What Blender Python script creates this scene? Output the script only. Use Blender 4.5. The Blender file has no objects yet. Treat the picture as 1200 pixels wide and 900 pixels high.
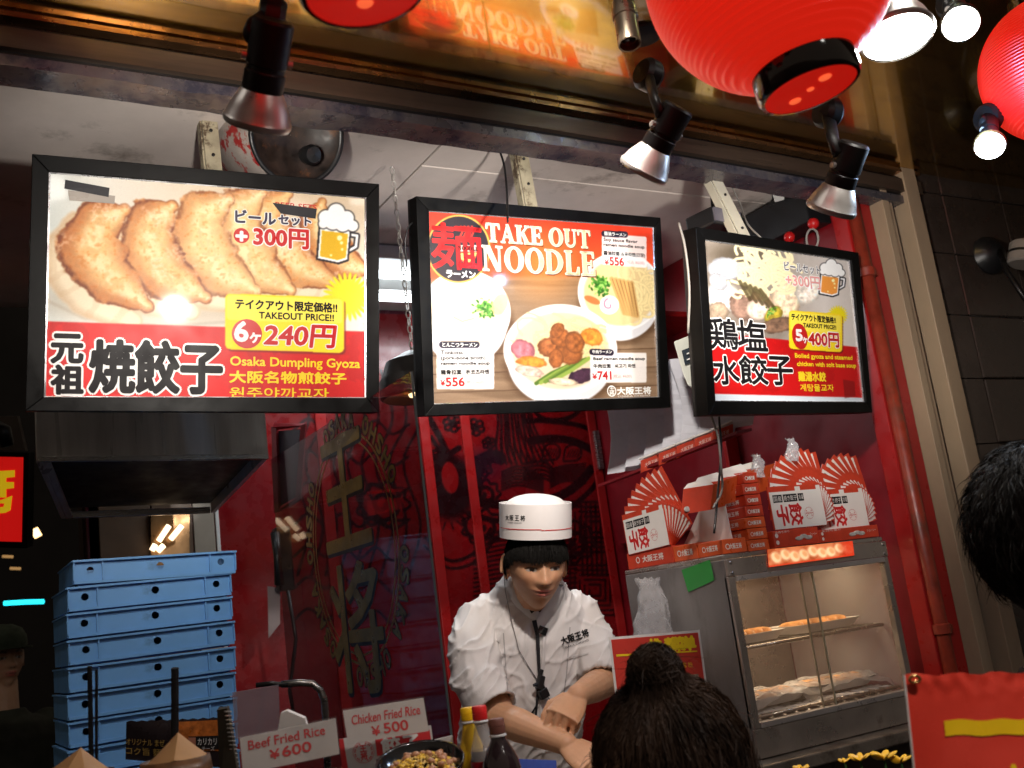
import bpy, bmesh, math, random
import numpy as np
from mathutils import Vector, Matrix, noise as mnoise
from mathutils.bvhtree import BVHTree
random.seed(7); rng = np.random.default_rng(7)
SC = bpy.context.scene; C = SC.collection
PI = math.pi; R = math.radians

# ------------------------------------------------------------------ camera
F = 1226.0
_p, _r, _h = R(12.1), R(7.5), R(59.0)
CAM = np.array([0.0, 0.0, 1.5])
FWD = np.array([math.cos(_h)*math.cos(_p), math.sin(_h)*math.cos(_p), math.sin(_p)])
_ri = np.array([math.sin(_h), -math.cos(_h), 0.0]); _up = np.cross(_ri, FWD)
RGT = _ri*math.cos(_r) - _up*math.sin(_r)
UPV = _up*math.cos(_r) + _ri*math.sin(_r)
cd = bpy.data.cameras.new('camera'); cam = bpy.data.objects.new('camera', cd); C.objects.link(cam)
cam.matrix_world = Matrix(((RGT[0], UPV[0], -FWD[0], 0), (RGT[1], UPV[1], -FWD[1], 0), (RGT[2], UPV[2], -FWD[2], 1.5), (0, 0, 0, 1)))
cd.sensor_width = 36; cd.lens = 36*F/1200; cd.clip_start = 0.02; cd.clip_end = 500
cd.dof.use_dof = True; cd.dof.focus_distance = 2.45; cd.dof.aperture_fstop = 5.6
SC.camera = cam
# ------------------------------------------------------------------ night air, exposure
w = bpy.data.worlds.new('World'); SC.world = w; w.use_nodes = True
wn = w.node_tree; bg = wn.nodes['Background']
bg.inputs['Color'].default_value = (0.9, 0.72, 0.55, 1); bg.inputs['Strength'].default_value = 0.13
SC.view_settings.view_transform = 'Standard'; SC.view_settings.look = 'None'
SC.view_settings.exposure = 0.0; SC.view_settings.gamma = 1.0

def ray(x, y): return FWD + RGT*(x-600)/F - UPV*(y-450)/F
def at(x, y, D): return Vector(CAM + ray(x, y)*D)
def onY(x, y, Y): d = ray(x, y); return Vector(CAM + d*(Y-CAM[1])/d[1])
def onX(x, y, X): d = ray(x, y); return Vector(CAM + d*(X-CAM[0])/d[0])
def onZ(x, y, Z): d = ray(x, y); return Vector(CAM + d*(Z-CAM[2])/d[2])
def onP(x, y, p, n):
    d = Vector(ray(x, y)); c = Vector(CAM); return c + d*((Vector(p)-c).dot(n)/d.dot(n))
V = Vector

# ------------------------------------------------------------------ lamps, some of them added (most fixtures are built below)
def lamp(kind, name, loc, energy, col, target=None, size=0.03, spot=60, blend=0.6):
    l = bpy.data.lights.new(name, kind); l.energy = energy; l.color = col
    if kind == 'SPOT': l.spot_size = R(spot); l.spot_blend = blend; l.shadow_soft_size = size
    elif kind == 'POINT': l.shadow_soft_size = size
    elif kind == 'AREA': l.shape = 'RECTANGLE'; l.size = size; l.size_y = spot
    o = bpy.data.objects.new(name, l); C.objects.link(o); o.location = loc
    if target is not None:
        o.rotation_euler = (V(target)-V(loc)).to_track_quat('-Z', 'Y').to_euler()
    return o

# ------------------------------------------------------------------ materials
MATS = {}
def s2l(c):
    c = np.asarray(c, float); return np.where(c <= 0.04045, c/12.92, ((c+0.055)/1.055)**2.4)
def mat(name, col, rough=0.5, metal=0.0, var=0.15, vscale=9.0, bump=0.0, bscale=60.0, emit=None, es=0.0, alpha=None,
        trans=0.0, coat=0.0, attr=None, stretch=None, rvar=0.12, ior=1.45, spec=None, sss=0.0, dirt=None):
    """procedural principled material: colour broken up by noise, roughness by a second one, fine bump"""
    if name in MATS: return MATS[name]
    m = bpy.data.materials.new(name); m.use_nodes = True; nt = m.node_tree; N = nt.nodes; L = nt.links
    b = N['Principled BSDF']; tc = N.new('ShaderNodeTexCoord'); mp = N.new('ShaderNodeMapping'); L.new(tc.outputs['Object'], mp.inputs['Vector'])
    if stretch: mp.inputs['Scale'].default_value = stretch
    nz = N.new('ShaderNodeTexNoise'); nz.inputs['Scale'].default_value = vscale; nz.inputs['Detail'].default_value = 6; nz.inputs['Roughness'].default_value = 0.65
    L.new(mp.outputs['Vector'], nz.inputs['Vector'])
    if attr:
        ca = N.new('ShaderNodeAttribute'); ca.attribute_name = attr; src = ca.outputs['Color']
    else:
        rgb = N.new('ShaderNodeRGB'); rgb.outputs[0].default_value = (*col, 1); src = rgb.outputs[0]
    if var > 0:
        mr = N.new('ShaderNodeMapRange'); mr.inputs['From Min'].default_value = 0.3; mr.inputs['From Max'].default_value = 0.7
        mr.inputs['To Min'].default_value = 1-var; mr.inputs['To Max'].default_value = 1+var*0.6
        L.new(nz.outputs['Fac'], mr.inputs['Value'])
        mx = N.new('ShaderNodeVectorMath'); mx.operation = 'SCALE'; L.new(src, mx.inputs[0]); L.new(mr.outputs['Result'], mx.inputs['Scale'])
        src = mx.outputs[0]
    if dirt:
        dc, dscale, dlo, dhi = dirt
        dn = N.new('ShaderNodeTexNoise'); dn.inputs['Scale'].default_value = dscale; dn.inputs['Detail'].default_value = 8; dn.inputs['Roughness'].default_value = .7
        L.new(mp.outputs['Vector'], dn.inputs['Vector'])
        dr = N.new('ShaderNodeMapRange'); dr.inputs['From Min'].default_value = dlo; dr.inputs['From Max'].default_value = dhi
        L.new(dn.outputs['Fac'], dr.inputs['Value'])
        dm = N.new('ShaderNodeMix'); dm.data_type = 'RGBA'; L.new(dr.outputs['Result'], dm.inputs['Factor'])
        L.new(src, dm.inputs['A']); dm.inputs['B'].default_value = (*dc, 1); src = dm.outputs['Result']
    L.new(src, b.inputs['Base Color'])
    n2 = N.new('ShaderNodeTexNoise'); n2.inputs['Scale'].default_value = vscale*2.3; n2.inputs['Detail'].default_value = 5
    L.new(mp.outputs['Vector'], n2.inputs['Vector'])
    rr = N.new('ShaderNodeMapRange'); rr.inputs['From Min'].default_value = .3; rr.inputs['From Max'].default_value = .7
    rr.inputs['To Min'].default_value = max(0.02, rough-rvar); rr.inputs['To Max'].default_value = min(1, rough+rvar)
    L.new(n2.outputs['Fac'], rr.inputs['Value']); L.new(rr.outputs['Result'], b.inputs['Roughness'])
    b.inputs['Metallic'].default_value = metal; b.inputs['IOR'].default_value = ior
    if spec is not None: b.inputs['Specular IOR Level'].default_value = spec
    if bump > 0:
        n3 = N.new('ShaderNodeTexNoise'); n3.inputs['Scale'].default_value = bscale; n3.inputs['Detail'].default_value = 6
        L.new(mp.outputs['Vector'], n3.inputs['Vector'])
        bp = N.new('ShaderNodeBump'); bp.inputs['Strength'].default_value = bump; bp.inputs['Distance'].default_value = 0.003
        L.new(n3.outputs['Fac'], bp.inputs['Height']); L.new(bp.outputs['Normal'], b.inputs['Normal'])
    if emit is not None:
        b.inputs['Emission Color'].default_value = (*emit, 1); b.inputs['Emission Strength'].default_value = es
    if trans: b.inputs['Transmission Weight'].default_value = trans
    if coat: b.inputs['Coat Weight'].default_value = coat; b.inputs['Coat Roughness'].default_value = 0.08
    if sss: b.inputs['Subsurface Weight'].default_value = sss; b.inputs['Subsurface Radius'].default_value = (.01, .004, .002); b.inputs['Subsurface Scale'].default_value = 1
    if alpha is not None: b.inputs['Alpha'].default_value = alpha
    MATS[name] = m; return m
def M(*s): return s2l([v/255 for v in s])

BLACKM = mat('black_painted_metal', (.012, .011, .011), .42, .3, bump=.05)
BLACKP = mat('black_plastic', (.011, .011, .012), .38, 0, bump=.06)
BLACKF = mat('black_frame_lacquer', (.0035, .0034, .0034), .4, 0, var=.25, bump=.05, bscale=90, spec=.15)
SILVER = mat('brushed_lamp_metal', (.55, .53, .50), .36, .6, var=.15)
STEEL = mat('stainless_steel', (.42, .41, .40), .3, .95, var=.18, stretch=(1, 1, 14), vscale=5, bump=.08, bscale=120)
STEELW = mat('warm_steel', (.36, .31, .27), .34, .8, var=.2, vscale=7, bump=.05)
WHITEM = mat('white_enamel', (.62, .62, .6), .4, var=.1)
WHITEPAPER = mat('white_paper', (.72, .71, .69), .6, var=.06, bump=.05)
REDINK = mat('red_ink', (.52, .012, .012), .35, var=.08, coat=.2)
REDINK2 = mat('orange_red_ink', (.62, .05, .02), .4, var=.1)
BLACKINK = mat('black_ink', (.008, .007, .008), .5, var=.1, spec=.25)
NAVYINK = mat('navy_ink', (.03, .025, .06), .4, var=.1)
YELLOWINK = mat('yellow_ink', (.85, .62, .02), .35, var=.05)
WHITEINK = mat('white_ink', (.8, .8, .78), .4, var=.03)
GOLDINK = mat('gold_ink', (.72, .5, .16), .35, var=.4, vscale=14)
GREYINK = mat('grey_ink', (.12, .11, .13), .4, var=.1)

# ------------------------------------------------------------------ mesh builder
class MB:
    def __init__(s): s.v = []; s.f = []; s.marks = []
    def add(s, vs, fs):
        o = len(s.v); s.v.extend([tuple(p) for p in vs]); s.f.extend([tuple(i+o for i in f) for f in fs]); return s
    def box(s, c, d, rot=None):
        c = V(c); hx, hy, hz = d[0]/2, d[1]/2, d[2]/2
        P = [V((x, y, z)) for x in (-hx, hx) for y in (-hy, hy) for z in (-hz, hz)]
        if rot is not None: P = [rot @ p for p in P]
        return s.add([p+c for p in P], [(0, 1, 3, 2), (4, 6, 7, 5), (0, 4, 5, 1), (2, 3, 7, 6), (0, 2, 6, 4), (1, 5, 7, 3)])
    def box2(s, a, b): a, b = V(a), V(b); return s.box((a+b)/2, [abs(b[i]-a[i]) for i in range(3)])
    def quad(s, a, b, c, d): return s.add([a, b, c, d], [(0, 1, 2, 3)])
    def slab(s, a, b, c, d, n):   # a quad given thickness along n
        n = V(n); P = [V(a), V(b), V(c), V(d)]; Q = [p+n for p in P]
        return s.add(P+Q, [(3, 2, 1, 0), (4, 5, 6, 7), (0, 1, 5, 4), (1, 2, 6, 5), (2, 3, 7, 6), (3, 0, 4, 7)])
    def rings(s, rs, cap=True, closed=False):
        n = len(rs[0]); vs = [p for r in rs for p in r]; fs = []; m = len(rs)
        for i in range(m if closed else m-1):
            j = (i+1) % m
            for k in range(n): fs.append((i*n+k, i*n+(k+1) % n, j*n+(k+1) % n, j*n+k))
        if cap and not closed: fs.append(tuple(range(n-1, -1, -1))); fs.append(tuple((m-1)*n+k for k in range(n)))
        return s.add(vs, fs)
    def tube(s, pts, rad, n=10, cap=True, flat=None):
        pts = [V(p) for p in pts]; rs = []
        if not hasattr(rad, '__len__'): rad = [rad]*len(pts)
        up = None
        for i, p in enumerate(pts):
            t = (pts[min(i+1, len(pts)-1)]-pts[max(i-1, 0)]).normalized()
            if up is None:
                up = V((0, 0, 1)) if abs(t.z) < .9 else V((1, 0, 0))
            a = (up - t*up.dot(t)).normalized(); up = a; b = t.cross(a)
            fl = flat if flat else 1.0
            rs.append([p + a*(rad[i]*math.cos(2*PI*k/n)) + b*(rad[i]*fl*math.sin(2*PI*k/n)) for k in range(n)])
        return s.rings(rs, cap)
    def lathe(s, prof, o=(0, 0, 0), axis=(0, 0, 1), n=24, cap=True):
        o = V(o); q = V((0, 0, 1)).rotation_difference(V(axis).normalized())
        return s.rings([[o + q @ V((r*math.cos(2*PI*k/n), r*math.sin(2*PI*k/n), z)) for k in range(n)] for r, z in prof], cap)
    def ell(s, c, r, n=16, m=10, rot=None):
        c = V(c); rs = []
        for i in range(m+1):
            a = -PI/2 + PI*i/m; cr = max(math.cos(a), 1e-3)
            ring = [V((r[0]*cr*math.cos(2*PI*k/n), r[1]*cr*math.sin(2*PI*k/n), r[2]*math.sin(a))) for k in range(n)]
            rs.append([c + (rot @ p if rot is not None else p) for p in ring])
        return s.rings(rs)
    def prism(s, poly, n):   # polygon (3-D points) extruded along n
        n = V(n); k = len(poly); P = [V(p) for p in poly]
        return s.add(P+[p+n for p in P], [tuple(range(k-1, -1, -1)), tuple(range(k, 2*k))]+[(i, (i+1) % k, k+(i+1) % k, k+i) for i in range(k)])
    def mesh(s, name, off=(0, 0, 0), smooth=False):
        me = bpy.data.meshes.new(name); o = V(off)
        me.from_pydata([(p[0]-o.x, p[1]-o.y, p[2]-o.z) for p in s.v], [], s.f); me.validate()
        bm = bmesh.new(); bm.from_mesh(me); bmesh.ops.recalc_face_normals(bm, faces=bm.faces); bm.to_mesh(me); bm.free()
        if smooth:
            me.polygons.foreach_set('use_smooth', [True]*len(me.polygons))
        return me

def link(name, me, m, parent=None, loc=None, smooth=None):
    if m is not None:
        me.materials.clear(); me.materials.append(m)
    o = bpy.data.objects.new(name, me); C.objects.link(o)
    if parent is not None: o.parent = parent
    if loc is not None: o.location = loc
    return o
def autosmooth(o, ang=40):
    me = o.data; me.polygons.foreach_set('use_smooth', [True]*len(me.polygons))
    try: me.set_sharp_from_angle(angle=R(ang))
    except Exception: pass
def bevel(o, wd=.002, seg=2):
    b = o.modifiers.new('bevel', 'BEVEL'); b.width = wd; b.segments = seg; b.limit_method = 'ANGLE'; b.angle_limit = R(40); return o
def thing(name, label, cat, origin=(0, 0, 0), group=None, rot=None):
    o = bpy.data.objects.new(name, None); C.objects.link(o); o.location = origin; o.empty_display_size = .05
    o['label'] = label; o['category'] = cat
    if group: o['group'] = group
    if rot is not None: o.rotation_euler = rot
    return o
def part(t, name, mb, m, world=True, smooth=False, bev=0, asm=0, label=None):
    """a part of thing (or part) t; mb holds world coordinates unless world=False"""
    off = V((0, 0, 0))
    if world:
        p = t
        while p is not None: off += p.location; p = p.parent
    me = mb.mesh(name, off, smooth); o = link(name, me, m, t)
    if asm: autosmooth(o, asm)
    if bev: bevel(o, bev)
    if label: o['label'] = label
    return o
def parts_split(t, name, mb, m):
    """every word or sign of a print as a part of its own"""
    mk = sorted(set(mb.marks+[(0, 0)]))+[(len(mb.v), len(mb.f))]
    for (v0, f0), (v1, f1) in zip(mk[:-1], mk[1:]):
        if v1 == v0: continue
        q = MB(); q.v = mb.v[v0:v1]; q.f = [tuple(i-v0 for i in f) for f in mb.f[f0:f1]]; part(t, name, q, m)
def single(name, label, cat, mb, m, group=None, smooth=False, bev=0, asm=0, origin=None, kind=None):
    if origin is None: origin = V(mb.v[0])*0 + sum((V(p) for p in mb.v), V((0, 0, 0)))/len(mb.v); origin.z = min(p[2] for p in mb.v)
    me = mb.mesh(name, origin, smooth); o = link(name, me, m); o.location = origin
    if label: o['label'] = label; o['category'] = cat
    if group: o['group'] = group
    if kind: o['kind'] = kind
    if asm: autosmooth(o, asm)
    if bev: bevel(o, bev)
    return o
def struct(name, mb, m, bev=0, asm=0, smooth=False):
    o = link(name, mb.mesh(name, (0, 0, 0), smooth), m); o['kind'] = 'structure'
    if asm: autosmooth(o, asm)
    if bev: bevel(o, bev)
    return o
def copy_tree(o, parent=None):
    c = o.copy(); C.objects.link(c)
    if parent is not None: c.parent = parent
    for ch in [x for x in KIDS.get(o.name, [])]: copy_tree(ch, c)
    return c
KIDS = {}
def index_kids(o):
    KIDS[o.name] = [x for x in C.objects if x.parent == o]
    for k in KIDS[o.name]: index_kids(k)

# ------------------------------------------------------------------ lettering as flat meshes
_TC = {}
def glyphs(s):
    if s in _TC: return _TC[s]
    c = bpy.data.curves.new('t', 'FONT'); c.body = s; c.size = 1; c.resolution_u = 3
    o = bpy.data.objects.new('t', c); C.objects.link(o)
    dg = bpy.context.evaluated_depsgraph_get(); me = bpy.data.meshes.new_from_object(o.evaluated_get(dg))
    v = np.array([p.co[:2] for p in me.vertices]); f = [tuple(p.vertices) for p in me.polygons]
    bpy.data.objects.remove(o); bpy.data.curves.remove(c); bpy.data.meshes.remove(me)
    v -= v.min(0); v /= v.max(0)
    _TC[s] = (v, f); return _TC[s]
SERIF = {}
def _serif():
    sw, tw, st = .2, .065, .05
    def rect(x0, y0, x1, y1): return [(x0, y0), (x1, y0), (x1, y1), (x0, y1)]
    def arc(cx, cy, ro, ri, wo, wi, a0, a1, n=14):
        q = []
        for i in range(n):
            t0 = a0+(a1-a0)*i/n; t1 = a0+(a1-a0)*(i+1)/n
            q.append([(cx+wo*math.cos(t0), cy+ro*math.sin(t0)), (cx+wo*math.cos(t1), cy+ro*math.sin(t1)), (cx+wi*math.cos(t1), cy+ri*math.sin(t1)), (cx+wi*math.cos(t0), cy+ri*math.sin(t0))])
        return q
    def stem(x, w=sw): return [rect(x, 0, x+w, 1), rect(x-.08, 0, x+w+.08, st), rect(x-.08, 1-st, x+w+.08, 1)]
    G = {}
    G['T'] = (.8, [rect(.3, 0, .5, 1), rect(.2, 0, .6, st), rect(0, 1-tw, .8, 1), [(0, .72), (.05, .72), (.08, 1), (0, 1)], [(.75, .72), (.8, .72), (.8, 1), (.72, 1)]])
    G['A'] = (.86, [[(.08, 0), (.14, 0), (.46, 1), (.40, 1)], [(.56, 0), (.78, 0), (.47, 1), (.36, 1)], rect(.2, .3, .62, .36), rect(0, 0, .24, st), rect(.48, 0, .86, st)])
    G['K'] = (.86, stem(.08)+[[(.28, .42), (.28, .5), (.68, 1), (.76, 1)], [(.36, .56), (.46, .66), (.8, 0), (.56, 0)], rect(.56, 1-st, .84, 1), rect(.5, 0, .88, st)])
    G['E'] = (.72, stem(.08)+[rect(.28, 1-tw, .66, 1), rect(.28, 0, .68, tw), rect(.28, .48, .52, .54), rect(.5, .38, .55, .64), [(.6, .75), (.66, .75), (.66, 1), (.56, 1)], [(.63, .28), (.69, .28), (.69, 0), (.56, 0)]])
    G['O'] = (.9, arc(.45, .5, .52, .46, .44, .23, 0, 2*PI, 26))
    G['U'] = (.86, [rect(.1, .3, .3, 1), rect(.66, .3, .72, 1), rect(.02, 1-st, .38, 1), rect(.56, 1-st, .84, 1)]+arc(.41, .32, .33, .25, .31, .12+.12, PI, 2*PI, 12))
    G['N'] = (.94, [rect(.1, 0, .16, 1), rect(.74, 0, .80, 1), [(.1, 1), (.34, 1), (.8, 0), (.62, 0)], rect(0, 0, .27, st), rect(0, 1-st, .2, 1), rect(.63, 1-st, .92, 1)])
    G['D'] = (.9, stem(.08)+arc(.3, .5, .5, .44, .56, .34, -PI/2, PI/2, 14))
    G['L'] = (.74, stem(.08)+[rect(.28, 0, .68, tw), [(.63, .32), (.70, .32), (.70, 0), (.54, 0)]])
    SERIF.update(G)
def serif(s):
    if not SERIF: _serif()
    k = 'serif:'+s
    if k in _TC: return _TC[k]
    v = []; f = []; x = 0
    for ch in s:
        if ch == ' ': x += .35; continue
        wd, qs = SERIF[ch]
        for q in qs:
            o = len(v); v += [(x+a, b) for a, b in q]; f.append(tuple(range(o, o+len(q))))
        x += wd+.07
    v = np.array(v); v -= v.min(0); v /= v.max(0)
    _TC[k] = (v, f); return _TC[k]
def lay(mb, s, fr, x0, y0, wd, ht, z=0.0, bold=0.0, font=None, n=8, slant=0.0, shift=(0, 0)):
    """put string s into MB in frame fr(x,y,z)->point, stretched to the box x0..x0+wd, y0..y0+ht; bold = stroke growth"""
    v, f = (serif(s) if font == 'serif' else glyphs(s)); mb.marks.append((len(mb.v), len(mb.f)))
    offs = [(0, 0)] + ([(bold*math.cos(2*PI*k/n), bold*math.sin(2*PI*k/n)) for k in range(n)] if bold > 0 else [])
    if bold > .0016: offs += [(.55*bold*math.cos(2*PI*(k+.5)/n), .55*bold*math.sin(2*PI*(k+.5)/n)) for k in range(n)]
    for i, (dx, dy) in enumerate(offs):
        pts = [fr(x0+shift[0]+a*wd+dx+slant*b*ht, y0+shift[1]+b*ht+dy, z+i*1.2e-5) for a, b in v]
        mb.add(pts, f)
    return mb

# ------------------------------------------------------------------ painting in numpy on a fine grid of vertices (flat print)
def vnoise(x, y, seed=0, octs=4):
    r = np.random.default_rng(seed); out = np.zeros(np.broadcast(x, y).shape); a = 1.0; t = 0
    for o in range(octs):
        g = r.random((67, 67)); fx = np.mod(x*2**o, 66); fy = np.mod(y*2**o, 66)
        ix = fx.astype(int); iy = fy.astype(int); tx = fx-ix; ty = fy-iy
        tx = tx*tx*(3-2*tx); ty = ty*ty*(3-2*ty)
        out += a*((g[iy, ix]*(1-tx)+g[iy, ix+1]*tx)*(1-ty)+(g[iy+1, ix]*(1-tx)+g[iy+1, ix+1]*tx)*ty); t += a; a *= .55
    return out/t
def sst(a, b, x): t = np.clip((x-a)/(b-a), 0, 1); return t*t*(3-2*t)
class Ras:
    """colour raster over coordinates x,y of any unit; colours in sRGB 0..1"""
    def __init__(s, X, Y, reg=False): s.X = X; s.Y = Y; s.reg = reg; s.c = np.ones(X.shape+(3,))
    def win(s, x0, x1, y0, y1):
        if not hasattr(s, 'xr'): s.xr = (s.X.min(0), s.X.max(0)); s.yr = (s.Y.min(1), s.Y.max(1))
        a = np.nonzero((s.xr[1] >= x0) & (s.xr[0] <= x1))[0]; b = np.nonzero((s.yr[1] >= y0) & (s.yr[0] <= y1))[0]
        if len(a) == 0 or len(b) == 0: return None
        return (slice(b[0], b[-1]+1), slice(a[0], a[-1]+1))
    def mix(s, m, col): m = m[..., None]; s.c = s.c*(1-m)+np.asarray(col)*m
    def ell(s, cx, cy, rx, ry, col, a=0.0, soft=.06, al=1.0):
        R_ = max(rx, ry)*(1+soft)*1.01; w = s.win(cx-R_, cx+R_, cy-R_, cy+R_)
        if w is None: return
        ca, sa = math.cos(a), math.sin(a); dx = s.X[w]-cx; dy = s.Y[w]-cy
        d = np.hypot((dx*ca+dy*sa)/rx, (-dx*sa+dy*ca)/ry); m = (al*(1-sst(1-soft, 1+soft, d)))[..., None]; s.c[w] = s.c[w]*(1-m)+np.asarray(col)*m
    def line(s, pts, wd, col, al=1.0, soft=None):
        soft = soft or wd*.25; d = s.dist(pts, (wd+soft)*1.2)[0]; r = (wd+soft)*1.2
        w = s.win(min(p[0] for p in pts)-r, max(p[0] for p in pts)+r, min(p[1] for p in pts)-r, max(p[1] for p in pts)+r)
        if w is None: return
        m = (al*(1-sst(wd-soft, wd+soft, d[w])))[..., None]; s.c[w] = s.c[w]*(1-m)+np.asarray(col)*m
    def dist(s, pts, reach=None):
        best = np.full(s.X.shape, 1e9); T = np.zeros(s.X.shape); S = np.zeros(s.X.shape); n = len(pts)-1
        win = reach is not None
        if win and not hasattr(s, 'xr'): s.xr = (s.X.min(0), s.X.max(0)); s.yr = (s.Y.min(1), s.Y.max(1))
        for i in range(n):
            ax, ay = pts[i]; bx, by = pts[i+1]; vx, vy = bx-ax, by-ay; L = vx*vx+vy*vy+1e-12
            if win:
                w = s.win(min(ax, bx)-reach, max(ax, bx)+reach, min(ay, by)-reach, max(ay, by)+reach)
                if w is None: continue
            else: w = (slice(None), slice(None))
            X = s.X[w]; Y = s.Y[w]
            t = np.clip(((X-ax)*vx+(Y-ay)*vy)/L, 0, 1); dx = X-ax-t*vx; dy = Y-ay-t*vy
            d = np.hypot(dx, dy); m = d < best[w]; best[w] = np.where(m, d, best[w])
            if not win: T[w] = np.where(m, (i+t)/n, T[w]); S[w] = np.where(m, np.sign(vx*dy-vy*dx), S[w])
        return best, T, S
    def poly(s, pts, col, al=1.0, soft=1.5):
        ins = np.zeros(s.X.shape, bool); n = len(pts)
        for i in range(n):
            x0, y0 = pts[i]; x1, y1 = pts[(i+1) % n]
            if y0 == y1: continue
            cnd = ((y0 > s.Y) != (y1 > s.Y)) & (s.X < (x1-x0)*(s.Y-y0)/(y1-y0)+x0); ins ^= cnd
        s.mix(al*ins.astype(float), col)
def grid_mesh(name, nx, ny, frame, colors):
    u = np.linspace(0, 1, nx); v = np.linspace(0, 1, ny); U, W = np.meshgrid(u, v)
    P = frame(U.ravel(), W.ravel())
    me = bpy.data.meshes.new(name); me.vertices.add(nx*ny); me.vertices.foreach_set('co', P.astype(np.float32).ravel())
    i = np.arange(ny-1)[:, None]*nx+np.arange(nx-1)[None, :]; q = np.stack([i, i+1, i+nx+1, i+nx], -1).reshape(-1, 4)
    me.loops.add(q.size); me.polygons.add(len(q)); me.loops.foreach_set('vertex_index', q.astype(np.int32).ravel())
    me.polygons.foreach_set('loop_start', (np.arange(len(q))*4).astype(np.int32)); me.update(calc_edges=True)
    a = me.color_attributes.new('print', 'FLOAT_COLOR', 'POINT')
    cl = np.ones((nx*ny, 4), np.float32); cl[:, :3] = s2l(np.clip(colors, 0, 1)).reshape(-1, 3); a.data.foreach_set('color', cl.ravel())
    return me
def homog(src, dst):
    A = []; b = []
    for (x, y), (u, v) in zip(src, dst):
        A.append([x, y, 1, 0, 0, 0, -u*x, -u*y]); b.append(u); A.append([0, 0, 0, x, y, 1, -v*x, -v*y]); b.append(v)
    h = np.linalg.solve(np.array(A, float), np.array(b, float)); return np.append(h, 1).reshape(3, 3)
def hmap(H, x, y):
    x = np.asarray(x, float); y = np.asarray(y, float); d = H[2, 0]*x+H[2, 1]*y+1
    return (H[0, 0]*x+H[0, 1]*y+H[0, 2])/d, (H[1, 0]*x+H[1, 1]*y+H[1, 2])/d
# ================================================================== the shop shell
def sag(X): return -0.0083*min(X, 2.8)**2
Z_E = 2.718                                   # where the brass canopy meets the header rail
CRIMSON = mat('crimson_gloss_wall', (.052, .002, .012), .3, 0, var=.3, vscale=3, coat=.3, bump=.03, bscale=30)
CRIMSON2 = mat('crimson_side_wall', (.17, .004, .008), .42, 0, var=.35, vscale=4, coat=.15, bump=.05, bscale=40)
REDTRIM = mat('red_painted_strip', (.3, .008, .008), .35, 0, var=.2, coat=.2)
DARKFLOOR = mat('dark_pavement', (.05, .045, .042), .6, var=.4, vscale=2.5, bump=.3, bscale=25)
KFLOOR = mat('kitchen_floor', (.09, .05, .04), .45, var=.3, bump=.1)
CEILM = mat('grimy_ceiling_board', (.64, .57, .53), .55, 0, var=.22, vscale=2.2, bump=.15, bscale=16, dirt=((.07, .05, .035), 5.0, .56, .8))
BROWNM = mat('brown_rail_metal', (.11, .075, .055), .38, .6, var=.35, vscale=5, stretch=(.3, 1, 6))
COPPER = mat('copper_edge', (.4, .2, .09), .3, .9, var=.4, vscale=6)
PEEL = mat('peeling_silver_paint', (.2, .18, .19), .3, .6, var=.45, vscale=9, bump=.6, bscale=14, dirt=((.06, .06, .09), 9.0, .45, .6))
DARKWALL = mat('dark_brown_wall', (.045, .03, .022), .6, var=.4, vscale=2)
TILEM = mat('dark_brown_tile', (.05, .036, .03), .3, var=.35, vscale=5, bump=.08, bscale=60, coat=.2)
GROUT = mat('tile_grout', (.09, .08, .075), .8, var=.4, vscale=30)
BEIGE = mat('beige_door_frame', (.34, .25, .165), .5, var=.25, vscale=4, stretch=(1, 1, .3), bump=.1, dirt=((.12, .08, .05), 8, .6, .75))

# brass canopy: polished, hand-hammered looking soffit rising towards the street
def brass():
    m = bpy.data.materials.new('polished_brass'); m.use_nodes = True; N = m.node_tree.nodes; L = m.node_tree.links
    b = N['Principled BSDF']; b.inputs['Metallic'].default_value = 1
    tc = N.new('ShaderNodeTexCoord'); n = N.new('ShaderNodeTexNoise'); n.inputs['Scale'].default_value = 2.4; n.inputs['Detail'].default_value = 7
    L.new(tc.outputs['Object'], n.inputs['Vector'])
    r = N.new('ShaderNodeValToRGB'); r.color_ramp.elements[0].position = .3; r.color_ramp.elements[0].color = (.55, .38, .11, 1)
    r.color_ramp.elements[1].position = .72; r.color_ramp.elements[1].color = (.85, .66, .26, 1)
    L.new(n.outputs['Fac'], r.inputs['Fac']); L.new(r.outputs['Color'], b.inputs['Base Color'])
    mp = N.new('ShaderNodeMapping'); mp.inputs['Scale'].default_value = (3, 9, 9); L.new(tc.outputs['Object'], mp.inputs['Vector'])
    n2 = N.new('ShaderNodeTexNoise'); n2.inputs['Scale'].default_value = 3; n2.inputs['Detail'].default_value = 4; L.new(mp.outputs['Vector'], n2.inputs['Vector'])
    mr = N.new('ShaderNodeMapRange'); mr.inputs['From Min'].default_value = .3; mr.inputs['From Max'].default_value = .75; mr.inputs['To Min'].default_value = .12; mr.inputs['To Max'].default_value = .26; b.inputs['Coat Weight'].default_value = 1.0; b.inputs['Coat Roughness'].default_value = .05; b.inputs['Coat IOR'].default_value = 1.9; b.inputs['Coat Tint'].default_value = (1, .86, .5, 1)
    L.new(n2.outputs['Fac'], mr.inputs['Value']); L.new(mr.outputs['Result'], b.inputs['Roughness'])
    n3 = N.new('ShaderNodeTexNoise'); n3.inputs['Scale'].default_value = 3.0; n3.inputs['Detail'].default_value = 2; L.new(tc.outputs['Object'], n3.inputs['Vector'])
    bp = N.new('ShaderNodeBump'); bp.inputs['Strength'].default_value = .012; bp.inputs['Distance'].default_value = .02
    L.new(n3.outputs['Fac'], bp.inputs['Height']); L.new(bp.outputs['Normal'], b.inputs['Normal'])
    return m
BRASS = brass()
SLOPE = 0.0
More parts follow.
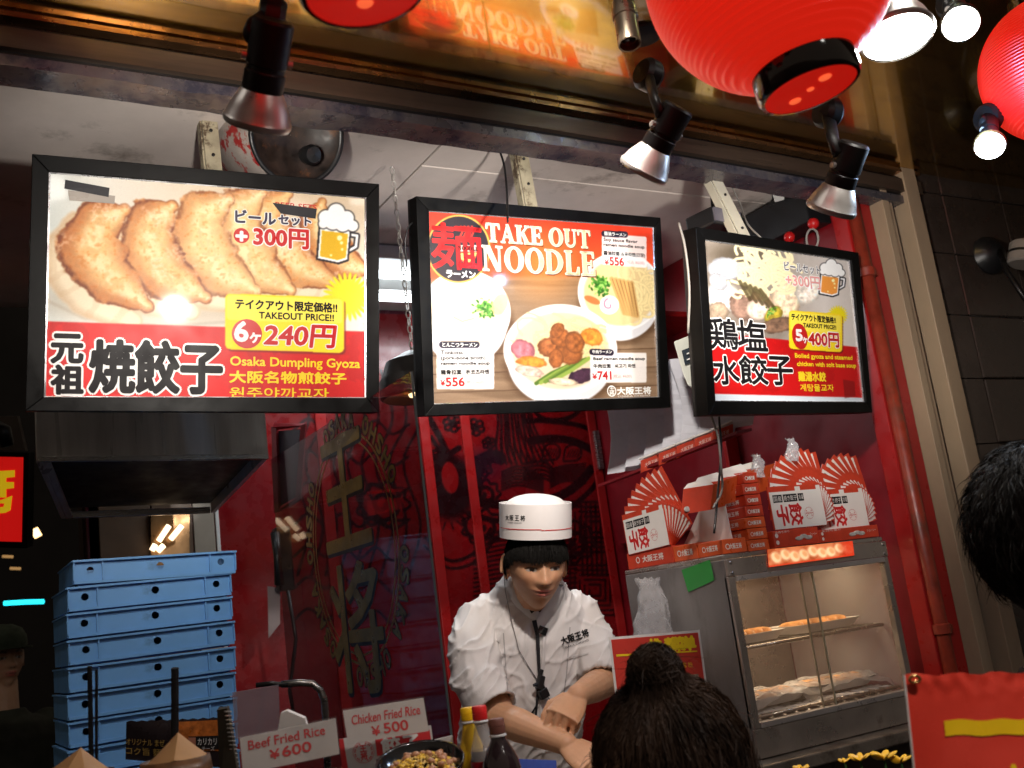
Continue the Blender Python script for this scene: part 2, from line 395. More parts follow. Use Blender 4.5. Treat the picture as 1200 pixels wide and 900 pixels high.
def bp_(X, t, off=0.0):   # point on the canopy: X along the front, t up the slope, off below it
    return V((X, 1.95-t*math.cos(SLOPE)-off*math.sin(SLOPE), Z_E+sag(X)+t*math.sin(SLOPE)-off*math.cos(SLOPE)))
BN = V((0, -math.sin(SLOPE), -math.cos(SLOPE)))
def onB(px, py): return onP(px, py, (1.2, 1.95, Z_E+sag(1.4)), BN)
def ribbon(X0, X1, t0, t1, n, off=0.0, th=.012):
    mb = MB()
    for i in range(n):
        a = X0+(X1-X0)*i/n; b = X0+(X1-X0)*(i+1)/n
        mb.slab(bp_(a, t0, off), bp_(b, t0, off), bp_(b, t1, off), bp_(a, t1, off), -BN*th)
    return mb
canopy = MB()
xs = [-1.6+(4.6+1.6)*i/36 for i in range(37)]
for i in range(36):
    canopy.slab(bp_(xs[i], 0), bp_(xs[i+1], 0), bp_(xs[i+1], 1.9), bp_(xs[i], 1.9), -BN*.02)
co = struct('brass_canopy', canopy, BRASS)
bm = bmesh.new(); bm.from_mesh(co.data); bmesh.ops.remove_doubles(bm, verts=bm.verts, dist=.0005); bm.to_mesh(co.data); bm.free()
def rail(z0, z1, y0, y1, X0=-1.6, X1=2.72, n=16):
    mb = MB()
    rs = []
    for i in range(n+1):
        X = X0+(X1-X0)*i/n; s = sag(X)
        rs.append([V((X, y0, z0+s)), V((X, y1, z0+s)), V((X, y1, z1+s)), V((X, y0, z1+s))])
    return mb.rings(rs)
hd = thing('header_rail', 'long dark metal header rail above the shop front, under the brass canopy', 'header rail', (0.5, 1.98, 2.6))
part(hd, 'copper_edge', rail(2.703, 2.714, 1.936, 1.99), COPPER)
part(hd, 'shadow_gap', rail(2.683, 2.703, 1.972, 1.992), BLACKM)
part(hd, 'upper_channel', rail(2.6845, 2.6925, 1.952, 1.972), BLACKM)
part(hd, 'rail_face', rail(2.640, 2.682, 1.94, 2.0), BROWNM)
part(hd, 'lower_groove', rail(2.630, 2.640, 1.956, 1.999), BLACKM)
pl = rail(2.607, 2.630, 1.95, 2.03, n=90)
for i, p in enumerate(pl.v):
    if i % 4 in (0, 1): pl.v[i] = (p[0], p[1], p[2]-.012*max(0, mnoise.noise(V((p[0]*7, 0, i % 4)))) - .004*mnoise.noise(V((p[0]*31, 1, 0))))
part(hd, 'peeling_edge', pl, PEEL)

# floor, ceiling, walls
struct('street', MB().box2((-30, -30, -.05), (30, 1.3, 0)), DARKFLOOR)
struct('shop_floor', MB().box2((-30, 1.3, -.04), (30, 30, .02)), KFLOOR)
ceil = MB().box2((-.35, 2.0, 2.70), (2.56, 3.7, 2.74)); ce = struct('ceiling', ceil, CEILM)
for k, (x0, x1, y0, y1) in enumerate(((-.34, .095, 2.035, 3.6), (.1, 1.2, 2.035, 2.09), (.1, 1.2, 2.096, 3.6), (1.206, 2.5, 2.035, 2.32), (1.206, 2.5, 2.325, 3.6))):
    p = part(ce, 'ceiling_board', MB().box2((x0, y0, 2.685), (x1, y1, 2.699)), CEILM, bev=.002)
struct('left_front_pillar', MB().box2((-.16, 2.0, 2.22), (.115, 2.2, 2.66)).box2((.116, 2.02, 2.24), (.125, 2.12, 2.66)), DARKWALL, bev=.004)
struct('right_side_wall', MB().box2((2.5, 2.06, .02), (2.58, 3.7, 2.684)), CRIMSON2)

# ------------------------------------------------------------------ the mural on the back wall, painted panel by panel
YB = 3.55
cr7 = lambda x, y: (480+x/4.615, 480+y/4.615)
def wallxz(px, py):
    p = onY(px, py, YB); return p.x, p.z
def mural(X0, X1, Z0, Z1, step=.0048):
    nx = int((X1-X0)/step)+2; nz = int((Z1-Z0)/step)+2
    X, Z = np.meshgrid(np.linspace(X0, X1, nx), np.linspace(Z0, Z1, nz)); r = Ras(X, Z, True)
    n1 = vnoise(X*6, Z*6, 3); red = np.array([.64, .05, .06]); r.c[:] = red
    r.mix(sst(.35, .7, n1)*.35, (.52, .02, .10)); DK = (.15, .02, .035); BL = (.22, .07, .22)
    def P(*pts): return [wallxz(*cr7(a, b)) for a, b in pts]
    def Ln(w, *pts): r.line(P(*pts), w*.55, DK, soft=.004)
    def cv(w, pts, n=14):   # smooth curve through crop points
        q = []; pts = [np.array(p, float) for p in pts]; E = [2*pts[0]-pts[1]]+pts+[2*pts[-1]-pts[-2]]
        for i in range(1, len(E)-2):
            for k in range(n):
                t = k/n; q.append(.5*((2*E[i])+(E[i+1]-E[i-1])*t+(2*E[i-1]-5*E[i]+4*E[i+1]-E[i+2])*t*t+(-E[i-1]+3*E[i]-3*E[i+1]+E[i+2])*t**3))
        q.append(pts[-1]); r.line(P(*q), w*.55, DK, soft=.004)
    # the noodles, lifted out of the bowl
    for i in range(11):
        x = 455+i*19; cv(.010, [(x, -260), (x-2-i, -60), (x+4, 90), (x-6+i*7, 210), (x+20+i*9, 300)])
    for i in range(6): cv(.007, [(465+i*30, -200), (475+i*30, 60), (485+i*33, 290)])
    # big bowl rims at right, dark broad arcs
    cv(.030, [(640, 175), (760, 165), (880, 185), (1000, 255), (1100, 380)]); cv(.020, [(600, 70), (720, 70), (900, 95), (1020, 160), (1150, 290)])
    cv(.016, [(640, 0), (700, 55), (800, 62), (880, 30), (930, -60)]); cv(.016, [(560, -200), (700, -150), (860, -120), (1010, -160)])
    cv(.034, [(960, 330), (900, 400), (800, 470), (640, 520), (470, 520), (340, 500)]); cv(.02, [(1010, 360), (960, 440), (840, 540), (700, 600), (480, 610), (300, 570)])
    cv(.05, [(340, 300), (420, 262), (470, 268)]); cv(.05, [(330, 340), (345, 420), (330, 470)]);
    # dumplings and toppings with hatching
    for (x, y) in ((745, 235), (860, 240)):
        cv(.008, [(x-50, y+45), (x-35, y-25), (x+15, y-42), (x+48, y-10), (x+30, y+38), (x-45, y+48)])
        for k in range(5): Ln(.004, (x-30+k*14, y+25), (x-12+k*14, y-15))
    for k in range(7): cv(.008, [(480, 345+k*16), (560, 315+k*17), (640, 340+k*15), (700, 370+k*14)])
    for k in range(8): cv(.007, [(740, 330+k*14), (820, 310+k*12), (930, 300+k*15)])
    for k in range(5): cv(.010, [(600, 300+k*20), (700, 290+k*22), (760, 330+k*18)])
    # fish-cake spirals
    for (cx, cy, s) in ((380, 462, 1.0), (375, 640, 1.25), (850, 720, 1.5), (-160, 520, 1.6)):
        q = [(cx+s*(6+a*7.2)*math.cos(a), cy+s*(5+a*6.2)*math.sin(a)) for a in np.linspace(0, 3.1*PI, 60)]
        r.line(P(*q), .0085, DK, soft=.003)
        q = [(cx+s*(84+8*math.cos(9*a))*math.cos(a), cy+s*(70+8*math.cos(9*a))*math.sin(a)) for a in np.linspace(0, 2*PI, 90)]
        r.line(P(*q), .006, DK, soft=.003)
    # flowers: petals around a dot
    for (cx, cy, s) in ((335, 105, 1.0), (410, 190, .7), (215, 85, 1.0), (380, 330, .9), (150, 250, .9)):
        for k in range(6):
            a = k*PI/3+.3; q = [(cx+s*(34*math.cos(a)+17*math.cos(b)), cy+s*(30*math.sin(a)+15*math.sin(b))) for b in np.linspace(0, 2*PI, 16)]
            r.line(P(*q), .0055, DK, soft=.003)
        r.ell(*P((cx, cy))[0], .014*s, .014*s, DK)
    r.ell(*P((380, 310))[0], .10, .07, BL, soft=.5, al=.35)
    # branches and bold diagonals of the left panel
    cv(.026, [(80, 40), (140, 150), (215, 300), (260, 360)]); cv(.018, [(100, 160), (150, 240), (190, 290)]); cv(.02, [(250, 215), (200, 250), (150, 330), (100, 370)])
    r.ell(*P((190, 420))[0], .11, .13, DK, soft=.2); r.ell(*P((200, 375))[0], .035, .06, red, soft=.1)
    for k in range(14):
        a = k*2*PI/14; Ln(.006, (190+75*math.cos(a), 560+60*math.sin(a)), (190+120*math.cos(a), 560+95*math.sin(a)))
    cv(.012, [(70, 700), (190, 820), (330, 780), (420, 650)]); cv(.01, [(60, 740), (190, 860), (350, 820), (450, 690)])
    # maze-like ornament (thunder pattern) lower right, waves at the far left
    for k in range(5):
        s = 30+k*26
        for ox in (980, 1220): Ln(.009, (ox-s, 640-s), (ox+s, 640-s), (ox+s, 640+s), (ox-s, 640+s), (ox-s, 640-s+30))
        for ox in (980, 1220): Ln(.008, (ox-s, 980-s), (ox+s, 980-s), (ox+s, 980+s), (ox-s, 980+s), (ox-s, 980-s+30))
    for k in range(9): Ln(.009, (905+k*26, 520), (905+k*26+10, 900))
    for k in range(7):
        b = 170*k; cv(.009, [(-640, 120+b), (-560, 60+b), (-470, 120+b), (-380, 60+b), (-290, 130+b), (-200, 70+b), (-110, 140+b), (-20, 90+b)])
    for k in range(9):
        a = -620+k*75; cv(.009, [(a, -200), (a+60, 60), (a-30, 300), (a+60, 620), (a, 900)])
    for k in range(16): cv(.008, [(330, 700+k*24), (520, 660+k*25), (700, 700+k*24), (880, 680+k*26)])
    return nx, nz, r.c*np.array((.70, .66, .72))
def mural_panel(X0, X1, Z0, Z1, th=.03):
    nx, nz, c = mural(X0, X1, Z0, Z1)
    me = grid_mesh('mural', nx, nz, lambda u, v: np.stack([X0+(X1-X0)*u, np.full_like(u, YB-th), Z0+(Z1-Z0)*v], -1), c)
    return me
LX_ = onY(112, 620, YB).x
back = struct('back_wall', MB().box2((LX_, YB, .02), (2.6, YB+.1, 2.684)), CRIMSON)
MURALM = mat('printed_mural_film', None, .28, var=.12, attr='print', coat=.35)
wx = lambda px, py: onY(px, py, YB).x
seams = [.72, wx(376, 540), wx(495, 520), wx(548, 560), wx(697, 560), 2.5]
for a, b in zip(seams[:-1], seams[1:]):
    p = link('mural_panel', mural_panel(a+.02, b-.02, .6, 2.66), MURALM, back)
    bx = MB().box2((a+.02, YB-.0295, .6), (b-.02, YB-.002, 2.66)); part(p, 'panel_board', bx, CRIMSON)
for a in seams[1:-1]:
    part(back, 'red_seam_strip', MB().box2((a-.02, YB-.038, .6), (a+.02, YB-.002, 2.66)), REDTRIM, bev=.003)
hp = onY(702, 527, YB-.05)
part(back, 'hinge', MB().box2((hp.x-.012, YB-.052, hp.z-.08), (hp.x+.012, YB-.038, hp.z+.08)), STEEL, bev=.002)
# plain crimson boards left of the glass
for x0, x1 in ((LX_+.02, .5), (.505, .72)):
    part(back, 'crimson_board', MB().box2((x0, YB-.025, .6), (x1, YB-.002, 2.1)), CRIMSON, bev=.002)

# right wall fittings: drain pipe, ledge, door frame, tiles
pipe = thing('drain_pipe', 'red painted drain pipe running down the red side wall beside the right menu board', 'pipe', (2.46, 2.12, .1))
pt_ = [onX(1010, 300, 2.46), onX(1060, 520, 2.46), onX(1110, 760, 2.46)]
yy = sum(p.y for p in pt_)/3
PIPEM = mat('red_painted_pipe', (.24, .03, .015), .4, var=.45, vscale=14, bump=.15, dirt=((.1, .05, .03), 12, .55, .75))
part(pipe, 'pipe_run', MB().tube([(2.455, yy, .1), (2.455, yy, 2.6)], .021, 18), PIPEM, smooth=True)
for z in (1.3, 2.33): part(pipe, 'pipe_collar', MB().lathe([(.022, -.015), (.027, -.012), (.027, .012), (.022, .015)], (2.455, yy, z), n=18), PIPEM, asm=40); 
for z in (1.3, 2.33): part(pipe, 'pipe_bracket', MB().box2((2.47, yy-.006, z-.008), (2.499, yy+.05, z+.008)), PIPEM)
x500 = lambda px: onY(px, 500, 1.95).x
fx = thing('door_frame', 'beige door frame with a black gap between the red wall and the dark tiles', 'door frame', (2.62, 1.97, .02))
part(fx, 'inner_jamb', MB().box2((x500(1093), 1.955, .02), (x500(1101), 2.06, 2.6)).box2((x500(1101), 1.965, .02), (x500(1108), 2.06, 2.6)), BEIGE, bev=.002)
part(fx, 'black_gap', MB().box2((x500(1108)+.001, 2.0, .02), (x500(1118)-.001, 2.06, 2.6)), BLACKM)
part(fx, 'outer_jamb', MB().box2((x500(1118), 1.935, .02), (x500(1134), 2.06, 2.66)), BEIGE, bev=.003)
part(fx, 'red_reveal', MB().box2((x500(1060), 2.0, .02), (x500(1092), 2.055, 2.6)), REDTRIM, bev=.003)
TX0 = x500(1136); tw_ = struct('tile_wall', MB().box2((TX0, 1.975, .02), (4.6, 2.1, 2.655)), GROUT)
base = onY(1180, 529, 1.96); tile_me = None
tile_me = MB().box((0, 0, 0), (.296, .014, .196)).mesh('tile'); tile_me.materials.append(TILEM)
vx = onY(1137, 370, 1.96).x; hz = onY(1150, 370, 1.96).z
k = 0
for j in range(-6, 6):
    for i in range(0, 6):
        x = vx+i*.3+.15; z = hz+j*.2+.1
        o = bpy.data.objects.new('tile', tile_me); C.objects.link(o); o.parent = tw_; o.location = (x, 1.969+random.uniform(-.0012, .0012), z); o.modifiers.new('b', 'BEVEL').width = .003
nm = MB()
for j in range(-6, 6): nm.box((TX0+(vx-TX0)/2-.002, 1.969, hz+j*.2+.1), (vx-TX0-.006, .012, .196))
for j in range(-6, 6):
    o = link('tile', MB().box((TX0+(vx-TX0)/2-.002, 1.969, hz+j*.2+.1), (vx-TX0-.006, .0125, .196)).mesh('cut_tile'), TILEM, tw_)

# red cabinet and ledge on the right wall, deep in the corner
cb = thing('red_wall_shelf', 'red wall shelf in the back corner, holding white cartons, behind the gap between the boards', 'shelf', (2.3, 2.95, 1.8))
q0 = onX(851, 488, 2.5)
part(cb, 'shelf_back', MB().box2((2.47, 2.72, 1.70), (2.495, 3.45, 2.3)), CRIMSON2)
sb_ = [at(700, 563, 3.16), at(862, 500, 2.88), at(880, 497, 3.05), at(715, 560, 3.34)]
part(cb, 'shelf_board', MB().slab(*[p-V((0, 0, .02)) for p in sb_], (0, 0, .008)), CRIMSON2)
part(cb, 'upper_board', MB().box2((2.2, 2.72, 2.42), (2.495, 3.35, 2.44)), REDTRIM, bev=.003)
part(cb, 'side_board', MB().box2((2.44, 2.70, 1.5), (2.495, 2.719, 2.44)), REDTRIM, bev=.003)

# the glass partition with gold lettering
GX = .935
GLASSR = mat('tinted_glass', (.035, .004, .010), .03, 0, var=0, rvar=.01, alpha=.42, coat=0)
GOLDL = mat('gold_leaf_lettering', (.30, .19, .05), .35, .55, var=.5, vscale=12)
BLKL = mat('black_letter_edge', (.01, .008, .01), .4)
def gpt(Y, z, off=0.0): return V((GX-off, Y, z))
gz0, gz1 = .9, 2.02
y0g = onX(512, 720, GX).y; y1g = onX(322, 600, GX).y
gp = thing('glass_partition', 'tall tinted glass partition with a round gold emblem, left of the chef', 'partition', (GX, (y0g+y1g)/2, gz0))
part(gp, 'glass_pane', MB().box2((GX, y0g, gz0), (GX+.004, y1g, gz1)), GLASSR)
EDGEG = mat('polished_glass_edge', (.07, .08, .08), .15, 0, var=.2)
part(gp, 'polished_edge', MB().box2((GX-.0005, y0g-.002, gz0), (GX+.0045, y0g-.0003, gz1)), EDGEG)
cc = onX(413, 640, GX); rz = abs(onX(415, 480, GX).z-onX(415, 800, GX).z)/2; cy_, cz_ = cc.y, cc.z
gfr = lambda x, y, z: V((GX-.0012-z, cy_-x, cz_+y))
def ringm(mb, fr, r0, r1, n=96, z=0, cx=0, cy=0):
    mb.marks.append((len(mb.v), len(mb.f))); vs = []; fs = []
    for k in range(n):
        a = 2*PI*k/n; vs += [fr(cx+r0*math.cos(a), cy+r0*math.sin(a), z), fr(cx+r1*math.cos(a), cy+r1*math.sin(a), z)]
        j = (k+1) % n; fs.append((2*k, 2*k+1, 2*j+1, 2*j))
    return mb.add(vs, fs)
part(gp, 'emblem_ring', ringm(ringm(MB(), gfr, rz*.86, rz*.88), gfr, rz*.80, rz*.815), GOLDL)
mbl = MB(); mbk = MB()
txt = 'OSAKA OHSHO   OSAKA OHSHO   OSAKA OHSHO   '
for i, ch in enumerate(txt):
    if ch == ' ': continue
    a = PI/2+.35+(-2*PI*i/len(txt))
    for (m_, dz, bo) in ((mbk, .0, .005), (mbl, .0006, .002)):
        fr = lambda x, y, z, a=a: gfr((rz*.9+y)*math.cos(a)+x*math.sin(a), (rz*.9+y)*math.sin(a)-x*math.cos(a), z)
        lay(m_, ch, fr, -.018, 0, .032 if ch != 'I' else .01, .042, dz, bold=bo, n=6)
for (m_, dz, bo, sh) in ((mbk, .0, .008, (.005, -.005)), (mbl, .0008, .004, (0, 0))):
    lay(m_, '王', gfr, -.17, .0, .30, .27, dz, bold=bo, shift=sh); lay(m_, '将', gfr, -.18, -.34, .32, .30, dz, bold=bo, shift=sh)
parts_split(gp, 'letter_shadow', mbk, BLKL); parts_split(gp, 'gold_lettering', mbl, GOLDL)

# things beyond the glass, on the left of the kitchen
bp2 = thing('wall_telephone', 'black wall phone with papers hanging on the crimson wall beside the glass', 'phone', (.70, 3.2, 1.5))
a = at(332, 655, 3.3)
part(bp2, 'phone_body', MB().box(a, (.05, .05, .2)), BLACKP, bev=.008)
part(bp2, 'handset', MB().tube([a+V((-.03, -.035, .08)), a+V((-.035, -.05, .0)), a+V((-.03, -.035, -.08))], [.016, .011, .016], 10), BLACKP, smooth=True)
part(bp2, 'cord', MB().tube([a+V((0, -.02, -.1)), a+V((.01, -.03, -.25)), a+V((-.02, -.02, -.4)), a+V((0, 0, -.55))], .006, 8), BLACKP, smooth=True)
b = at(325, 720, 3.3)
part(bp2, 'paper_note', MB().slab(b+V((-.03, -.02, .09)), b+V((.01, -.02, .08)), b+V((.0, -.02, -.03)), b+V((-.04, -.02, -.07)), (0, .002, 0)), mat('dull_note', (.25, .2, .2), .6))
c_ = at(298, 560, 3.35)
mr_ = thing('wall_window', 'narrow framed window reflecting light on the crimson wall beyond the hood', 'window', at(335, 560, 3.3))
part(mr_, 'window_frame', MB().tube([at(322, 500, 3.3), at(325, 600, 3.3), at(350, 585, 3.25), at(356, 498, 3.25), at(322, 500, 3.3)], .012, 4), CRIMSON2)
part(mr_, 'window_pane', MB().slab(at(325, 505, 3.31), at(327, 594, 3.31), at(348, 582, 3.26), at(353, 503, 3.26), (0, .006, 0)), mat('dark_glass', (.06, .05, .06), .06, .3, var=.2))

# ------------------------------------------------------------------ range hood
HY, HB = 2.62, 3.2
fl_, fr_, bl2, br2 = onY(43, 540, HY), onY(315, 537, HY), onY(72, 608, HB), onY(252, 601, HB)
hood = thing('range_hood', 'stainless steel range hood hanging over the stack of blue crates', 'range hood', (fl_+fr_+bl2+br2)/4)
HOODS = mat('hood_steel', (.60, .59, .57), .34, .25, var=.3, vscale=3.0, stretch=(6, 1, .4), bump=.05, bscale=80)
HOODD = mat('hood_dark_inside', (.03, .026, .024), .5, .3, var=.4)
up_ = V((0, 0, .55))
part(hood, 'front_panel', MB().slab(fl_, fr_, fr_+up_, fl_+up_, (0, .012, 0)), HOODS, bev=.002)
ins = V((.018, 0, 0)); dn_ = V((0, 0, .02))
part(hood, 'side_panel', MB().slab(fl_+V((0, .013, 0)), bl2, bl2+up_*1.4, fl_+up_+V((0, .013, 0)), (.012, 0, 0)), HOODS)
part(hood, 'side_panel', MB().slab(fr_+V((0, .013, 0)), br2, br2+up_*1.4, fr_+up_+V((0, .013, 0)), (-.012, 0, 0)), HOODS)
part(hood, 'back_rim', MB().slab(bl2+V((.013, 0, 0)), br2-V((.013, 0, 0)), br2-V((.013, 0, 0))+dn_, bl2+V((.013, 0, 0))+dn_, (0, .012, 0)), STEEL, bev=.002)
part(hood, 'left_rim', MB().slab(fl_+V((.013, .014, 0)), bl2+V((.013, -.001, 0)), bl2+V((.030, -.001, 0)), fl_+V((.030, .014, 0)), (0, 0, .006)), HOODS)
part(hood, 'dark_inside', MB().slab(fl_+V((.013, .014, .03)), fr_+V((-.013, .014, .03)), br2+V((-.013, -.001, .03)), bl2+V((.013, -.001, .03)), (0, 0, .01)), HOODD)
part(hood, 'drip_rail', MB().slab(fl_+V((.002, -.008, -.004)), fr_+V((-.002, -.008, -.004)), fr_+V((-.002, -.0005, -.004)), fl_+V((.002, -.0005, -.004)), (0, 0, .014)), STEEL, bev=.002)
BRB = mat('brown_kitchen_board', (.10, .06, .035), .5, var=.35, vscale=4); PAB = mat('pale_kitchen_board', (.30, .26, .21), .5, var=.2, vscale=4)
for p0, p1, m_ in ((114, 175, BRB), (176, 223, BRB), (224, 249, PAB), (250, 255, WHITEM)):
    part(back, 'kitchen_board', MB().box2((onY(p0, 625, YB).x, YB-.04, .6), (onY(p1, 625, YB).x-.002, YB-.026, 2.1)), m_, bev=.002)
# kitchen beyond, left: dark back rooms, street at far left
struct('kitchen_back_wall', MB().box2((LX_+.01, 3.9, .02), (.71, 4.0, 2.684)), mat('greasy_kitchen_wall', (.09, .055, .04), .45, .2, var=.4, vscale=3))
struct('opposite_building', MB().box2((-9, 9, 0), (2.6, 9.3, 9)), mat('night_facade', (.02, .018, .02), .6, var=.5, vscale=.8))
struct('left_shop_wall', MB().box2((-.75, 3.4, 2.36), (.12, 3.5, 2.85)), mat('wood_veneer_dark', (.30, .16, .055), .45, var=.4, vscale=3, stretch=(1, 1, 6)))
struct('left_ceiling_edge', MB().box2((-2.2, 2.3, 2.45), (-.17, 2.42, 2.66)), DARKWALL, bev=.004)
# ================================================================== the three menu boards
PRINT = mat('glossy_poster_print', None, .5, var=.03, attr='print', coat=.35, rvar=.05)
PRINT.node_tree.nodes['Principled BSDF'].inputs['Coat Roughness'].default_value = .07
ACRYL = mat('silver_inner_lip', (.6, .6, .62), .25, .8, var=.1)
def solve_pose(q, wd):
    Rr = [np.array(ray(*p)) for p in q]; A = np.array([Rr[1], -Rr[2], Rr[3]]).T
    s = np.linalg.solve(A, Rr[0]); P = [Rr[0]]+[s[i]*Rr[i+1] for i in range(3)]
    k = wd/np.linalg.norm(P[1]-P[0]); return [V(CAM+p*k) for p in P]      # tl, tr, br, bl
class Board:
    def __init__(b, outer, inner, crop, sc, wd, label, group):
        P = solve_pose(outer, wd); tl, tr, br, bl = P
        b.ex = ((tr-tl)+(br-bl)).normalized(); up = ((tl-bl)+(tr-br)).normalized(); b.n = b.ex.cross(up).normalized()
        if b.n.y > 0: b.n = -b.n
        b.ey = b.n.cross(b.ex).normalized()
        if b.ey.z < 0: b.ey = -b.ey
        b.O = bl; b.crop = crop; b.sc = sc
        loc = lambda p: ((p-b.O).dot(b.ex), (p-b.O).dot(b.ey))
        b.oc = [loc(onP(x, y, b.O, b.n)) for x, y in outer]
        full = [(crop[0]+x/sc, crop[1]+y/sc) for x, y in inner]
        b.ic = [loc(onP(x, y, b.O, b.n)) for x, y in full]
        b.H = homog(inner, b.ic); b.HI = np.linalg.inv(b.H); b.HI /= b.HI[2, 2]
        b.t = thing('menu_board', label, 'menu board', tl*.5+tr*.5, group)
    def fr(b, x, y, z=0.0): return b.O + b.ex*x + b.ey*y + b.n*z
    def q(b, x, y): u, v = hmap(b.H, x, y); return float(u), float(v)
    def frame(b):
        o = b.oc; i = b.ic
        for a, c in ((0, 1), (1, 2), (2, 3), (3, 0)):
            mb = MB(); po = [b.fr(*o[a], .012), b.fr(*o[c], .012)]; pi_ = [b.fr(*i[c], .010), b.fr(*i[a], .010)]
            po2 = [p - b.n*.04 for p in po]; pi2 = [p - b.n*.018 for p in pi_]
            mb.add([po[0], po[1], pi_[0], pi_[1], po2[0], po2[1], pi2[0], pi2[1]], [(0, 1, 2, 3), (7, 6, 5, 4), (0, 4, 5, 1), (2, 6, 7, 3), (1, 5, 6, 2), (3, 7, 4, 0)])
            f = part(b.t, 'frame_bar', mb, BLACKF, bev=.0015)
        cx = [sum(p[0] for p in i)/4, sum(p[1] for p in i)/4]
        mb = MB()
        for a, c in ((0, 1), (1, 2), (2, 3), (3, 0)):
            q0 = V((i[a][0], i[a][1], 0)); q1 = V((i[c][0], i[c][1], 0)); ce = V((cx[0], cx[1], 0))
            r0 = q0+(ce-q0).normalized()*.004; r1 = q1+(ce-q1).normalized()*.004
            mb.slab(b.fr(q0.x, q0.y, .0015), b.fr(q1.x, q1.y, .0015), b.fr(r1.x, r1.y, .0005), b.fr(r0.x, r0.y, .0005), b.n*.0025)
        part(b.t, 'silver_lip', mb, ACRYL)
        bk = MB().prism([b.fr(x, y, -.035) for x, y in b.oc], b.n*.012); part(b.t, 'back_board', bk, BLACKP)
    def poster(b, paint, nx=520, ny=380):
        i = b.ic; x0 = min(p[0] for p in i)-.003; x1 = max(p[0] for p in i)+.003; y0 = min(p[1] for p in i)-.003; y1 = max(p[1] for p in i)+.003
        U, W = np.meshgrid(np.linspace(x0, x1, nx), np.linspace(y0, y1, ny)); X, Y = hmap(b.HI, U, W)
        r = Ras(X, Y); paint(r)
        g_ = (np.random.default_rng(3).random(r.X.shape)-.5)[..., None]*.035; c_ = r.c
        for _ in range(2): c_ = (c_+np.roll(c_, 1, 0)+np.roll(c_, -1, 0)+np.roll(c_, 1, 1)+np.roll(c_, -1, 1))/5
        r.c = c_+g_
        off = np.array(b.t.location); O = np.array(b.O)-off; ex = np.array(b.ex); ey = np.array(b.ey)
        me = grid_mesh('poster', nx, ny, lambda u, v: O+np.outer(x0+(x1-x0)*u, ex)+np.outer(y0+(y1-y0)*v, ey), r.c)
        link('poster', me, PRINT, b.t)
    def text(b, mb, s, x0, yt, x1, yb, z=.0006, bold=0.0, font=None, slant=0.0, xr=None, shift=(0, 0), n=8):
        """crop coordinates: left end spans yt..yb; right end at x1"""
        a = b.q(x0, yb); c = b.q(x0, yt); d = b.q(x1, (yt+yb)/2)
        return lay(mb, s, b.fr, a[0], a[1], d[0]-a[0], c[1]-a[1], z, bold, font, n, slant, shift)
    def blob(b, mb, pts, z): return mb.add([b.fr(*b.q(x, y), z) for x, y in pts], [tuple(range(len(pts)))])
    def disc(b, mb, cx, cy, r, z, r2=0, n=40):
        mb.marks.append((len(mb.v), len(mb.f))); c = b.q(cx, cy); e = b.q(cx+r, cy); rr = math.hypot(e[0]-c[0], e[1]-c[1])
        vs = [b.fr(c[0]+rr*math.cos(2*PI*k/n), c[1]+rr*math.sin(2*PI*k/n), z) for k in range(n)]
        if not r2: return mb.add(vs, [tuple(range(n))])
        return ringm(mb, lambda x, y, z_: b.fr(c[0]+x, c[1]+y, z), rr*r2, rr, n)
def rr_pts(x0, y0, x1, y1, r, sk=0.0):   # rounded rectangle in crop px; sk = vertical drop from left to right
    p = []
    for cx, cy, a0 in ((x1-r, y0+r, -PI/2), (x1-r, y1-r, 0), (x0+r, y1-r, PI/2), (x0+r, y0+r, PI)):
        for k in range(6):
            a = a0+PI/2*k/5; p.append((cx+r*math.cos(a), cy+r*math.sin(a)))
    return [(x, y+sk*(x-x0)/(x1-x0)) for x, y in p]
def mug(r, cx, cy, s, beer=(.86, .68, .05)):
    K = (.03, .03, .05)
    for rr_, col in ((1.0, K), (.9, (1, 1, 1))):
        r.line([(cx+44*s, cy-15*s), (cx+66*s, cy-12*s), (cx+62*s, cy+22*s), (cx+40*s, cy+34*s)], (9 if rr_ == 1 else 4)*s, col, soft=1)
    r.poly([(cx-52*s, cy-50*s), (cx+50*s, cy-38*s), (cx+40*s, cy+66*s), (cx+10*s, cy+76*s), (cx-60*s, cy+62*s)], K)
    r.poly([(cx-46*s, cy-44*s), (cx+44*s, cy-33*s), (cx+35*s, cy+61*s), (cx+8*s, cy+70*s), (cx-54*s, cy+57*s)], (1, 1, 1))
    r.poly([(cx-42*s, cy-28*s), (cx+38*s, cy-18*s), (cx+31*s, cy+55*s), (cx+6*s, cy+63*s), (cx-48*s, cy+51*s)], beer)
    for k, (dx, dy, q) in enumerate(((-30, -68, 22), (2, -84, 26), (34, -66, 22), (52, -42, 17), (-8, -58, 28), (22, -48, 24), (-38, -48, 14))): r.ell(cx+dx*s, cy+dy*s, q*s+3*s, q*s+3*s, K, soft=.05)
    for k, (dx, dy, q) in enumerate(((-30, -68, 22), (2, -84, 26), (34, -66, 22), (52, -42, 17), (-8, -58, 28), (22, -48, 24), (-38, -48, 14))): r.ell(cx+dx*s, cy+dy*s, q*s, q*s, (.98, .98, .97), soft=.05)
    for dx, dy, q in ((12, -5, 8), (18, 10, 5), (-14, 48, 4), (20, 30, 4)): r.ell(cx+dx*s, cy+dy*s, q*s, q*s, (1, .97, .7))
def burst(r, cx, cy, ro, n=26, col=(.93, .86, .08)):
    d = np.hypot(r.X-cx, r.Y-cy); a = np.arctan2(r.Y-cy, r.X-cx); lim = ro*(.62+.38*np.abs(np.cos(a*n/2)))
    r.mix((1-sst(.92, 1.05, d/lim)), col)
def hangul(s): return s

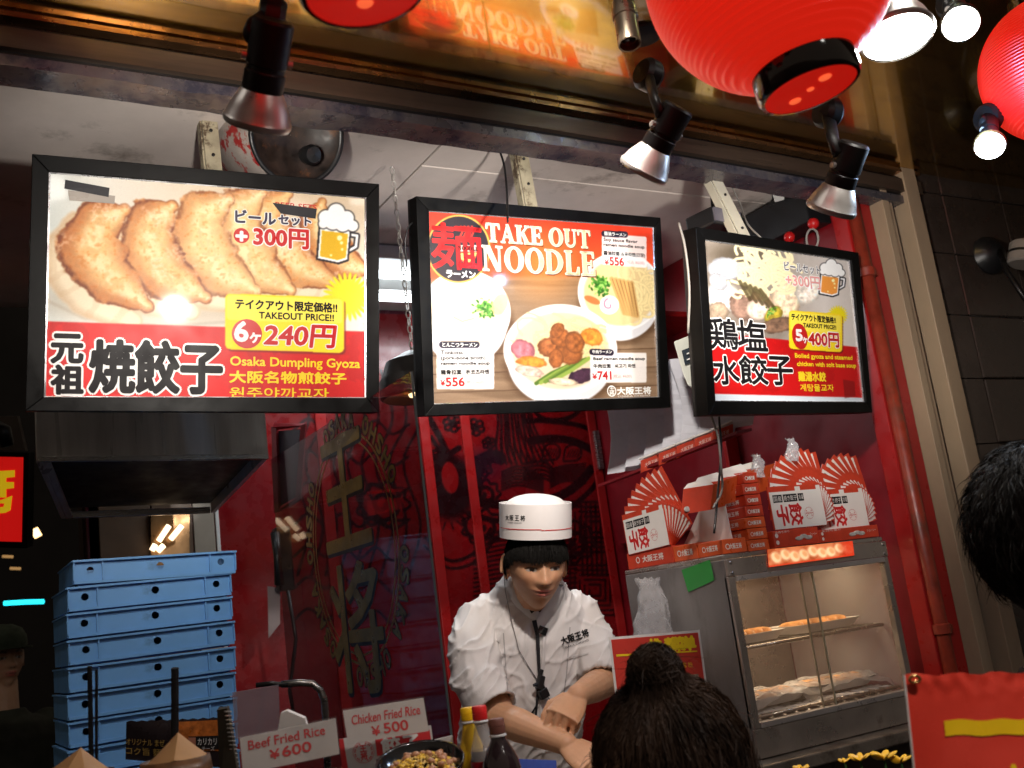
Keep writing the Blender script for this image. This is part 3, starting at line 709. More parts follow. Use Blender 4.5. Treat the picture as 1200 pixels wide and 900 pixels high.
# ---- board 1: fried gyoza
def gyoza(r, pts, W, sd, pale=0.0):  # pale whitens the middle dumplings: lamp glare put into the print
    f = np.array(pts, float)
    nz = vnoise(r.X/38, r.Y/38, sd); nf = vnoise(r.X/9, r.Y/9, sd+9); big = vnoise(r.X/80, r.Y/80, sd+3)
    sk = [(x-W*.42, y+W*.42) for x, y in pts]
    d, T, S = r.dist(sk); wd = W*1.02*np.sin(PI*np.clip(T, .03, .97))**.55
    m = 1-sst(.9, 1.06, d/wd+.10*(nz-.5)); sh = .80+.16*nz
    r.mix(m*.98, (.93, .86, .74)); r.mix(m*sst(.55, .95, d/wd)*.5, (.70, .56, .42))
    # soft pleats
    r.mix(m*.25*(np.sin(T*46+big*6) > .55), (.78, .64, .48))
    d, T, S = r.dist(pts); wd = W*np.sin(PI*np.clip(T, .02, .98))**.55; q = d/wd+.34*(nz-.5)+.12*(nf-.5)
    m = 1-sst(.88, .99, q)
    base = np.array((.93, .73, .47))*(1-pale)+np.array((.99, .87, .64))*pale
    col = base[None, None]*(.82+.32*nf[..., None])
    m3 = m[..., None]; r.c = r.c*(1-m3)+np.clip(col, 0, 1)*m3
    r.mix(m*sst(.45, .8, nz)*.45, (.98, .84, .60)); r.mix(m*sst(.3, .9, q+.2*(S > 0))*(.80-.5*pale)*(.35+.75*big), (.62, .27, .08))
    r.mix(m*sst(.72, .95, q)*(.98-.45*pale)*sst(.25, .45, nz), (.34, .11, .02)); r.mix(m*(1-sst(.0, .55, d/wd))*sst(.4, .6, vnoise(r.X/22, r.Y/22, sd+5))*.6, (1, .93, .76)); r.mix(m*sst(.5, .62, big)*sst(.45, .6, nf)*.5, (.99, .90, .80))
    r.mix(m*sst(.58, .75, nf)*.5, (.74, .40, .12))
def paint1(r):
    g = np.clip((r.Y-110)/480, 0, 1); r.c[:] = (.88, .86, .82); r.mix(.8*np.clip(1-g*1.3, 0, 1)*np.clip((r.X-300)/500, 0, 1), (.80, .68, .52))
    r.mix(.5*np.clip(1-np.abs(r.X-150)/200, 0, 1), (.74, .80, .80))
    r.line([(140, 500), (260, 556), (500, 580), (800, 560), (1130, 500)], 5, (.72, .69, .64), al=.7, soft=4)
    r.ell(560, 500, 420, 70, (.72, .64, .54), soft=.5, al=.6)
    gyoza(r, [(985, 200), (965, 260), (1000, 340), (1060, 390), (1125, 415)], 66, 16, .1)
    gyoza(r, [(880, 175), (815, 230), (835, 320), (920, 400), (1025, 450)], 80, 15, .25)
    gyoza(r, [(800, 172), (730, 222), (730, 320), (800, 412), (890, 470)], 90, 14, .45)
    gyoza(r, [(700, 192), (620, 238), (612, 330), (675, 415), (780, 472)], 98, 13, .5)
    gyoza(r, [(525, 212), (465, 262), (455, 340), (505, 425), (628, 492)], 102, 12, .15)
    gyoza(r, [(380, 225), (305, 262), (275, 335), (325, 425), (452, 520)], 106, 11, 0)
    lim = 565+(r.X-135)*.032; red = sst(-2, 2, r.Y-lim); r.mix(red, (.80, .055, .055)); n = vnoise(r.X/60, r.Y/60, 5)
    r.mix(red*(n > .6)*.3, (.62, .02, .03))
    burst(r, 1062, 490, 76); mug(r, 1026, 315, 1.0)
    P = rr_pts(688, 480, 1052, 650, 16, 12); r.poly([(x+5, y+6) for x, y in P], (.35, .05, .03), al=.6); r.poly(P, (.96, .84, .10)); r.poly(rr_pts(693, 485, 1047, 560, 12, 12), (.98, .93, .45), al=.6)
B1 = Board([(38, 182), (443, 217), (443, 484), (30, 482)], [(150, 110), (1118, 188), (1118, 800), (135, 797)], (0, 160), 2.6087, .745,
           'left menu board with pan-fried gyoza photo, priced 240 yen, in black frame', 'framed menu boards hanging over the counter')
B1.poster(paint1); B1.frame()
wh, bk, ye, rd, nv = MB(), MB(), MB(), MB(), MB()
for s_, x0, yt, x1, yb in (('元', 158, 605, 252, 690), ('祖', 158, 700, 252, 785), ('焼餃子', 276, 622, 676, 780)):
    bo = .0042 if len(s_) > 1 else .0030
    B1.text(wh, s_, x0, yt, x1, yb, .0006, bold=bo+.0042, n=12); B1.text(bk, s_, x0, yt, x1, yb, .0012, bold=bo, n=10)
B1.text(ye, 'Osaka Dumpling Gyoza', 704, 672, 1100, 708, .0006, bold=.0007); B1.text(ye, '大阪名物煎餃子', 702, 716, 1058, 752, .0006, bold=.0011)
B1.text(ye, '원주야까교자', 702, 766, 1005, 798, .0006, bold=.0004)
B1.text(bk, 'テイクアウト限定価格!!', 720, 496, 1030, 526, .0008, bold=.0009); B1.text(bk, 'TAKEOUT PRICE!!', 792, 536, 1020, 556, .0008, bold=.0006)
B1.disc(rd, 755, 603, 46, .0007); B1.text(wh, '6', 718, 566, 757, 625, .0011, bold=.0022); B1.text(wh, 'ヶ', 764, 600, 796, 630, .0011, bold=.0012)
B1.text(wh, '240円', 806, 572, 1020, 640, .0008, bold=.0042, slant=.12); B1.text(rd, '240円', 806, 572, 1020, 640, .0015, bold=.0018, slant=.12)
B1.text(wh, 'ビール', 720, 224, 842, 262, .0006, bold=.0032); B1.text(nv, 'ビール', 720, 224, 842, 262, .0012, bold=.0014)
B1.text(wh, 'セット', 852, 240, 950, 268, .0006, bold=.0032); B1.text(nv, 'セット', 852, 240, 950, 268, .0012, bold=.0012)
B1.text(wh, '300円', 776, 276, 942, 334, .0006, bold=.0044); B1.text(rd, '300円', 776, 276, 942, 334, .0014, bold=.0018)
B1.disc(rd, 738, 303, 24, .0007); B1.text(wh, '+', 722, 290, 754, 318, .0012, bold=.0020)
B1.text(rd, 'BEER SETS', 842, 200, 968, 216, .0007, bold=.0003)
for nm_, mb, m_ in (('white_lettering', wh, WHITEINK), ('black_lettering', bk, BLACKINK), ('yellow_lettering', ye, YELLOWINK), ('red_lettering', rd, REDINK), ('navy_lettering', nv, NAVYINK)):
    parts_split(B1.t, nm_, mb, m_)
TAPE = mat('black_cloth_tape', (.014, .014, .018), .45, bump=.2, bscale=200)
for pts in ([(200, 133), (335, 158), (332, 186), (197, 160)], [(832, 203), (968, 222), (964, 252), (858, 236)]):
    part(B1.t, 'black_tape', MB().prism([B1.fr(*B1.q(x, y), .0022) for x, y in pts], B1.n*.0008), TAPE)
part(B1.t, 'clear_tape', MB().prism([B1.fr(*B1.q(x, y), .0018) for x, y in [(208, 165), (352, 182), (350, 206), (212, 196)]], B1.n*.0004), mat('greyed_tape', (.35, .31, .27), .3))
for (cx, cy) in ((170, 140), (1100, 207)): pass

# ---- board 2: take out noodle
def noodles(r, cx, cy, rx, ry, n, col, sd, w=3.0):
    rg = np.random.default_rng(sd)
    for k in range(n):
        a = rg.uniform(0, 2*PI); x = cx+rx*.8*rg.uniform(-1, 1); y = cy+ry*.8*rg.uniform(-1, 1); c = rg.uniform(.6, 1.3)
        pts = [(x+rx*.45*math.cos(a+t*c*2)*(.5+t*.5), y+ry*.45*math.sin(a+t*c*2)) for t in np.linspace(0, 1.6, 7)]
        r.line(pts, w+1.2, tuple(np.array(col)*.78), al=.6, soft=1.2); r.line(pts, w, col, soft=1)
def bowl(r, cx, cy, rx, ry, broth, lip=1.16, drop=34):
    r.ell(cx+6, cy+drop+10, rx*lip*1.02, ry*lip, (.25, .15, .08), soft=.12, al=.6)
    r.ell(cx, cy+drop, rx*lip*.93, ry*lip, (.84, .84, .86), soft=.02); r.ell(cx, cy, rx*lip, ry*lip, (.95, .95, .96), soft=.015)
    r.ell(cx, cy, rx*lip*.96, ry*lip*.95, (.87, .87, .88), soft=.02); r.ell(cx, cy+3, rx, ry*.98, broth, soft=.05)
def leaf_pile(r, cx, cy, s, n, sd, cols=((.25, .5, .16), (.4, .66, .25), (.15, .36, .1), (.62, .8, .42))):
    rg = np.random.default_rng(sd)
    for k in range(n):
        x = cx+s*rg.normal(0, .42); y = cy+s*rg.normal(0, .4)
        r.ell(x, y, s*.17, s*.09, cols[k % len(cols)], a=rg.uniform(0, PI), soft=.2)
def chunk(r, cx, cy, rx, ry, col, a, sd):
    nz = vnoise(r.X/14, r.Y/14, sd); ca, sa = math.cos(a), math.sin(a); dx = r.X-cx; dy = r.Y-cy
    d = np.hypot((dx*ca+dy*sa)/rx, (-dx*sa+dy*ca)/ry)+.35*(nz-.5); m = 1-sst(.9, 1.05, d)
    c = np.array(col)[None, None]*(.6+.85*nz[..., None]); r.c = r.c*(1-m[..., None])+np.clip(c, 0, 1)*m[..., None]; r.mix(m*sst(.7, 1, d)*.5, tuple(np.array(col)*.45))
def paint2(r):
    X, Y = r.X, r.Y; n = vnoise(X/140, Y/9, 4); n2 = vnoise(X/400, Y/26, 8)
    r.c[:] = (.50, .40, .31); r.mix(.55*n, (.68, .57, .46)); r.mix(.5*sst(.5, .7, n2), (.38, .29, .21))
    for yy in (640, 705, 770): r.line([(120, yy+12), (940, yy-16)], 1.6, (.28, .18, .11), al=.8)
    top = 1-sst(370, 400, Y+.03*X); r.mix(top, (.84, .20, .09)); r.mix(top*sst(180, 330, Y)*.45, (.93, .42, .16))
    m = np.clip(1-np.hypot((X-540)/170, (Y-330)/170), 0, 1); r.mix(m*.6, (.97, .62, .28))
    bowl(r, 255, 500, 138, 130, (.93, .88, .78)); noodles(r, 270, 540, 100, 70, 26, (.95, .88, .72), 3, 3); 
    r.ell(250, 518, 52, 36, (.90, .76, .72), a=.2); r.ell(250, 516, 44, 28, (.95, .86, .80), a=.2); r.line([(215, 515), (245, 530), (285, 520)], 3, (.76, .58, .52)); leaf_pile(r, 325, 485, 40, 90, 6)
    r.ell(378, 470, 26, 40, (.90, .72, .5), a=.4, al=.7)
    bowl(r, 800, 425, 128, 120, (.86, .76, .56)); noodles(r, 870, 430, 80, 90, 44, (.92, .84, .62), 5, 4); 
    for k in range(6): r.line([(770+k*14, 380+k*3), (815+k*9, 500+k*2)], 8, (.78, .62, .38), soft=2); r.line([(772+k*14, 380+k*3), (817+k*9, 500+k*2)], 1.5, (.55, .38, .2))
    leaf_pile(r, 738, 402, 42, 95, 7); r.ell(762, 472, 34, 33, (.97, .95, .95)); 
    r.line([(762+(4+a*4.2)*math.cos(a), 472+(4+a*4.2)*math.sin(a)) for a in np.linspace(0, 4.4, 16)], 3.2, (.93, .50, .60)); r.ell(702, 455, 30, 12, (.75, .45, .25), a=.4)
    bowl(r, 590, 630, 172, 138, (.86, .77, .65), drop=38); noodles(r, 560, 600, 120, 80, 30, (.92, .82, .62), 9, 3.2); noodles(r, 700, 600, 50, 50, 26, (.93, .82, .6), 10, 3.2)
    chunk(r, 458, 630, 46, 34, (.72, .42, .46), .5, 21); chunk(r, 490, 672, 55, 20, (.92, .52, .20), .1, 22); chunk(r, 700, 585, 42, 30, (.94, .56, .22), .3, 23); chunk(r, 480, 705, 50, 20, (.90, .72, .66), .2, 24)
    for k in range(5): r.line([(505+k*16, 748-k*3), (560+k*18, 712-k*3), (650+k*10, 672-k*3)], 7, ((.30, .42, .14), (.55, .64, .28), (.42, .52, .2))[k % 3], soft=2)
    chunk(r, 665, 722, 52, 26, (.25, .15, .22), -.3, 25); chunk(r, 600, 742, 50, 14, (.88, .78, .66), .1, 29)
    for k, (x, y, a_, b_) in enumerate(((560, 620, 50, 36), (620, 640, 48, 42), (590, 585, 44, 34), (640, 605, 40, 34), (575, 660, 36, 26), (580, 562, 30, 22))): chunk(r, x, y, a_, b_, (.62, .36, .19), .4*k, 30+k)
    for P in (rr_pts(155, 612, 357, 768, 6), rr_pts(695, 640, 893, 745, 6), rr_pts(736, 220, 893, 330, 6, 12)): r.poly(P, (.96, .95, .95), al=.88)
    for P in (rr_pts(163, 600, 307, 624, 12), rr_pts(692, 626, 778, 648, 10, 3), rr_pts(734, 210, 828, 232, 10, 4)): r.poly(P, (.12, .09, .17))
    r.ell(232, 275, 112, 120, (.85, .68, .30), soft=.01); r.ell(232, 275, 106, 114, (.13, .09, .13), soft=.01)
    r.poly([(222, 262), (304, 262), (302, 285), (290, 312), (270, 326), (252, 326), (232, 308), (224, 285)], (.78, .16, .12)); r.poly([(230, 290), (298, 288), (286, 310), (268, 322), (254, 322), (238, 308)], (.95, .85, .45))
    for k in range(4): r.line([(243+k*13, 250), (238+k*13, 232), (246+k*13, 214), (240+k*13, 196)], 3.2, (.85, .2, .14))
    r.poly(rr_pts(226, 262, 302, 284, 3), (.93, .9, .86))
B2 = Board([(485, 231), (771, 256), (783, 478), (495, 488)], [(122, 142), (915, 200), (934, 797), (140, 822)], (460, 200), 3.0, .752,
           'middle menu board headed TAKE OUT NOODLE with three ramen bowls, black frame', 'framed menu boards hanging over the counter')
B2.poster(paint2, 560, 420); B2.frame()
GOLDLIGHT = mat('pale_gold_ink', (.86, .74, .42), .35, var=.35, vscale=20)
wh, bk, rd, go, gd, pk = MB(), MB(), MB(), MB(), MB(), MB()
for s_, x0, yt, x1, yb in (('TAKE OUT', 330, 184, 692, 250), ('NOODLE', 318, 262, 708, 352)):
    B2.text(gd, s_, x0, yt, x1, yb, .0006, bold=.0022, font='serif', shift=(.0028, -.0028)); B2.text(wh, s_, x0, yt, x1, yb, .0011, bold=.0017, font='serif'); B2.text(go, s_, x0, yt, x1, yb, .0018, bold=.0004, font='serif')
B2.text(rd, '麺', 140, 182, 312, 342, .0007, bold=.0022)
B2.text(bk, 'NOODLE', 230, 264, 299, 279, .0012, bold=.0003, font='serif'); B2.text(wh, 'ラーメン', 190, 350, 290, 374, .0009, bold=.0011)
B2.text(wh, 'とんこつラーメン', 175, 605, 297, 619, .0009, bold=.0003); B2.text(wh, '牛肉ラーメン', 702, 631, 770, 643, .0009, bold=.0003); B2.text(wh, '醤油ラーメン', 744, 214, 820, 227, .0009, bold=.0003)
for s_, x0, yt, x1, yb in (('Tonkotsu', 170, 632, 248, 646), ('(pork-bone broth)', 170, 652, 326, 668), ('ramen noodle soup', 170, 672, 341, 686), ('豬骨拉面   돈코츠라멘', 170, 700, 338, 717),
                       ('Beef ramen noodle soup', 706, 656, 886, 669), ('牛肉拉面   쇠고기 라멘', 706, 680, 853, 694), ('Soy sauce flavor', 742, 236, 860, 250), ('ramen noodle soup', 742, 254, 884, 268), ('醤油拉面 쇼유라멘(간장)', 742, 282, 886, 298)):
    B2.text(bk, s_, x0, yt, x1, yb, .0009, bold=.0005, n=4)
for s_, x0, yt, x1, yb in (('556', 188, 728, 252, 758), ('741', 722, 706, 768, 735), ('556', 764, 304, 812, 332)):
    B2.text(rd, s_, x0, yt, x1, yb, .0009, bold=.0009); B2.text(rd, '¥', x0-19, yt+8, x0-4, yb-2, .0009, bold=.0004); B2.text(pk, '(税込 ¥600)', x1+6, yt+10, x1+72, yt+26, .0009, n=4)
B2.text(wh, '大阪王将', 790, 762, 908, 788, .0007, bold=.0009); B2.disc(wh, 770, 775, 16, .0007, r2=.8); B2.text(wh, '王', 762, 760, 779, 774, .0007, bold=.0003); B2.text(wh, '将', 762, 775, 779, 790, .0007, bold=.0003)
B2.text(wh, 'OSAKA OHSHO', 792, 791, 905, 796, .0007)
for nm_, mb, m_ in (('white_lettering', wh, WHITEINK), ('black_lettering', bk, BLACKINK), ('red_lettering', rd, REDINK), ('gold_lettering', go, GOLDLIGHT), ('brown_letter_shadow', gd, mat('brown_shadow_ink', (.25, .09, .02), .4)), ('pink_lettering', pk, mat('faded_pink_ink', (.6, .28, .28), .5))):
    parts_split(B2.t, nm_, mb, m_)
# gold ring round the badge is part of the print

# ---- board 3: boiled gyoza
def paint3(r):
    X, Y = r.X, r.Y; n = vnoise(X/60, Y/60, 3); n2 = vnoise(X/24, Y/24, 6)
    r.c[:] = (.62, .58, .54); r.mix(.7*n, (.38, .33, .28)); r.mix(.85*np.clip((X-440)/180, 0, 1), (.88, .85, .82))
    r.ell(300, 200, 120, 50, (.28, .24, .18), soft=.6, al=.7)
    for k, (x, y, a_, b_, c) in enumerate(((235, 250, 70, 44, (.78, .79, .82)), (225, 360, 74, 58, (.82, .80, .78)), (205, 300, 40, 30, (.7, .7, .72)), (380, 380, 56, 40, (.86, .70, .58)), (300, 395, 60, 50, (.56, .44, .38)),
                                      (470, 370, 76, 56, (.95, .83, .70)), (360, 410, 40, 46, (.94, .82, .74)), (560, 330, 66, 50, (.93, .88, .82)), (420, 430, 40, 30, (.70, .62, .2)), (200, 420, 50, 40, (.60, .52, .44)), (440, 470, 70, 30, (.50, .38, .3)))):
        chunk(r, x, y, a_, b_, c, .3*k, 50+k)
    noodles(r, 380, 250, 110, 80, 60, (.95, .90, .72), 31, 5); noodles(r, 330, 300, 60, 60, 20, (.93, .88, .7), 32, 4.5)
    for k in range(5): r.line([(290+k*20, 300+k*8), (330+k*24, 370+k*9)], 7, (.22, .18, .08), al=.75, soft=3)
    leaf_pile(r, 410, 420, 24, 30, 4)
    lim = 500+(X-190)*.10; red = sst(-2, 2, Y-lim); r.mix(red, (.76, .04, .05)); r.mix(red*.3*(vnoise(X/70, Y/70, 2) > .58), (.58, .02, .03))
    ws = 738+(X-185)*.026; r.mix(sst(-2, 2, Y-ws), (.83, .87, .90))
    burst(r, 672, 432, 40, 22); mug(r, 645, 300, .8, (.93, .6, .25))
    P = rr_pts(482, 412, 690, 562, 14, 15); r.poly([(x+4, y+5) for x, y in P], (.3, .05, .03), al=.6); r.poly(P, (.96, .84, .12)); r.poly(rr_pts(487, 418, 684, 490, 10, 15), (.98, .92, .42), al=.6)
    r.poly([(692, 682), (738, 690), (742, 748), (700, 756)], (.45, .02, .03), al=.6)
B3 = Board([(811, 267), (1002, 297), (1018, 484), (826, 487)], [(143, 137), (715, 218), (772, 772), (183, 768)], (780, 240), 3.3333, .70,
           'right menu board with boiled gyoza in chicken soup, priced 400 yen, black frame', 'framed menu boards hanging over the counter')
B3.poster(paint3, 460, 420); B3.frame()
wh, bk, ye, rd, nv, pk = MB(), MB(), MB(), MB(), MB(), MB()
for s_, x0, yt, x1, yb in (('鶏', 176, 442, 278, 560), ('塩', 284, 448, 392, 566), ('水', 190, 590, 284, 700), ('餃', 292, 590, 396, 700), ('子', 402, 592, 494, 702)):
    B3.text(wh, s_, x0, yt, x1, yb, .0006, bold=.0052, n=12); B3.text(bk, s_, x0, yt, x1, yb, .0014, bold=.0019, n=10)
B3.text(bk, 'テイクアウト限定価格!!', 492, 424, 662, 450, .0008, bold=.0008); B3.text(bk, 'TAKEOUT PRICE!!', 538, 462, 664, 478, .0008, bold=.0006)
B3.disc(rd, 524, 514, 30, .0007); B3.text(wh, '5', 510, 488, 532, 530, .0011, bold=.0022); B3.text(wh, 'ヶ', 536, 518, 552, 540, .0011, bold=.0010)
B3.text(wh, '400円', 558, 496, 672, 550, .0009, bold=.0044, slant=.1); B3.text(rd, '400円', 558, 496, 672, 550, .0016, bold=.0018, slant=.1)
B3.text(ye, 'Boiled gyoza and steamed', 506, 580, 728, 602, .0006, bold=.0008); B3.text(ye, 'chicken with solt base soup', 514, 612, 742, 634, .0006, bold=.0008); B3.text(ye, '雞湯水餃', 520, 652, 624, 688, .0006, bold=.0014); B3.text(ye, '계탕물교자', 526, 700, 656, 728, .0006, bold=.0005)
B3.text(wh, 'ビールセット', 464, 222, 600, 256, .0006, bold=.0026); B3.text(nv, 'ビールセット', 464, 222, 600, 256, .0010, bold=.0007)
B3.text(wh, '+300円', 470, 268, 600, 316, .0006, bold=.0030); B3.text(pk, '+300円', 470, 268, 600, 316, .0012, bold=.0009)
for nm_, mb, m_ in (('white_lettering', wh, WHITEINK), ('black_lettering', bk, BLACKINK), ('yellow_lettering', ye, YELLOWINK), ('red_lettering', rd, REDINK), ('navy_lettering', nv, GREYINK), ('pale_red_lettering', pk, mat('pale_red_ink', (.75, .32, .30), .4))):
    parts_split(B3.t, nm_, mb, m_)
# metal straps the boards hang from
STRAP = mat('rusty_cream_strap', (.42, .37, .26), .5, .1, var=.3, vscale=20, bump=.2, dirt=((.09, .055, .03), 26, .52, .62))
STRAP2 = mat('clean_cream_strap', (.62, .58, .46), .45, var=.15, dirt=((.2, .12, .06), 30, .66, .75))
for B, (xt, yt), (xb, yb), wd, m_, lb in ((B1, (255, 115), (253, 200), .036, STRAP, 'speckled cream strap holding the left menu board'), (B2, (613, 165), (626, 243), .036, STRAP, 'rust speckled strap holding the middle menu board'), (B3, (882, 212), (893, 282), .036, STRAP2, 'bright cream strap holding the right menu board')):
    pb = onP(xb, yb, B.O-B.n*.03, B.n); pt = V((onY(xt, yt, pb.y+.02).x, pb.y+.02, 2.684)); pt.y = max(pt.y, 2.042); pt.x = pb.x+(.0 if B is not B3 else -.01)
    lo = pb-V((0, 0, .12))
    t = thing('hanging_strap', lb, 'strap', pt, 'straps holding the menu boards')
    bb = MB().slab(lo+V((-wd/2, 0, 0)), lo+V((wd/2, 0, 0)), pt+V((wd/2, 0, 0)), pt+V((-wd/2, 0, 0)), (0, .005, 0)); part(t, 'strap_bar', bb, m_, bev=.001)
    part(t, 'strap_flange', MB().slab(lo+V((-wd/2-.004, .006, 0)), lo+V((-wd/2, .006, 0)), pt+V((-wd/2, .006, 0)), pt+V((-wd/2-.004, .006, 0)), (0, .025, 0)), m_)
    for k in range(3): part(t, 'strap_bolt', MB().lathe([(.004, 0), (.004, .003), (.0025, .004)], pt+(lo-pt)*(.1+.25*k)+V((0, -.0005, 0)), (0, -1, 0), 10), BLACKM)
# cables behind the boards
def cable(name, label, pts, r_, m_, D=None):
    P = [V(p) for p in pts]; q = []
    E = [P[0]*2-P[1]]+P+[P[-1]*2-P[-2]]
    for i in range(1, len(E)-2):
        for k in range(6):
            t = k/6; q.append(.5*((2*E[i])+(E[i+1]-E[i-1])*t+(2*E[i-1]-5*E[i]+4*E[i+1]-E[i+2])*t*t+(-E[i-1]+3*E[i]-3*E[i+1]+E[i+2])*t**3))
    q.append(P[-1]); return single(name, label, 'cable', MB().tube(q, r_, 6), m_, smooth=True)
GREYC = mat('grey_cable', (.3, .28, .25), .5)
cable('thin_cable', 'thin black cable dropping from the ceiling to the middle menu board', [onY(585, 175, 2.12), onY(591, 195, 2.1), onY(594, 225, 2.05), onY(595, 260, 1.95)], .003, BLACKP)
cable('thin_cable', 'pale cable looping beside the strap of the right menu board', [onY(857, 217, 2.1), onY(868, 240, 2.05), onY(876, 262, 1.95), onY(893, 280, 1.88)], .0025, GREYC)
cable('thin_cable', 'pale cable running down the left edge of the right menu board', [B3.fr(-.012, .47, -.02), B3.fr(-.02, .40, 0), B3.fr(-.018, .3, 0), B3.fr(-.012, .2, -.02)], .003, GREYC)
cable('thin_cable', 'thin cable curling at the top left corner of the middle menu board', [B2.fr(.03, .475, -.02), B2.fr(-.004, .46, -.01), B2.fr(-.018, .42, -.01), B2.fr(-.012, .36, -.02)], .002, BLACKP)
cable('dangling_cable', 'grey cables dangling under the left corner of the right menu board', [B3.fr(.06, .0, -.03), B3.fr(.09, -.05, -.04), B3.fr(.08, -.12, -.03), B3.fr(.1, -.18, -.05), B3.fr(.05, -.22, -.04)], .003, GREYC)
cable('dangling_cable', 'black cable dangling behind the carton fans under the right menu board', [B3.fr(.10, .0, -.04), B3.fr(.11, -.08, -.05), B3.fr(.08, -.2, -.05), B3.fr(.045, -.28, -.04)], .003, BLACKP)
# ================================================================== lamps and lanterns under the canopy
LENS = mat('lit_lamp_lens', (.9, .9, .9), .3, var=0, emit=(1, .95, .88), es=26)
LENSB = mat('lit_cool_lens', (.9, .9, .9), .3, var=0, emit=(.80, .90, 1), es=34)
REFL = mat('lamp_reflector', (.8, .8, .78), .15, 1, var=.05)
def frame_of(d):
    d = V(d).normalized(); a = d.orthogonal().normalized(); return d, a, d.cross(a)
def spotlight(label, rim, dirv, r, body, joint, arm, base, lens=LENS, shell=SILVER, bodym=BLACKM, group='spotlights on swivel arms under the brass canopy', recess=.012):
    """rim: centre of the open mouth, dirv: where it points, r mouth radius, body length; joint: swivel point; base on the canopy"""
    d = V(dirv).normalized(); t = thing('spotlight', label, 'spotlight', base, group)
    part(t, 'lamp_shade', MB().lathe([(r*.97, -.002), (r, 0), (r*1.03, .003), (r*1.03, .008), (r*.985, .011), (r*.90, r*.5), (r*.66, r*.98), (r*.56, r*1.1)], rim, -d, 40, cap=False), shell, asm=30)
    part(t, 'reflector_bowl', MB().lathe([(r*.955, .0015), (r*.8, r*.6), (r*.3, r*.95), (.001, r)], rim, -d, 32, cap=False), REFL, smooth=True)
    part(t, 'lens', MB().lathe([(r*.90, 0), (r*.6, -.004), (.001, -.006)], rim-d*recess, d*-1, 32, cap=False), lens, smooth=True)
    b0 = rim-d*r*1.0; b1 = b0-d*body
    part(t, 'lamp_body', MB().lathe([(r*.60, 0), (r*.62, .004), (r*.62, body*.28), (r*.58, body*.3), (r*.58, body*.36), (r*.62, body*.38), (r*.62, body-.004), (r*.55, body), (.001, body)], b0, -d, 28, cap=False), bodym, asm=30)
    j = V(joint); mid = b0-d*body*.45
    dd, a, b = frame_of((j-mid).cross(d) if (j-mid).cross(d).length > 1e-4 else (1, 0, 0))
    o_ = dd*(r*.66)*(1 if dd.dot(V(FWD)) < 0 else -1)
    part(t, 'swivel_arm', MB().tube([b0-d*body*.7+o_*.9, mid*.3+(b1+j)/2*.7+o_*.8, j], [.015, .014, .016], 10, flat=.6), bodym, smooth=True)
    part(t, 'yoke_bolt', MB().lathe([(.006, -r*.75), (.006, r*.75)], mid, dd, 12), SILVER, asm=30)
    part(t, 'swivel_joint', MB().lathe([(.001, -.02), (.024, -.019), (.031, -.010), (.031, .010), (.024, .019), (.001, .02)], j, dd, 26, cap=False), bodym, asm=30)
    if arm: part(t, 'stem', MB().tube([j]+[V(p) for p in arm]+[V(base)], .011, 12), bodym, smooth=True)
    part(t, 'base_plate', MB().lathe([(.045, 0), (.045, .006), (.03, .014), (.012, .018)], base, BN, 26), bodym, asm=30)
    return t
def fixture(label, rim, Dr, aim, B, r, body, elbow, De, basepx, energy, vis, spot=85, col=(1, .93, .84), **k):
    ri = at(*rim, Dr); tg = onP(*aim, B.O, B.n) if B is not None else aim
    d0 = (tg-ri).normalized(); d = (V(RGT)*vis-V(UPV)+V(FWD)*.42).normalized(); el = at(*elbow, De); ba = onB(*basepx)+BN*.001
    spotlight(label, ri, d, r, body, el, [], ba, **k)
    lamp('SPOT', 'spot_bulb', ri+d*.012+d0*.01, energy, col, tg, .022, spot, .85)
fixture('spotlight with brushed shade above the left menu board', (301, 146), 1.50, (262, 285), B1, .047, .10, (318, 20), 1.52, (312, -30), 38, -.28)
fixture('black spotlight on an elbow arm above the middle menu board', (753, 202), 1.92, (628, 372), B2, .047, .085, (760, 88), 1.98, (752, 40), 58, -.55)
fixture('spotlight hanging above the right menu board, below the large lantern', (973, 247), 2.00, (930, 345), B3, .047, .085, (970, 132), 2.02, (966, 118), 42, -.26)
# extra joints on spotlight arms: black swivel drums, seen at the elbows
# small silver cylinder (camera) beside the middle spotlight
t = thing('camera_tube', 'small metal camera cylinder pointing down beside the middle spotlight', 'camera', onB(728, -12))
bs = at(730, 2, 1.92); en = at(738, 52, 1.88); ax = (en-bs).normalized()
part(t, 'camera_housing', MB().lathe([(.019, 0), (.021, .003), (.021, .02), (.0235, .022), (.0235, .04), (.021, .042), (.021, (en-bs).length), (.018, (en-bs).length), (.016, (en-bs).length-.012), (.001, (en-bs).length-.012)], bs, ax, 30, cap=False), mat('worn_bronze_metal', (.3, .24, .17), .3, .9, var=.3), asm=35)
part(t, 'camera_lens', MB().lathe([(.013, 0), (.009, .003), (.001, .004)], en-ax*.012, ax, 24, cap=False), mat('lens_glass', (.01, .01, .015), .05), smooth=True)
part(t, 'mount_arm', MB().tube([bs, at(722, -30, 1.98), onB(720, -42)], .012, 12), BLACKM, smooth=True)
part(t, 'mount_plate', MB().lathe([(.06, 0), (.06, .006), (.05, .009)], onB(720, -30)+BN*.001, BN, 30), mat('brass_plate', (.5, .38, .14), .25, .9), asm=30)

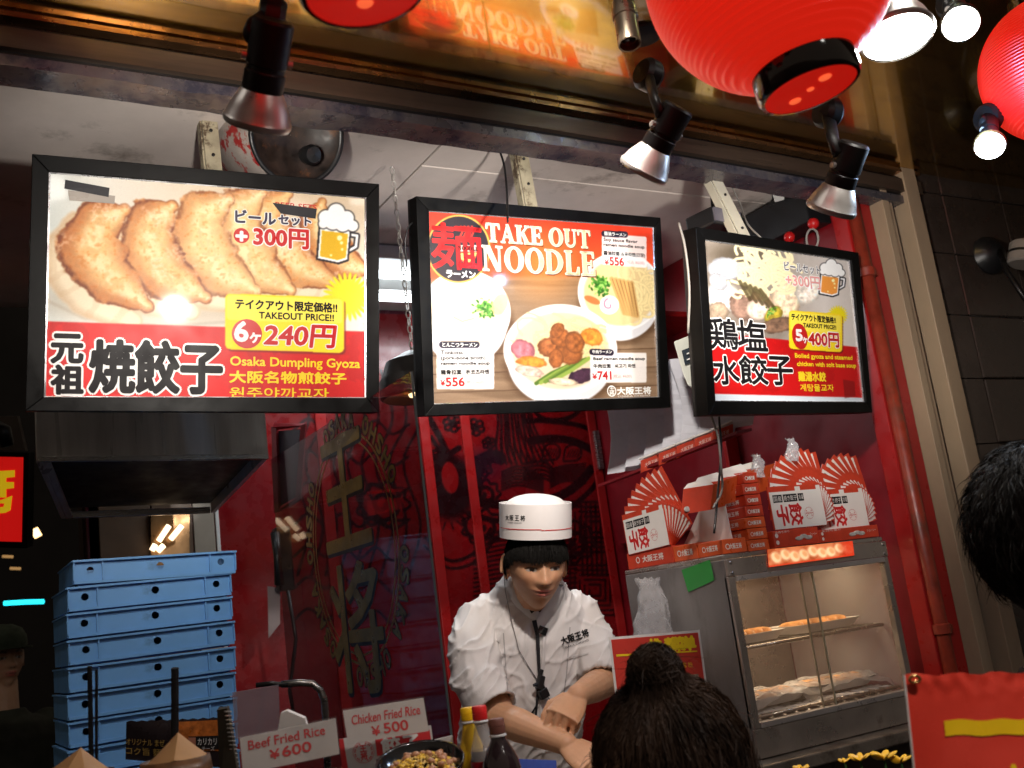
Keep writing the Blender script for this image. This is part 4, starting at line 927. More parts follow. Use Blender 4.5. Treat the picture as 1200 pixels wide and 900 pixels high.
# bright lamps over the tiled neighbour, upper right
def canopy_lamp(label, px, D, facing, r, body, energy, lens, col, basepx, shell):
    ri = at(*px, D); d = V(facing).normalized(); dkN = BN
    base = onB(*basepx)+BN*.002
    spotlight(label, ri, d, r, body, ri-d*(r+body*1.15), [], base, lens=lens, shell=shell, group=None, recess=.004)
    lamp('SPOT', 'lamp_bulb', ri+d*.015, energy, col, ri+d, .03, 120, .9)
tocam = lambda px, D: (V(CAM)-at(*px, D)).normalized()
canopy_lamp('wide lit spotlight half hidden behind the large red lantern', (1052, 44), 1.85, tocam((1052, 44), 1.85)*.42+V((.25, .1, -1))*.75, .064, .08, 30, LENS, (1, .95, .88), (1040, -60), SILVER)
canopy_lamp('round glaring lamp at the top right between two lanterns', (1126, 28), 1.9, tocam((1126, 28), 1.9)+V((.1, 0, -.45)), .034, .07, 8, LENS, (1, .98, .95), (1120, -60), BLACKM)
canopy_lamp('glaring blue-white lamp on a brass stem in front of the dark tiles', (1160, 171), 2.15, tocam((1160, 171), 2.15)+V((.0, .1, -.5)), .031, .10, 9, LENSB, (.55, .75, 1), (1128, 60), mat('old_brass', (.35, .22, .08), .3, .9))
lamp('POINT', 'added_lamp_glow', at(1150, 150, 2.12), 4, (.35, .6, 1), None, .02)  # added point light without a fixture, for the blue glow round the lamp
# wall lamp on the tiles
t = thing('wall_lamp', 'black round wall bracket with a pale lamp drum on the dark tiles', 'wall lamp', onY(1165, 300, 1.96))
wc = onY(1158, 300, 1.955)
part(t, 'bracket_disc', MB().lathe([(.062, 0), (.062, .01), (.045, .03), (.02, .05), (.001, .052)], wc, (-.25, -1, 0), 30, cap=False), BLACKP, asm=35)
part(t, 'bracket_arm', MB().tube([wc+V((0, -.04, .01)), onY(1180, 318, 1.85), onY(1215, 370, 1.8)], .009, 10), BLACKM, smooth=True)
dc = onY(1202, 298, 1.82)
part(t, 'lamp_drum', MB().lathe([(.045, -.035), (.05, -.03), (.05, .03), (.045, .035)], dc, (.3, -.2, 1), 28), mat('pale_lamp_drum', (.3, .27, .24), .35), asm=35)
part(t, 'drum_band', MB().lathe([(.051, -.004), (.051, .004)], dc, (.3, -.2, 1), 28), BLACKM)

# ------------------------------------------------------------------ red lanterns
def lantern_mat():
    m = bpy.data.materials.new('lit_red_lantern_paper'); m.use_nodes = True; N = m.node_tree.nodes; L = m.node_tree.links; b = N['Principled BSDF']
    tc = N.new('ShaderNodeTexCoord'); n = N.new('ShaderNodeTexNoise'); n.inputs['Scale'].default_value = 9; n.inputs['Detail'].default_value = 6; L.new(tc.outputs['Object'], n.inputs['Vector'])
    r = N.new('ShaderNodeValToRGB'); r.color_ramp.elements[0].position = .35; r.color_ramp.elements[0].color = (.50, .006, .006, 1); r.color_ramp.elements[1].position = .7; r.color_ramp.elements[1].color = (.75, .014, .010, 1)
    L.new(n.outputs['Fac'], r.inputs['Fac']); L.new(r.outputs['Color'], b.inputs['Base Color']); b.inputs['Roughness'].default_value = .42
    b.inputs['Emission Color'].default_value = (1, .022, .008, 1); b.inputs['Emission Strength'].default_value = .55; b.inputs['Coat Weight'].default_value = .15; b.inputs['Coat Roughness'].default_value = .3
    return m
LANT = lantern_mat(); LANTD = mat('lantern_bottom_disc', (.6, .012, .008), .4, var=.1, emit=(1, .012, .005), es=.38); HOLE = mat('glowing_hole', (.8, .1, .03), .5, var=0, emit=(1, .13, .04), es=.95)
RINGB = mat('black_lacquer_ring', (.012, .008, .008), .1, var=.1, rvar=.03, coat=.5)
def lantern(label, bottom, axis, s, spots):
    ax = V(axis).normalized(); t = thing('red_lantern', label, 'lantern', bottom, 'round red paper lanterns')
    prof = []; zc, h, R0 = .190*s, .172*s, .170*s
    for i in range(241):
        z = .034*s+(2*(zc-.034*s))*i/240; q = max(0, 1-((z-zc)/h)**2)**.5
        rib = .0032*s*abs(math.cos(PI*i/6.0))
        prof.append((R0*max(q, .38)-rib, z))
    part(t, 'paper_body', MB().lathe(prof, bottom, ax, 72, cap=False), LANT, smooth=True)
    part(t, 'bottom_ring', MB().lathe([(.062*s, 0), (.067*s, .001), (.070*s, .006), (.070*s, .036*s), (.066*s, .040*s), (.060*s, .040*s), (.060*s, .002)], bottom, ax, 56, cap=False), RINGB, asm=35)
    part(t, 'top_ring', MB().lathe([(.062*s, 0), (.070*s, .003), (.070*s, .036*s), (.060*s, .040*s)], bottom+ax*(.34*s), ax, 56), RINGB, asm=35)
    dsk = part(t, 'bottom_disc', MB().lathe([(.0625*s, .001), (.0625*s, .005)], bottom, ax, 48), LANTD, asm=35)
    d, a, b = frame_of(ax)
    for (px, D, rr) in spots:
        p = onP(*px, bottom, ax)
        part(t, 'air_hole', MB().lathe([(rr, 0), (rr, .002)], p-ax*.0005, ax, 20), HOLE)
    part(t, 'hanging_cord', MB().tube([bottom+ax*.38*s, V(((bottom+ax*.38*s).x, (bottom+ax*.38*s).y, 2.69))], .004, 6), BLACKP)
    return t
bA = at(950, 106, 1.40); axA = V((0, 0, 1))-V(RGT)*.13
lantern('largest red paper lantern with a black bottom ring, hanging top right of centre', bA, axA, 1.0, [((967, 91), 0, .0085), ((950, 105), 0, .0048), ((932, 119), 0, .008)])
bB = at(1262, 168, 2.2); lantern('red paper lantern cut off by the right edge beside the glaring lamps', bB, V((0, 0, 1)), .92, [])
bC = at(428, -8, 1.13); lantern('red lantern at the upper left, only its glowing bottom disc in view', bC, V((0, 0, 1))-V(RGT)*.08, 1.02, [((428, 4), 0, .009)])
for p_, e_ in ((bA+axA.normalized()*.19, .0),):
    pass
# old paper lantern above the left board
OLDP = mat('old_lantern_paper', (.38, .33, .30), .6, var=.3, dirt=((.35, .02, .02), 13, .52, .56)); OLDK = mat('sooty_lantern_opening', (.03, .018, .014), .5, var=.9, vscale=22, dirt=((.16, .06, .02), 18, .58, .7))
oc = at(348, 158, 2.42); oax = (V(CAM)-oc).normalized()*.72+V(RGT)*.35+V((0, 0, .02))
t = thing('old_paper_lantern', 'old sooty paper lantern wedged between header rail and left menu board', 'lantern', oc); oax = oax.normalized()
part(t, 'paper_body', MB().lathe([(.112, -.004), (.118, -.02), (.126, -.06), (.132, -.12), (.13, -.2), (.11, -.27)], oc, oax, 48, cap=False), OLDP, asm=60)
part(t, 'rim_ring', MB().lathe([(.114, -.01), (.118, .004), (.112, .008), (.106, .002)], oc, oax, 48, cap=False), BLACKP, smooth=True)
part(t, 'sooty_bottom', MB().lathe([(.108, 0), (.09, -.02), (.03, -.035), (.001, -.036)], oc, oax, 40, cap=False), OLDK, smooth=True)
part(t, 'lamp_socket', MB().lathe([(.02, -.03), (.024, .0), (.018, .012), (.001, .014)], oc+V(RGT)*.03-V((0, 0, .05)), oax, 20, cap=False), BLACKP, asm=35)

# ------------------------------------------------------------------ interior fluorescent fixture
TUBE = mat('fluorescent_tube', (.9, .9, .9), .4, var=0, emit=(.86, .95, 1), es=9)
fxy = [onZ(465, 356, 2.62), onZ(465, 308, 2.62)]
t = thing('fluorescent_fixture', 'white ceiling fixture with two fluorescent tubes, seen between left and middle boards', 'ceiling light', (1.5, fxy[1].y, 2.64))
ya, yb = min(p.y for p in fxy), max(p.y for p in fxy); X0f, X1f = 1.0, 2.15
part(t, 'housing', MB().box2((X0f, ya, 2.635), (X1f, yb, 2.68)), WHITEM, bev=.004)
part(t, 'centre_ridge', MB().prism([(X0f+.01, ya+(yb-ya)*.38, 2.6345), (X0f+.01, ya+(yb-ya)*.62, 2.6345), (X0f+.01, ya+(yb-ya)*.5, 2.60)], (X1f-X0f-.02, 0, 0)), WHITEM)
for f in (.22, .78):
    y_ = ya+(yb-ya)*f; part(t, 'tube', MB().tube([(X0f+.03, y_, 2.612), (X1f-.03, y_, 2.612)], .014, 14), TUBE, smooth=True)
    for x_ in (X0f+.02, X1f-.02): part(t, 'tube_holder', MB().box((x_, y_, 2.618), (.014, .03, .034)), WHITEM, bev=.002)
lamp('AREA', 'fluorescent_light', ((X0f+X1f)/2, (ya+yb)/2, 2.595), 10, (.88, .95, 1), ((X0f+X1f)/2, (ya+yb)/2, 0), X1f-X0f, yb-ya)
# unseen canopy spotlights added above the frame to brighten chef, counter, banner and crates
for ri, aim, e, cone, lb in ((V((1.02, 1.22, 2.56)), V((1.42, 2.25, 1.35)), 54, 40, 'added unseen spotlight aimed at the chef'), (V((1.55, 1.02, 2.56)), V((2.0, 2.05, 1.45)), 34, 40, 'added unseen spotlight aimed at the display case'),
                         (V((.83, .52, 2.56)), V((.58, 1.45, 1.3)), 34, 46, 'added unseen spotlight aimed at the sample counter'), (V((1.05, .12, 2.5)), V((1.08, .85, 1.28)), 52, 40, 'added unseen spotlight aimed at the red banner'),
                         (V((.12, 1.35, 2.56)), V((.5, 2.7, 1.5)), 30, 40, 'added unseen spotlight aimed at the blue crates')):
    d = (aim-ri).normalized()
    spotlight(lb, ri, d, .047, .085, ri-d*.13+V((0, 0, .02)), [], V((ri.x-.05, ri.y-.1, Z_E+sag(ri.x)-.001)))
    lamp('SPOT', 'added_bulb', ri+d*.012, e, (1, .88, .80), aim, .03, cone, .6)
# hanging heat lamp between the boards
hc = at(487, 446, 2.62)
t = thing('pendant_heat_lamp', 'black drum heat lamp hanging on a chain behind the middle board', 'pendant lamp', hc)
part(t, 'drum_shade', MB().lathe([(.085, -.045), (.092, -.04), (.092, .0), (.085, .012), (.07, .05), (.02, .075), (.001, .076)], hc, (0, 0, 1), 40, cap=False), BLACKM, asm=35)
part(t, 'orange_brown_underside', MB().lathe([(.086, -.044), (.05, -.03), (.022, -.028)], hc, (0, 0, 1), 40, cap=False), mat('orange_brown_finish', (.42, .15, .05), .4, var=.4), smooth=True)  # underside in a mottled orange brown
part(t, 'heat_bulb', MB().lathe([(.022, -.034), (.02, -.04), (.001, -.044)], hc, (0, 0, 1), 24, cap=False), mat('warm_bulb', (.9, .8, .6), .3, var=0, emit=(1, .72, .35), es=6), smooth=True)
ct = onZ(478, 300, 2.63)
ch = MB(); n_ = 26; top = V((hc.x, hc.y, 2.68))
for k in range(n_):
    c0 = hc+V((0, 0, .075))+V((0, 0, 1))*((2.60-hc.z)*k/n_)
    a_ = V((1, 0, 0)) if k % 2 else V((0, 1, 0))
    ch.tube([c0+a_*.006*math.cos(q)+V((0, 0, .011))*math.sin(q) for q in np.linspace(0, 2*PI, 9)], .0018, 5, cap=False)
c_o = part(t, 'chain', ch, SILVER); c_o['kind'] = 'stuff'
# white card terminal on the side wall
wt = at(808, 420, 2.72)
t = thing('wall_terminal', 'white plastic wall terminal with dark display, between middle and right boards', 'terminal', wt)
q0, q1, q2, q3, q4, q5 = at(789, 400, 2.72), at(828, 385, 2.74), at(845, 452, 2.74), at(822, 458, 2.73), at(806, 452, 2.72), at(800, 438, 2.72)
nn = V((-.75, -.6, 0))
part(t, 'terminal_body', MB().prism([q0, q1, q2, q3, q4, q5], -nn*.035), mat('aged_white_plastic', (.55, .56, .5), .4), bev=.004)
part(t, 'terminal_display', MB().prism([at(799, 411, 2.718), at(822, 402, 2.73), at(826, 420, 2.73), at(803, 428, 2.718)], nn*.004), mat('dark_display', (.03, .04, .05), .12), bev=.001)
for k in range(2): part(t, 'display_line', MB().prism([at(805, 421-k*7, 2.708), at(822, 415-k*7, 2.72), at(822, 416.5-k*7, 2.72), at(805, 422.5-k*7, 2.708)], nn*.002), WHITEINK)
# dark clutter above the right board
t = thing('ceiling_speaker', 'black box speaker above the top left corner of the right menu board', 'speaker', at(838, 262, 2.9))
sp = at(838, 262, 2.9); part(t, 'speaker_box', MB().box(sp, (.13, .1, .05), Matrix.Rotation(.15, 3, 'Z')), BLACKP, bev=.006); part(t, 'speaker_bracket', MB().tube([sp+V((0, 0, .02)), sp+V((.03, .02, .12)), V((sp.x+.05, sp.y+.03, 2.66))], .006, 8), BLACKM)
part(t, 'speaker_grille', MB().box(sp+V((-.0, -.052, 0)), (.11, .006, .038), Matrix.Rotation(.15, 3, 'Z')), GREYINK)
t = thing('dark_wall_box', 'dark junction box with tangled red and grey cables, in the corner above the right board', 'junction box', onX(925, 255, 2.44))
cb_ = onX(930, 250, 2.45)
part(t, 'box_body', MB().box2((2.40, cb_.y-.10, cb_.z-.07), (2.499, cb_.y+.38, 2.66)), BLACKP, bev=.004)
for k, (px, py) in enumerate(((925, 278), (953, 262))): part(t, 'red_plug', MB().ell(onX(px, py, 2.385), (.018, .018, .018), 12, 8), REDINK, smooth=True)
part(t, 'cable_coil', MB().tube([onX(952+7*math.cos(a), 280+12*math.sin(a), 2.38) for a in np.linspace(0, 4*PI, 30)], .0035, 6), GREYC, smooth=True)
part(t, 'white_tag', MB().prism([onX(905, 226, 2.38), onX(920, 224, 2.38), onX(918, 234, 2.38), onX(908, 237, 2.38)], (.002, 0, 0)), WHITEPAPER)
# far left: red lit shop sign, neon, lamps, junk
t = thing('red_lit_sign', 'red backlit sign with yellow characters at the left edge', 'sign', at(10, 585, 3.4))
def lf(px, py, off=0.0): return at(px, py, 3.4-off)
part(t, 'sign_frame', MB().slab(lf(-60, 527), lf(33, 530), lf(31, 643), lf(-60, 640), V(FWD)*.05), BLACKF, bev=.004)
part(t, 'sign_face', MB().slab(lf(-55, 534, .004), lf(27, 536, .004), lf(25, 635, .004), lf(-55, 633, .004), V(FWD)*.003), mat('red_backlit_face', (.6, .02, .02), .4, var=.1, emit=(1, .01, .008), es=.42))
SY = mat('yellow_backlit_letters', (.8, .6, .02), .4, var=.05, emit=(1, .62, .01), es=.42)
ff = MB(); sfr = lambda x, y, z: V(lf(-42+x, 612-y, .009)) 
for P_ in ([(0, 552), (17, 551), (17, 559), (7, 560), (7, 565), (16, 565), (16, 572), (7, 573), (7, 583), (-3, 583), (-3, 552)], [(-4, 588), (14, 581), (12, 598), (6, 601), (-5, 602), (-5, 595), (4, 594), (5, 590), (-4, 590)]):
    ff.prism([lf(x, y, .007) for x, y in P_], V(FWD)*.002)
part(t, 'yellow_characters', ff, SY)
NEON = mat('cyan_neon', (.1, .6, .7), .4, var=0, emit=(.02, .75, .9), es=2.2)
single('neon_tube', 'cyan neon strip glowing in the dark street at far left', 'neon light', MB().tube([at(5, 707, 5.5), at(30, 705.5, 5.5), at(51, 705, 5.5)], .012, 10), NEON, smooth=True)
WARM = mat('warm_street_lamp', (.9, .7, .4), .4, var=0, emit=(1, .6, .25), es=4)
WARMD = mat('dim_warm_lamp', (.5, .3, .1), .4, var=0, emit=(1, .55, .2), es=.35)
single('distant_lamp', 'bright warm lamp on the far side of the street, left of the crates', 'lamp', MB().tube([at(40, 620, 6.2), at(45, 629, 6.2)], .022, 10), WARM, smooth=True)
for i, (px, py, lb) in enumerate(((8, 652, 'upper'), (17, 666, 'lower'))):
    single('distant_lamp', 'dim %s amber lamp glinting in the dark street below the red sign' % lb, 'lamp', MB().tube([at(px-5, py, 6.0), at(px+7, py+.5, 6.0)], .008, 8), WARMD, smooth=True)
t = thing('grey_wall_panel', 'pale grey panel with a small black speaker above the red sign, left edge', 'wall panel', at(8, 505, 3.55))
part(t, 'panel_plate', MB().slab(at(-40, 488, 3.6), at(20, 488, 3.6), at(30, 530, 3.6), at(-40, 530, 3.6), V(FWD)*.02), mat('dull_grey_panel', (.16, .13, .11), .6))
part(t, 'small_speaker', MB().tube([at(-6, 498, 3.5), at(4, 505, 3.5), at(9, 523, 3.5)], [.02, .026, .02], 12), BLACKP, smooth=True)
# warm reflecting steel kitchen corner behind the crates, its tube reflections built as glowing strips
t = thing('kitchen_shelf_unit', 'warm steel cabinet behind the crates, slanting tube reflections built as glowing strips', 'cabinet', onY(200, 640, YB-.05))
cq = [onY(177, 600, YB-.055), onY(222, 596, YB-.055), onY(222, 680, YB-.055), onY(177, 684, YB-.055)]
part(t, 'cabinet_face', MB().slab(*cq, (0, .01, 0)), mat('warm_cabinet_steel', (.28, .16, .07), .3, .6, var=.4))
WS = mat('glowing_reflection', (.9, .8, .6), .4, var=0, emit=(1, .72, .45), es=2.4)
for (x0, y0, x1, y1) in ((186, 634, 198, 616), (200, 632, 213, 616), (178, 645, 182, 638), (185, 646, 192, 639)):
    part(t, 'glowing_reflection', MB().tube([onY(x0, y0, YB-.075), onY(x1, y1, YB-.075)], .009, 8), WS, smooth=True)
# ================================================================== goods on and around the counter
# ---- glass display case
CX0, CX1, CY0, CY1, CZ0, CZ1 = 1.737, 2.305, 2.0, 2.42, 1.085, 1.566
case = thing('display_case', 'stainless heated display case with sliding glass doors holding trays of gyoza', 'display case', ((CX0+CX1)/2, CY0, CZ0))
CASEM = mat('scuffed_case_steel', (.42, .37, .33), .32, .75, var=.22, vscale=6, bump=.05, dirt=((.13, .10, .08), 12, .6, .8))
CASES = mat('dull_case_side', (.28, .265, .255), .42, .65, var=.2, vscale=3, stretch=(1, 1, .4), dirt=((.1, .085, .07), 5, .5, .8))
bx = lambda a, b: MB().box2(a, b)
part(case, 'top_panel', bx((CX0, CY0, CZ1-.012), (CX1, CY1, CZ1)), CASEM, bev=.003)
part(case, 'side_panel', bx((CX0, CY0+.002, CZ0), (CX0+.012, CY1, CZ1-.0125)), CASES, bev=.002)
part(case, 'back_panel', bx((CX0+.0125, CY1-.01, CZ0), (CX1-.0125, CY1-.001, CZ1-.0125)), CASEM)
part(case, 'fascia', bx((CX0-.001, CY0-.008, 1.512), (CX1+.001, CY0+.0015, CZ1-.0125)), CASEM, bev=.002)
part(case, 'lower_panel', bx((CX0-.001, CY0-.008, CZ0), (CX1+.001, CY0+.0015, 1.152)), CASEM, bev=.002)
for x in (CX0, CX1-.02): part(case, 'corner_post', bx((x, CY0-.006, 1.1525), (x+.02, CY0+.012, 1.5115)), CASEM, bev=.002)
part(case, 'upper_track', bx((CX0+.02, CY0-.012, 1.498), (CX1-.02, CY0+.016, 1.5115)), mat('pale_track', (.45, .42, .4), .35, .6), bev=.0015)
part(case, 'lower_track', bx((CX0+.02, CY0-.010, 1.1525), (CX1-.02, CY0+.016, 1.166)), mat('pale_track', (.45, .42, .4), .35, .6), bev=.0015)
part(case, 'right_glass', bx((CX1-.010, CY0+.013, 1.1525), (CX1-.004, CY1-.011, 1.5115)), mat('clear_case_glass', (.9, .92, .9), .04, 0, var=0, rvar=.02, alpha=.18))
SMEAR = mat('smeared_case_glass', (.40, .28, .19), .16, 0, var=.3, vscale=5, rvar=.12, alpha=.2)
xm = 2.006
d1 = part(case, 'glass_door', bx((CX0+.021, CY0+.003, 1.1665), (xm+.016, CY0+.006, 1.4975)), SMEAR)
d2 = part(case, 'glass_door', bx((xm-.016, CY0+.0095, 1.1665), (CX1-.021, CY0+.0125, 1.4975)), SMEAR)
GE = mat('greenish_glass_edge', (.34, .33, .24), .2, .1, var=.2)
part(d1, 'door_edge', bx((xm+.0165, CY0+.002, 1.1665), (xm+.0195, CY0+.007, 1.4975)), GE); part(d2, 'door_edge', bx((xm-.020, CY0+.009, 1.1665), (xm-.0165, CY0+.013, 1.4975)), GE)
for k in range(4): part(case, 'screw', MB().lathe([(.004, 0), (.004, .002), (.002, .003)], ((CX0+.012, CX0+.012, CX1-.012, CX1-.012)[k], CY0-.008, (1.545, 1.52, 1.545, 1.52)[k]), (0, -1, 0), 10), STEEL)
# the lit orange label on the fascia
lq = [onY(898, 644, CY0-.0085), onY(998, 634, CY0-.0085), onY(1000, 651, CY0-.0085), onY(900, 665, CY0-.0085)]
lb_ = part(case, 'label_box', MB().slab(*lq, (0, -.002, 0)), REDINK2, bev=.0005)
def lit_label():
    nx, ny = 90, 20; U, W = np.meshgrid(np.linspace(0, 90, nx), np.linspace(0, 20, ny)); r = Ras(U, W); nz = vnoise(U/9, W/9, 2); r.c[:] = (.80, .45, .28)
    r.mix(sst(.35, .7, nz)*.8, (.62, .26, .12)); 
    for k in range(9): r.ell(8+k*9.5, 10+2*math.sin(k*2), 4.6, 6.5, (.98, .86, .66), a=.4, soft=.35, al=.85); r.ell(9+k*9.5, 11+2*math.sin(k*2), 2.4, 4.2, (.78, .42, .2), a=.4, soft=.4, al=.5)
    r.mix(sst(70, 84, U)*.8, (.75, .16, .07)); r.mix((1-sst(1, 3, W))*.7, (.8, .2, .1))
    a_, b_, c_, d_ = [np.array(p)+np.array((0, -.0035, 0)) for p in lq]; off = np.array(case.location)
    me = grid_mesh('lit_print', nx, ny, lambda u, v: (np.outer((1-u)*(1-v), d_)+np.outer(u*(1-v), c_)+np.outer(u*v, b_)+np.outer((1-u)*v, a_))-off, r.c)
    m = mat('lit_label_print', None, .25, var=.05, attr='print', emit=(1, .6, .3), es=1.1); nt = m.node_tree
    src = [n for n in nt.nodes if n.type == 'ATTRIBUTE'][0]; nt.links.new(src.outputs['Color'], nt.nodes['Principled BSDF'].inputs['Emission Color'])
    link('lit_label', me, m, case)
lit_label()
# shelves: wire racks and trays
WIRE = mat('chrome_wire', (.5, .46, .4), .25, .9)
for z, yy0 in ((1.335, CY0+.045), (1.172, CY0+.03)):
    part(case, 'shelf_rail', MB().tube([(CX0+.014, yy0, z), (CX1-.014, yy0, z)], .005, 8), WIRE, smooth=True)
    for k in range(14):
        x = CX0+.03+k*(CX1-CX0-.06)/13; part(case, 'shelf_wire', MB().tube([(x, yy0, z+.004), (x, CY1-.02, z+.004)], .0022, 6), WIRE)
part(case, 'heating_base', bx((CX0+.0125, CY0+.017, CZ0+.01), (CX1-.0125, CY1-.0105, 1.160)), mat('dark_heating_base', (.08, .07, .06), .4, .6))
for k in range(12): part(case, 'base_stud', MB().lathe([(.008, 0), (.008, .006), (.003, .009)], (CX0+.045+k*.042, CY0+.026, 1.1605), (0, 0, 1), 12), STEEL, asm=40)
lamp('AREA', 'case_heat_lamp', ((CX0+CX1)/2, CY0+.16, 1.545), 1.5, (1, .72, .45), ((CX0+CX1)/2, CY0+.2, 1.2), .45, .08)
part(case, 'heat_lamp_tube', MB().tube([(CX0+.06, CY0+.16, 1.550), (CX1-.06, CY0+.16, 1.550)], .004, 8), mat('heat_tube', (.9, .7, .4), .4, var=0, emit=(1, .6, .3), es=5), smooth=True)
lamp('AREA', 'case_low_lamp', ((CX0+CX1)/2, CY0+.2, 1.325), .7, (1, .75, .5), ((CX0+CX1)/2, CY0+.2, 1.1), .4, .06)
TRAYM = mat('white_foam_tray', (.72, .70, .66), .4, var=.06); GYM = mat('gyoza_skin', (.80, .42, .16), .38, var=.5, vscale=40, bump=.2, dirt=((.4, .14, .03), 60, .5, .65))
def food_tray(x, y, z, wd, dp, ang, label, film=False):
    t = thing('food_tray', label, 'food tray', (x, y, z), 'trays of gyoza in the display case', rot=(0, 0, ang))
    m = MB(); P = []
    for (sx, sy, h) in ((.5, .5, .022), (.47, .46, .022), (.40, .38, .003)):
        P.append([V((sx*wd*math.copysign(min(1, abs(1.25*math.cos(a))), math.cos(a)), sy*dp*math.copysign(min(1, abs(1.25*math.sin(a))), math.sin(a)), h)) for a in np.linspace(0, 2*PI, 32, endpoint=False)])
    P.insert(0, [V((p.x*.8, p.y*.8, 0)) for p in P[0]]); m.rings(P)
    part(t, 'tray', m, TRAYM, world=False, smooth=False, asm=50)
    for k in range(6):
        gx = (k-2.5)*wd*.125; g = MB()
        rings = []
        for i in range(9):
            u = i/8*2-1; w_ = (1-u*u)**.5*.6+.05; yy_ = u*dp*.33; xx = gx+.012*(1-u*u)
            rings.append([V((xx+.014*w_*math.cos(a), yy_, .02+.019*w_*math.sin(a))) for a in np.linspace(0, 2*PI, 10, endpoint=False)])
        g.rings(rings); part(t, 'gyoza', g, GYM, world=False, smooth=True)
    if film:
        fm = MB(); n = 16; vs = []
        for j in range(n+1):
            for i in range(n+1):
                u = i/n-.5; v = j/n-.5; zz = .03+.012*mnoise.noise(V((u*7+x*9, v*7, 3)))-.035*max(0, (u*u+v*v)*4-.7)
                vs.append((u*wd*1.25, v*dp*1.25, zz))
        fm.add(vs, [(j*(n+1)+i, j*(n+1)+i+1, (j+1)*(n+1)+i+1, (j+1)*(n+1)+i) for j in range(n) for i in range(n)])
        part(t, 'wrapping_film', fm, mat('wrinkled_film', (.8, .78, .74), .25, alpha=.45, var=.2, vscale=12), world=False, smooth=True)
    return t
food_tray(1.87, 2.15, 1.342, .24, .15, .05, 'foam tray of gyoza on the left of the upper shelf in the display case')
food_tray(2.15, 2.16, 1.342, .25, .15, -.03, 'foam tray of browned gyoza on the right of the upper shelf in the display case')
food_tray(1.90, 2.14, 1.186, .25, .15, .1, 'film wrapped tray of gyoza on the lower left of the display case', True)
food_tray(2.16, 2.15, 1.186, .24, .15, -.08, 'crumpled film wrapped tray on the lower right of the display case', True)
# crumpled white paper sheets lining the shelves
def crumple(name, label, cat, c, wd, dp, sd, amp, m_, tilt=0.0):
    mb = MB(); n = 26; vs = []
    for j in range(n+1):
        for i in range(n+1):
            u = i/n-.5; v = j/n-.5; zz = amp*(mnoise.noise(V((u*5, v*4, sd)))+.5*abs(mnoise.noise(V((u*11, v*10, sd+4)))))
            vs.append((c[0]+u*wd, c[1]+v*dp, c[2]+zz+tilt*v))
    mb.add(vs, [(j*(n+1)+i, j*(n+1)+i+1, (j+1)*(n+1)+i+1, (j+1)*(n+1)+i) for j in range(n) for i in range(n)])
    return single(name, label, cat, mb, m_, smooth=True)
crumple('lining_paper', 'crumpled white paper lining the lower shelf of the display case', 'paper', (2.02, 2.07, 1.176), .5, .07, 3, .010, WHITEPAPER)
#crumple('lining_paper', 'white paper edge hanging over the upper shelf of the display case', 'paper', (2.02, 2.08, 1.345), .52, .06, 8, .006, WHITEPAPER)
# ledge and counter below the case
CNT = mat('dark_counter_front', (.03, .014, .012), .35, var=.4, coat=.2)
struct('counter_base', MB().box2((.95, 1.97, .02), (2.52, 2.6, 1.05)), CNT)
struct('counter_ledge', MB().box2((.95, 1.93, 1.052), (2.52, 2.62, 1.083)), mat('worn_steel_ledge', (.3, .26, .22), .4, .7, var=.3, dirt=((.1, .07, .05), 14, .5, .7)), bev=.004)
# green tape, plastic bag, red menu card
sidep = lambda px, py, off=.002: onX(px, py, CX0-off)
single('green_tape', 'square of green tape stuck on the side of the display case', 'tape', MB().prism([sidep(799, 668), sidep(832, 656), sidep(837, 680), sidep(807, 694)], (-.0012, 0, 0)), mat('green_tape', (.03, .28, .05), .4, var=.15, bump=.1))
def bag(label, top, h, wd, sd, al=.38):
    mb = MB(); rs = []; X_, Y_ = V(RGT), V(FWD)
    for i in range(26):
        s = i/25; r0 = wd*(.72+.35*s-.25*math.exp(-((s-.12)/.1)**2)); ring = []
        for k in range(36):
            a = 2*PI*k/36; q = (math.cos(a), math.sin(a)); rr = r0*(1+.35*mnoise.noise(V((q[0]*2.5, q[1]*2.5, s*4+sd)))+.16*mnoise.noise(V((q[0]*7, q[1]*7, s*9+sd))))
            ring.append(V(top)+X_*(rr*q[0]+.006*math.sin(s*5))+Y_*rr*.35*q[1]+V((0, 0, -h*s+wd*.35*mnoise.noise(V((q[0]*3, q[1]*3, sd)))*(1-s))))
        rs.append(ring)
    mb.rings(rs, cap=False); return single('plastic_bag', label, 'plastic bag', mb, mat('milky_plastic_bag', (.62, .62, .64), .2, alpha=al, var=.35, vscale=14, bump=.5, bscale=30), smooth=True)
bag('translucent plastic bag hanging beside the display case above the red card', onX(758, 678, 1.70), .20, .05, 2)
cq = [at(713, 747, 2.42), at(820, 738, 2.44), at(829, 806, 2.42), at(722, 860, 2.36)]
rc = thing('red_menu_card', 'red card with yellow heading and white border, leaning on the display case', 'menu card', at(770, 840, 2.4))
_e = (cq[1]-cq[0]); _up = (cq[0]-at(722, 860, 2.36)); _n = _e.cross(_up).normalized(); _n = _n if _n.dot(V(FWD)) < 0 else -_n
br = cq[0]+_e+( at(829, 806, 2.42)-cq[1])*1.5; bl = br-_e
part(rc, 'card_sheet', MB().slab(cq[0], cq[1], br, bl, -_n*.002), WHITEPAPER)
ct_ = lambda u, v, o=.0: cq[0]+_e*u+(bl-cq[0])*v+_n*(.001+o)
part(rc, 'red_field', MB().prism([ct_(.025, .03), ct_(.975, .03), ct_(.975, .97), ct_(.025, .97)], _n*.0006), mat('red_card_print', (.58, .05, .035), .35, var=.1, coat=.3))
ym = MB(); W_ = _e.length; Hh = (bl-cq[0]).length
cfr = lambda x, y, z: ct_(x/W_, 1-y/Hh, .0008+z)
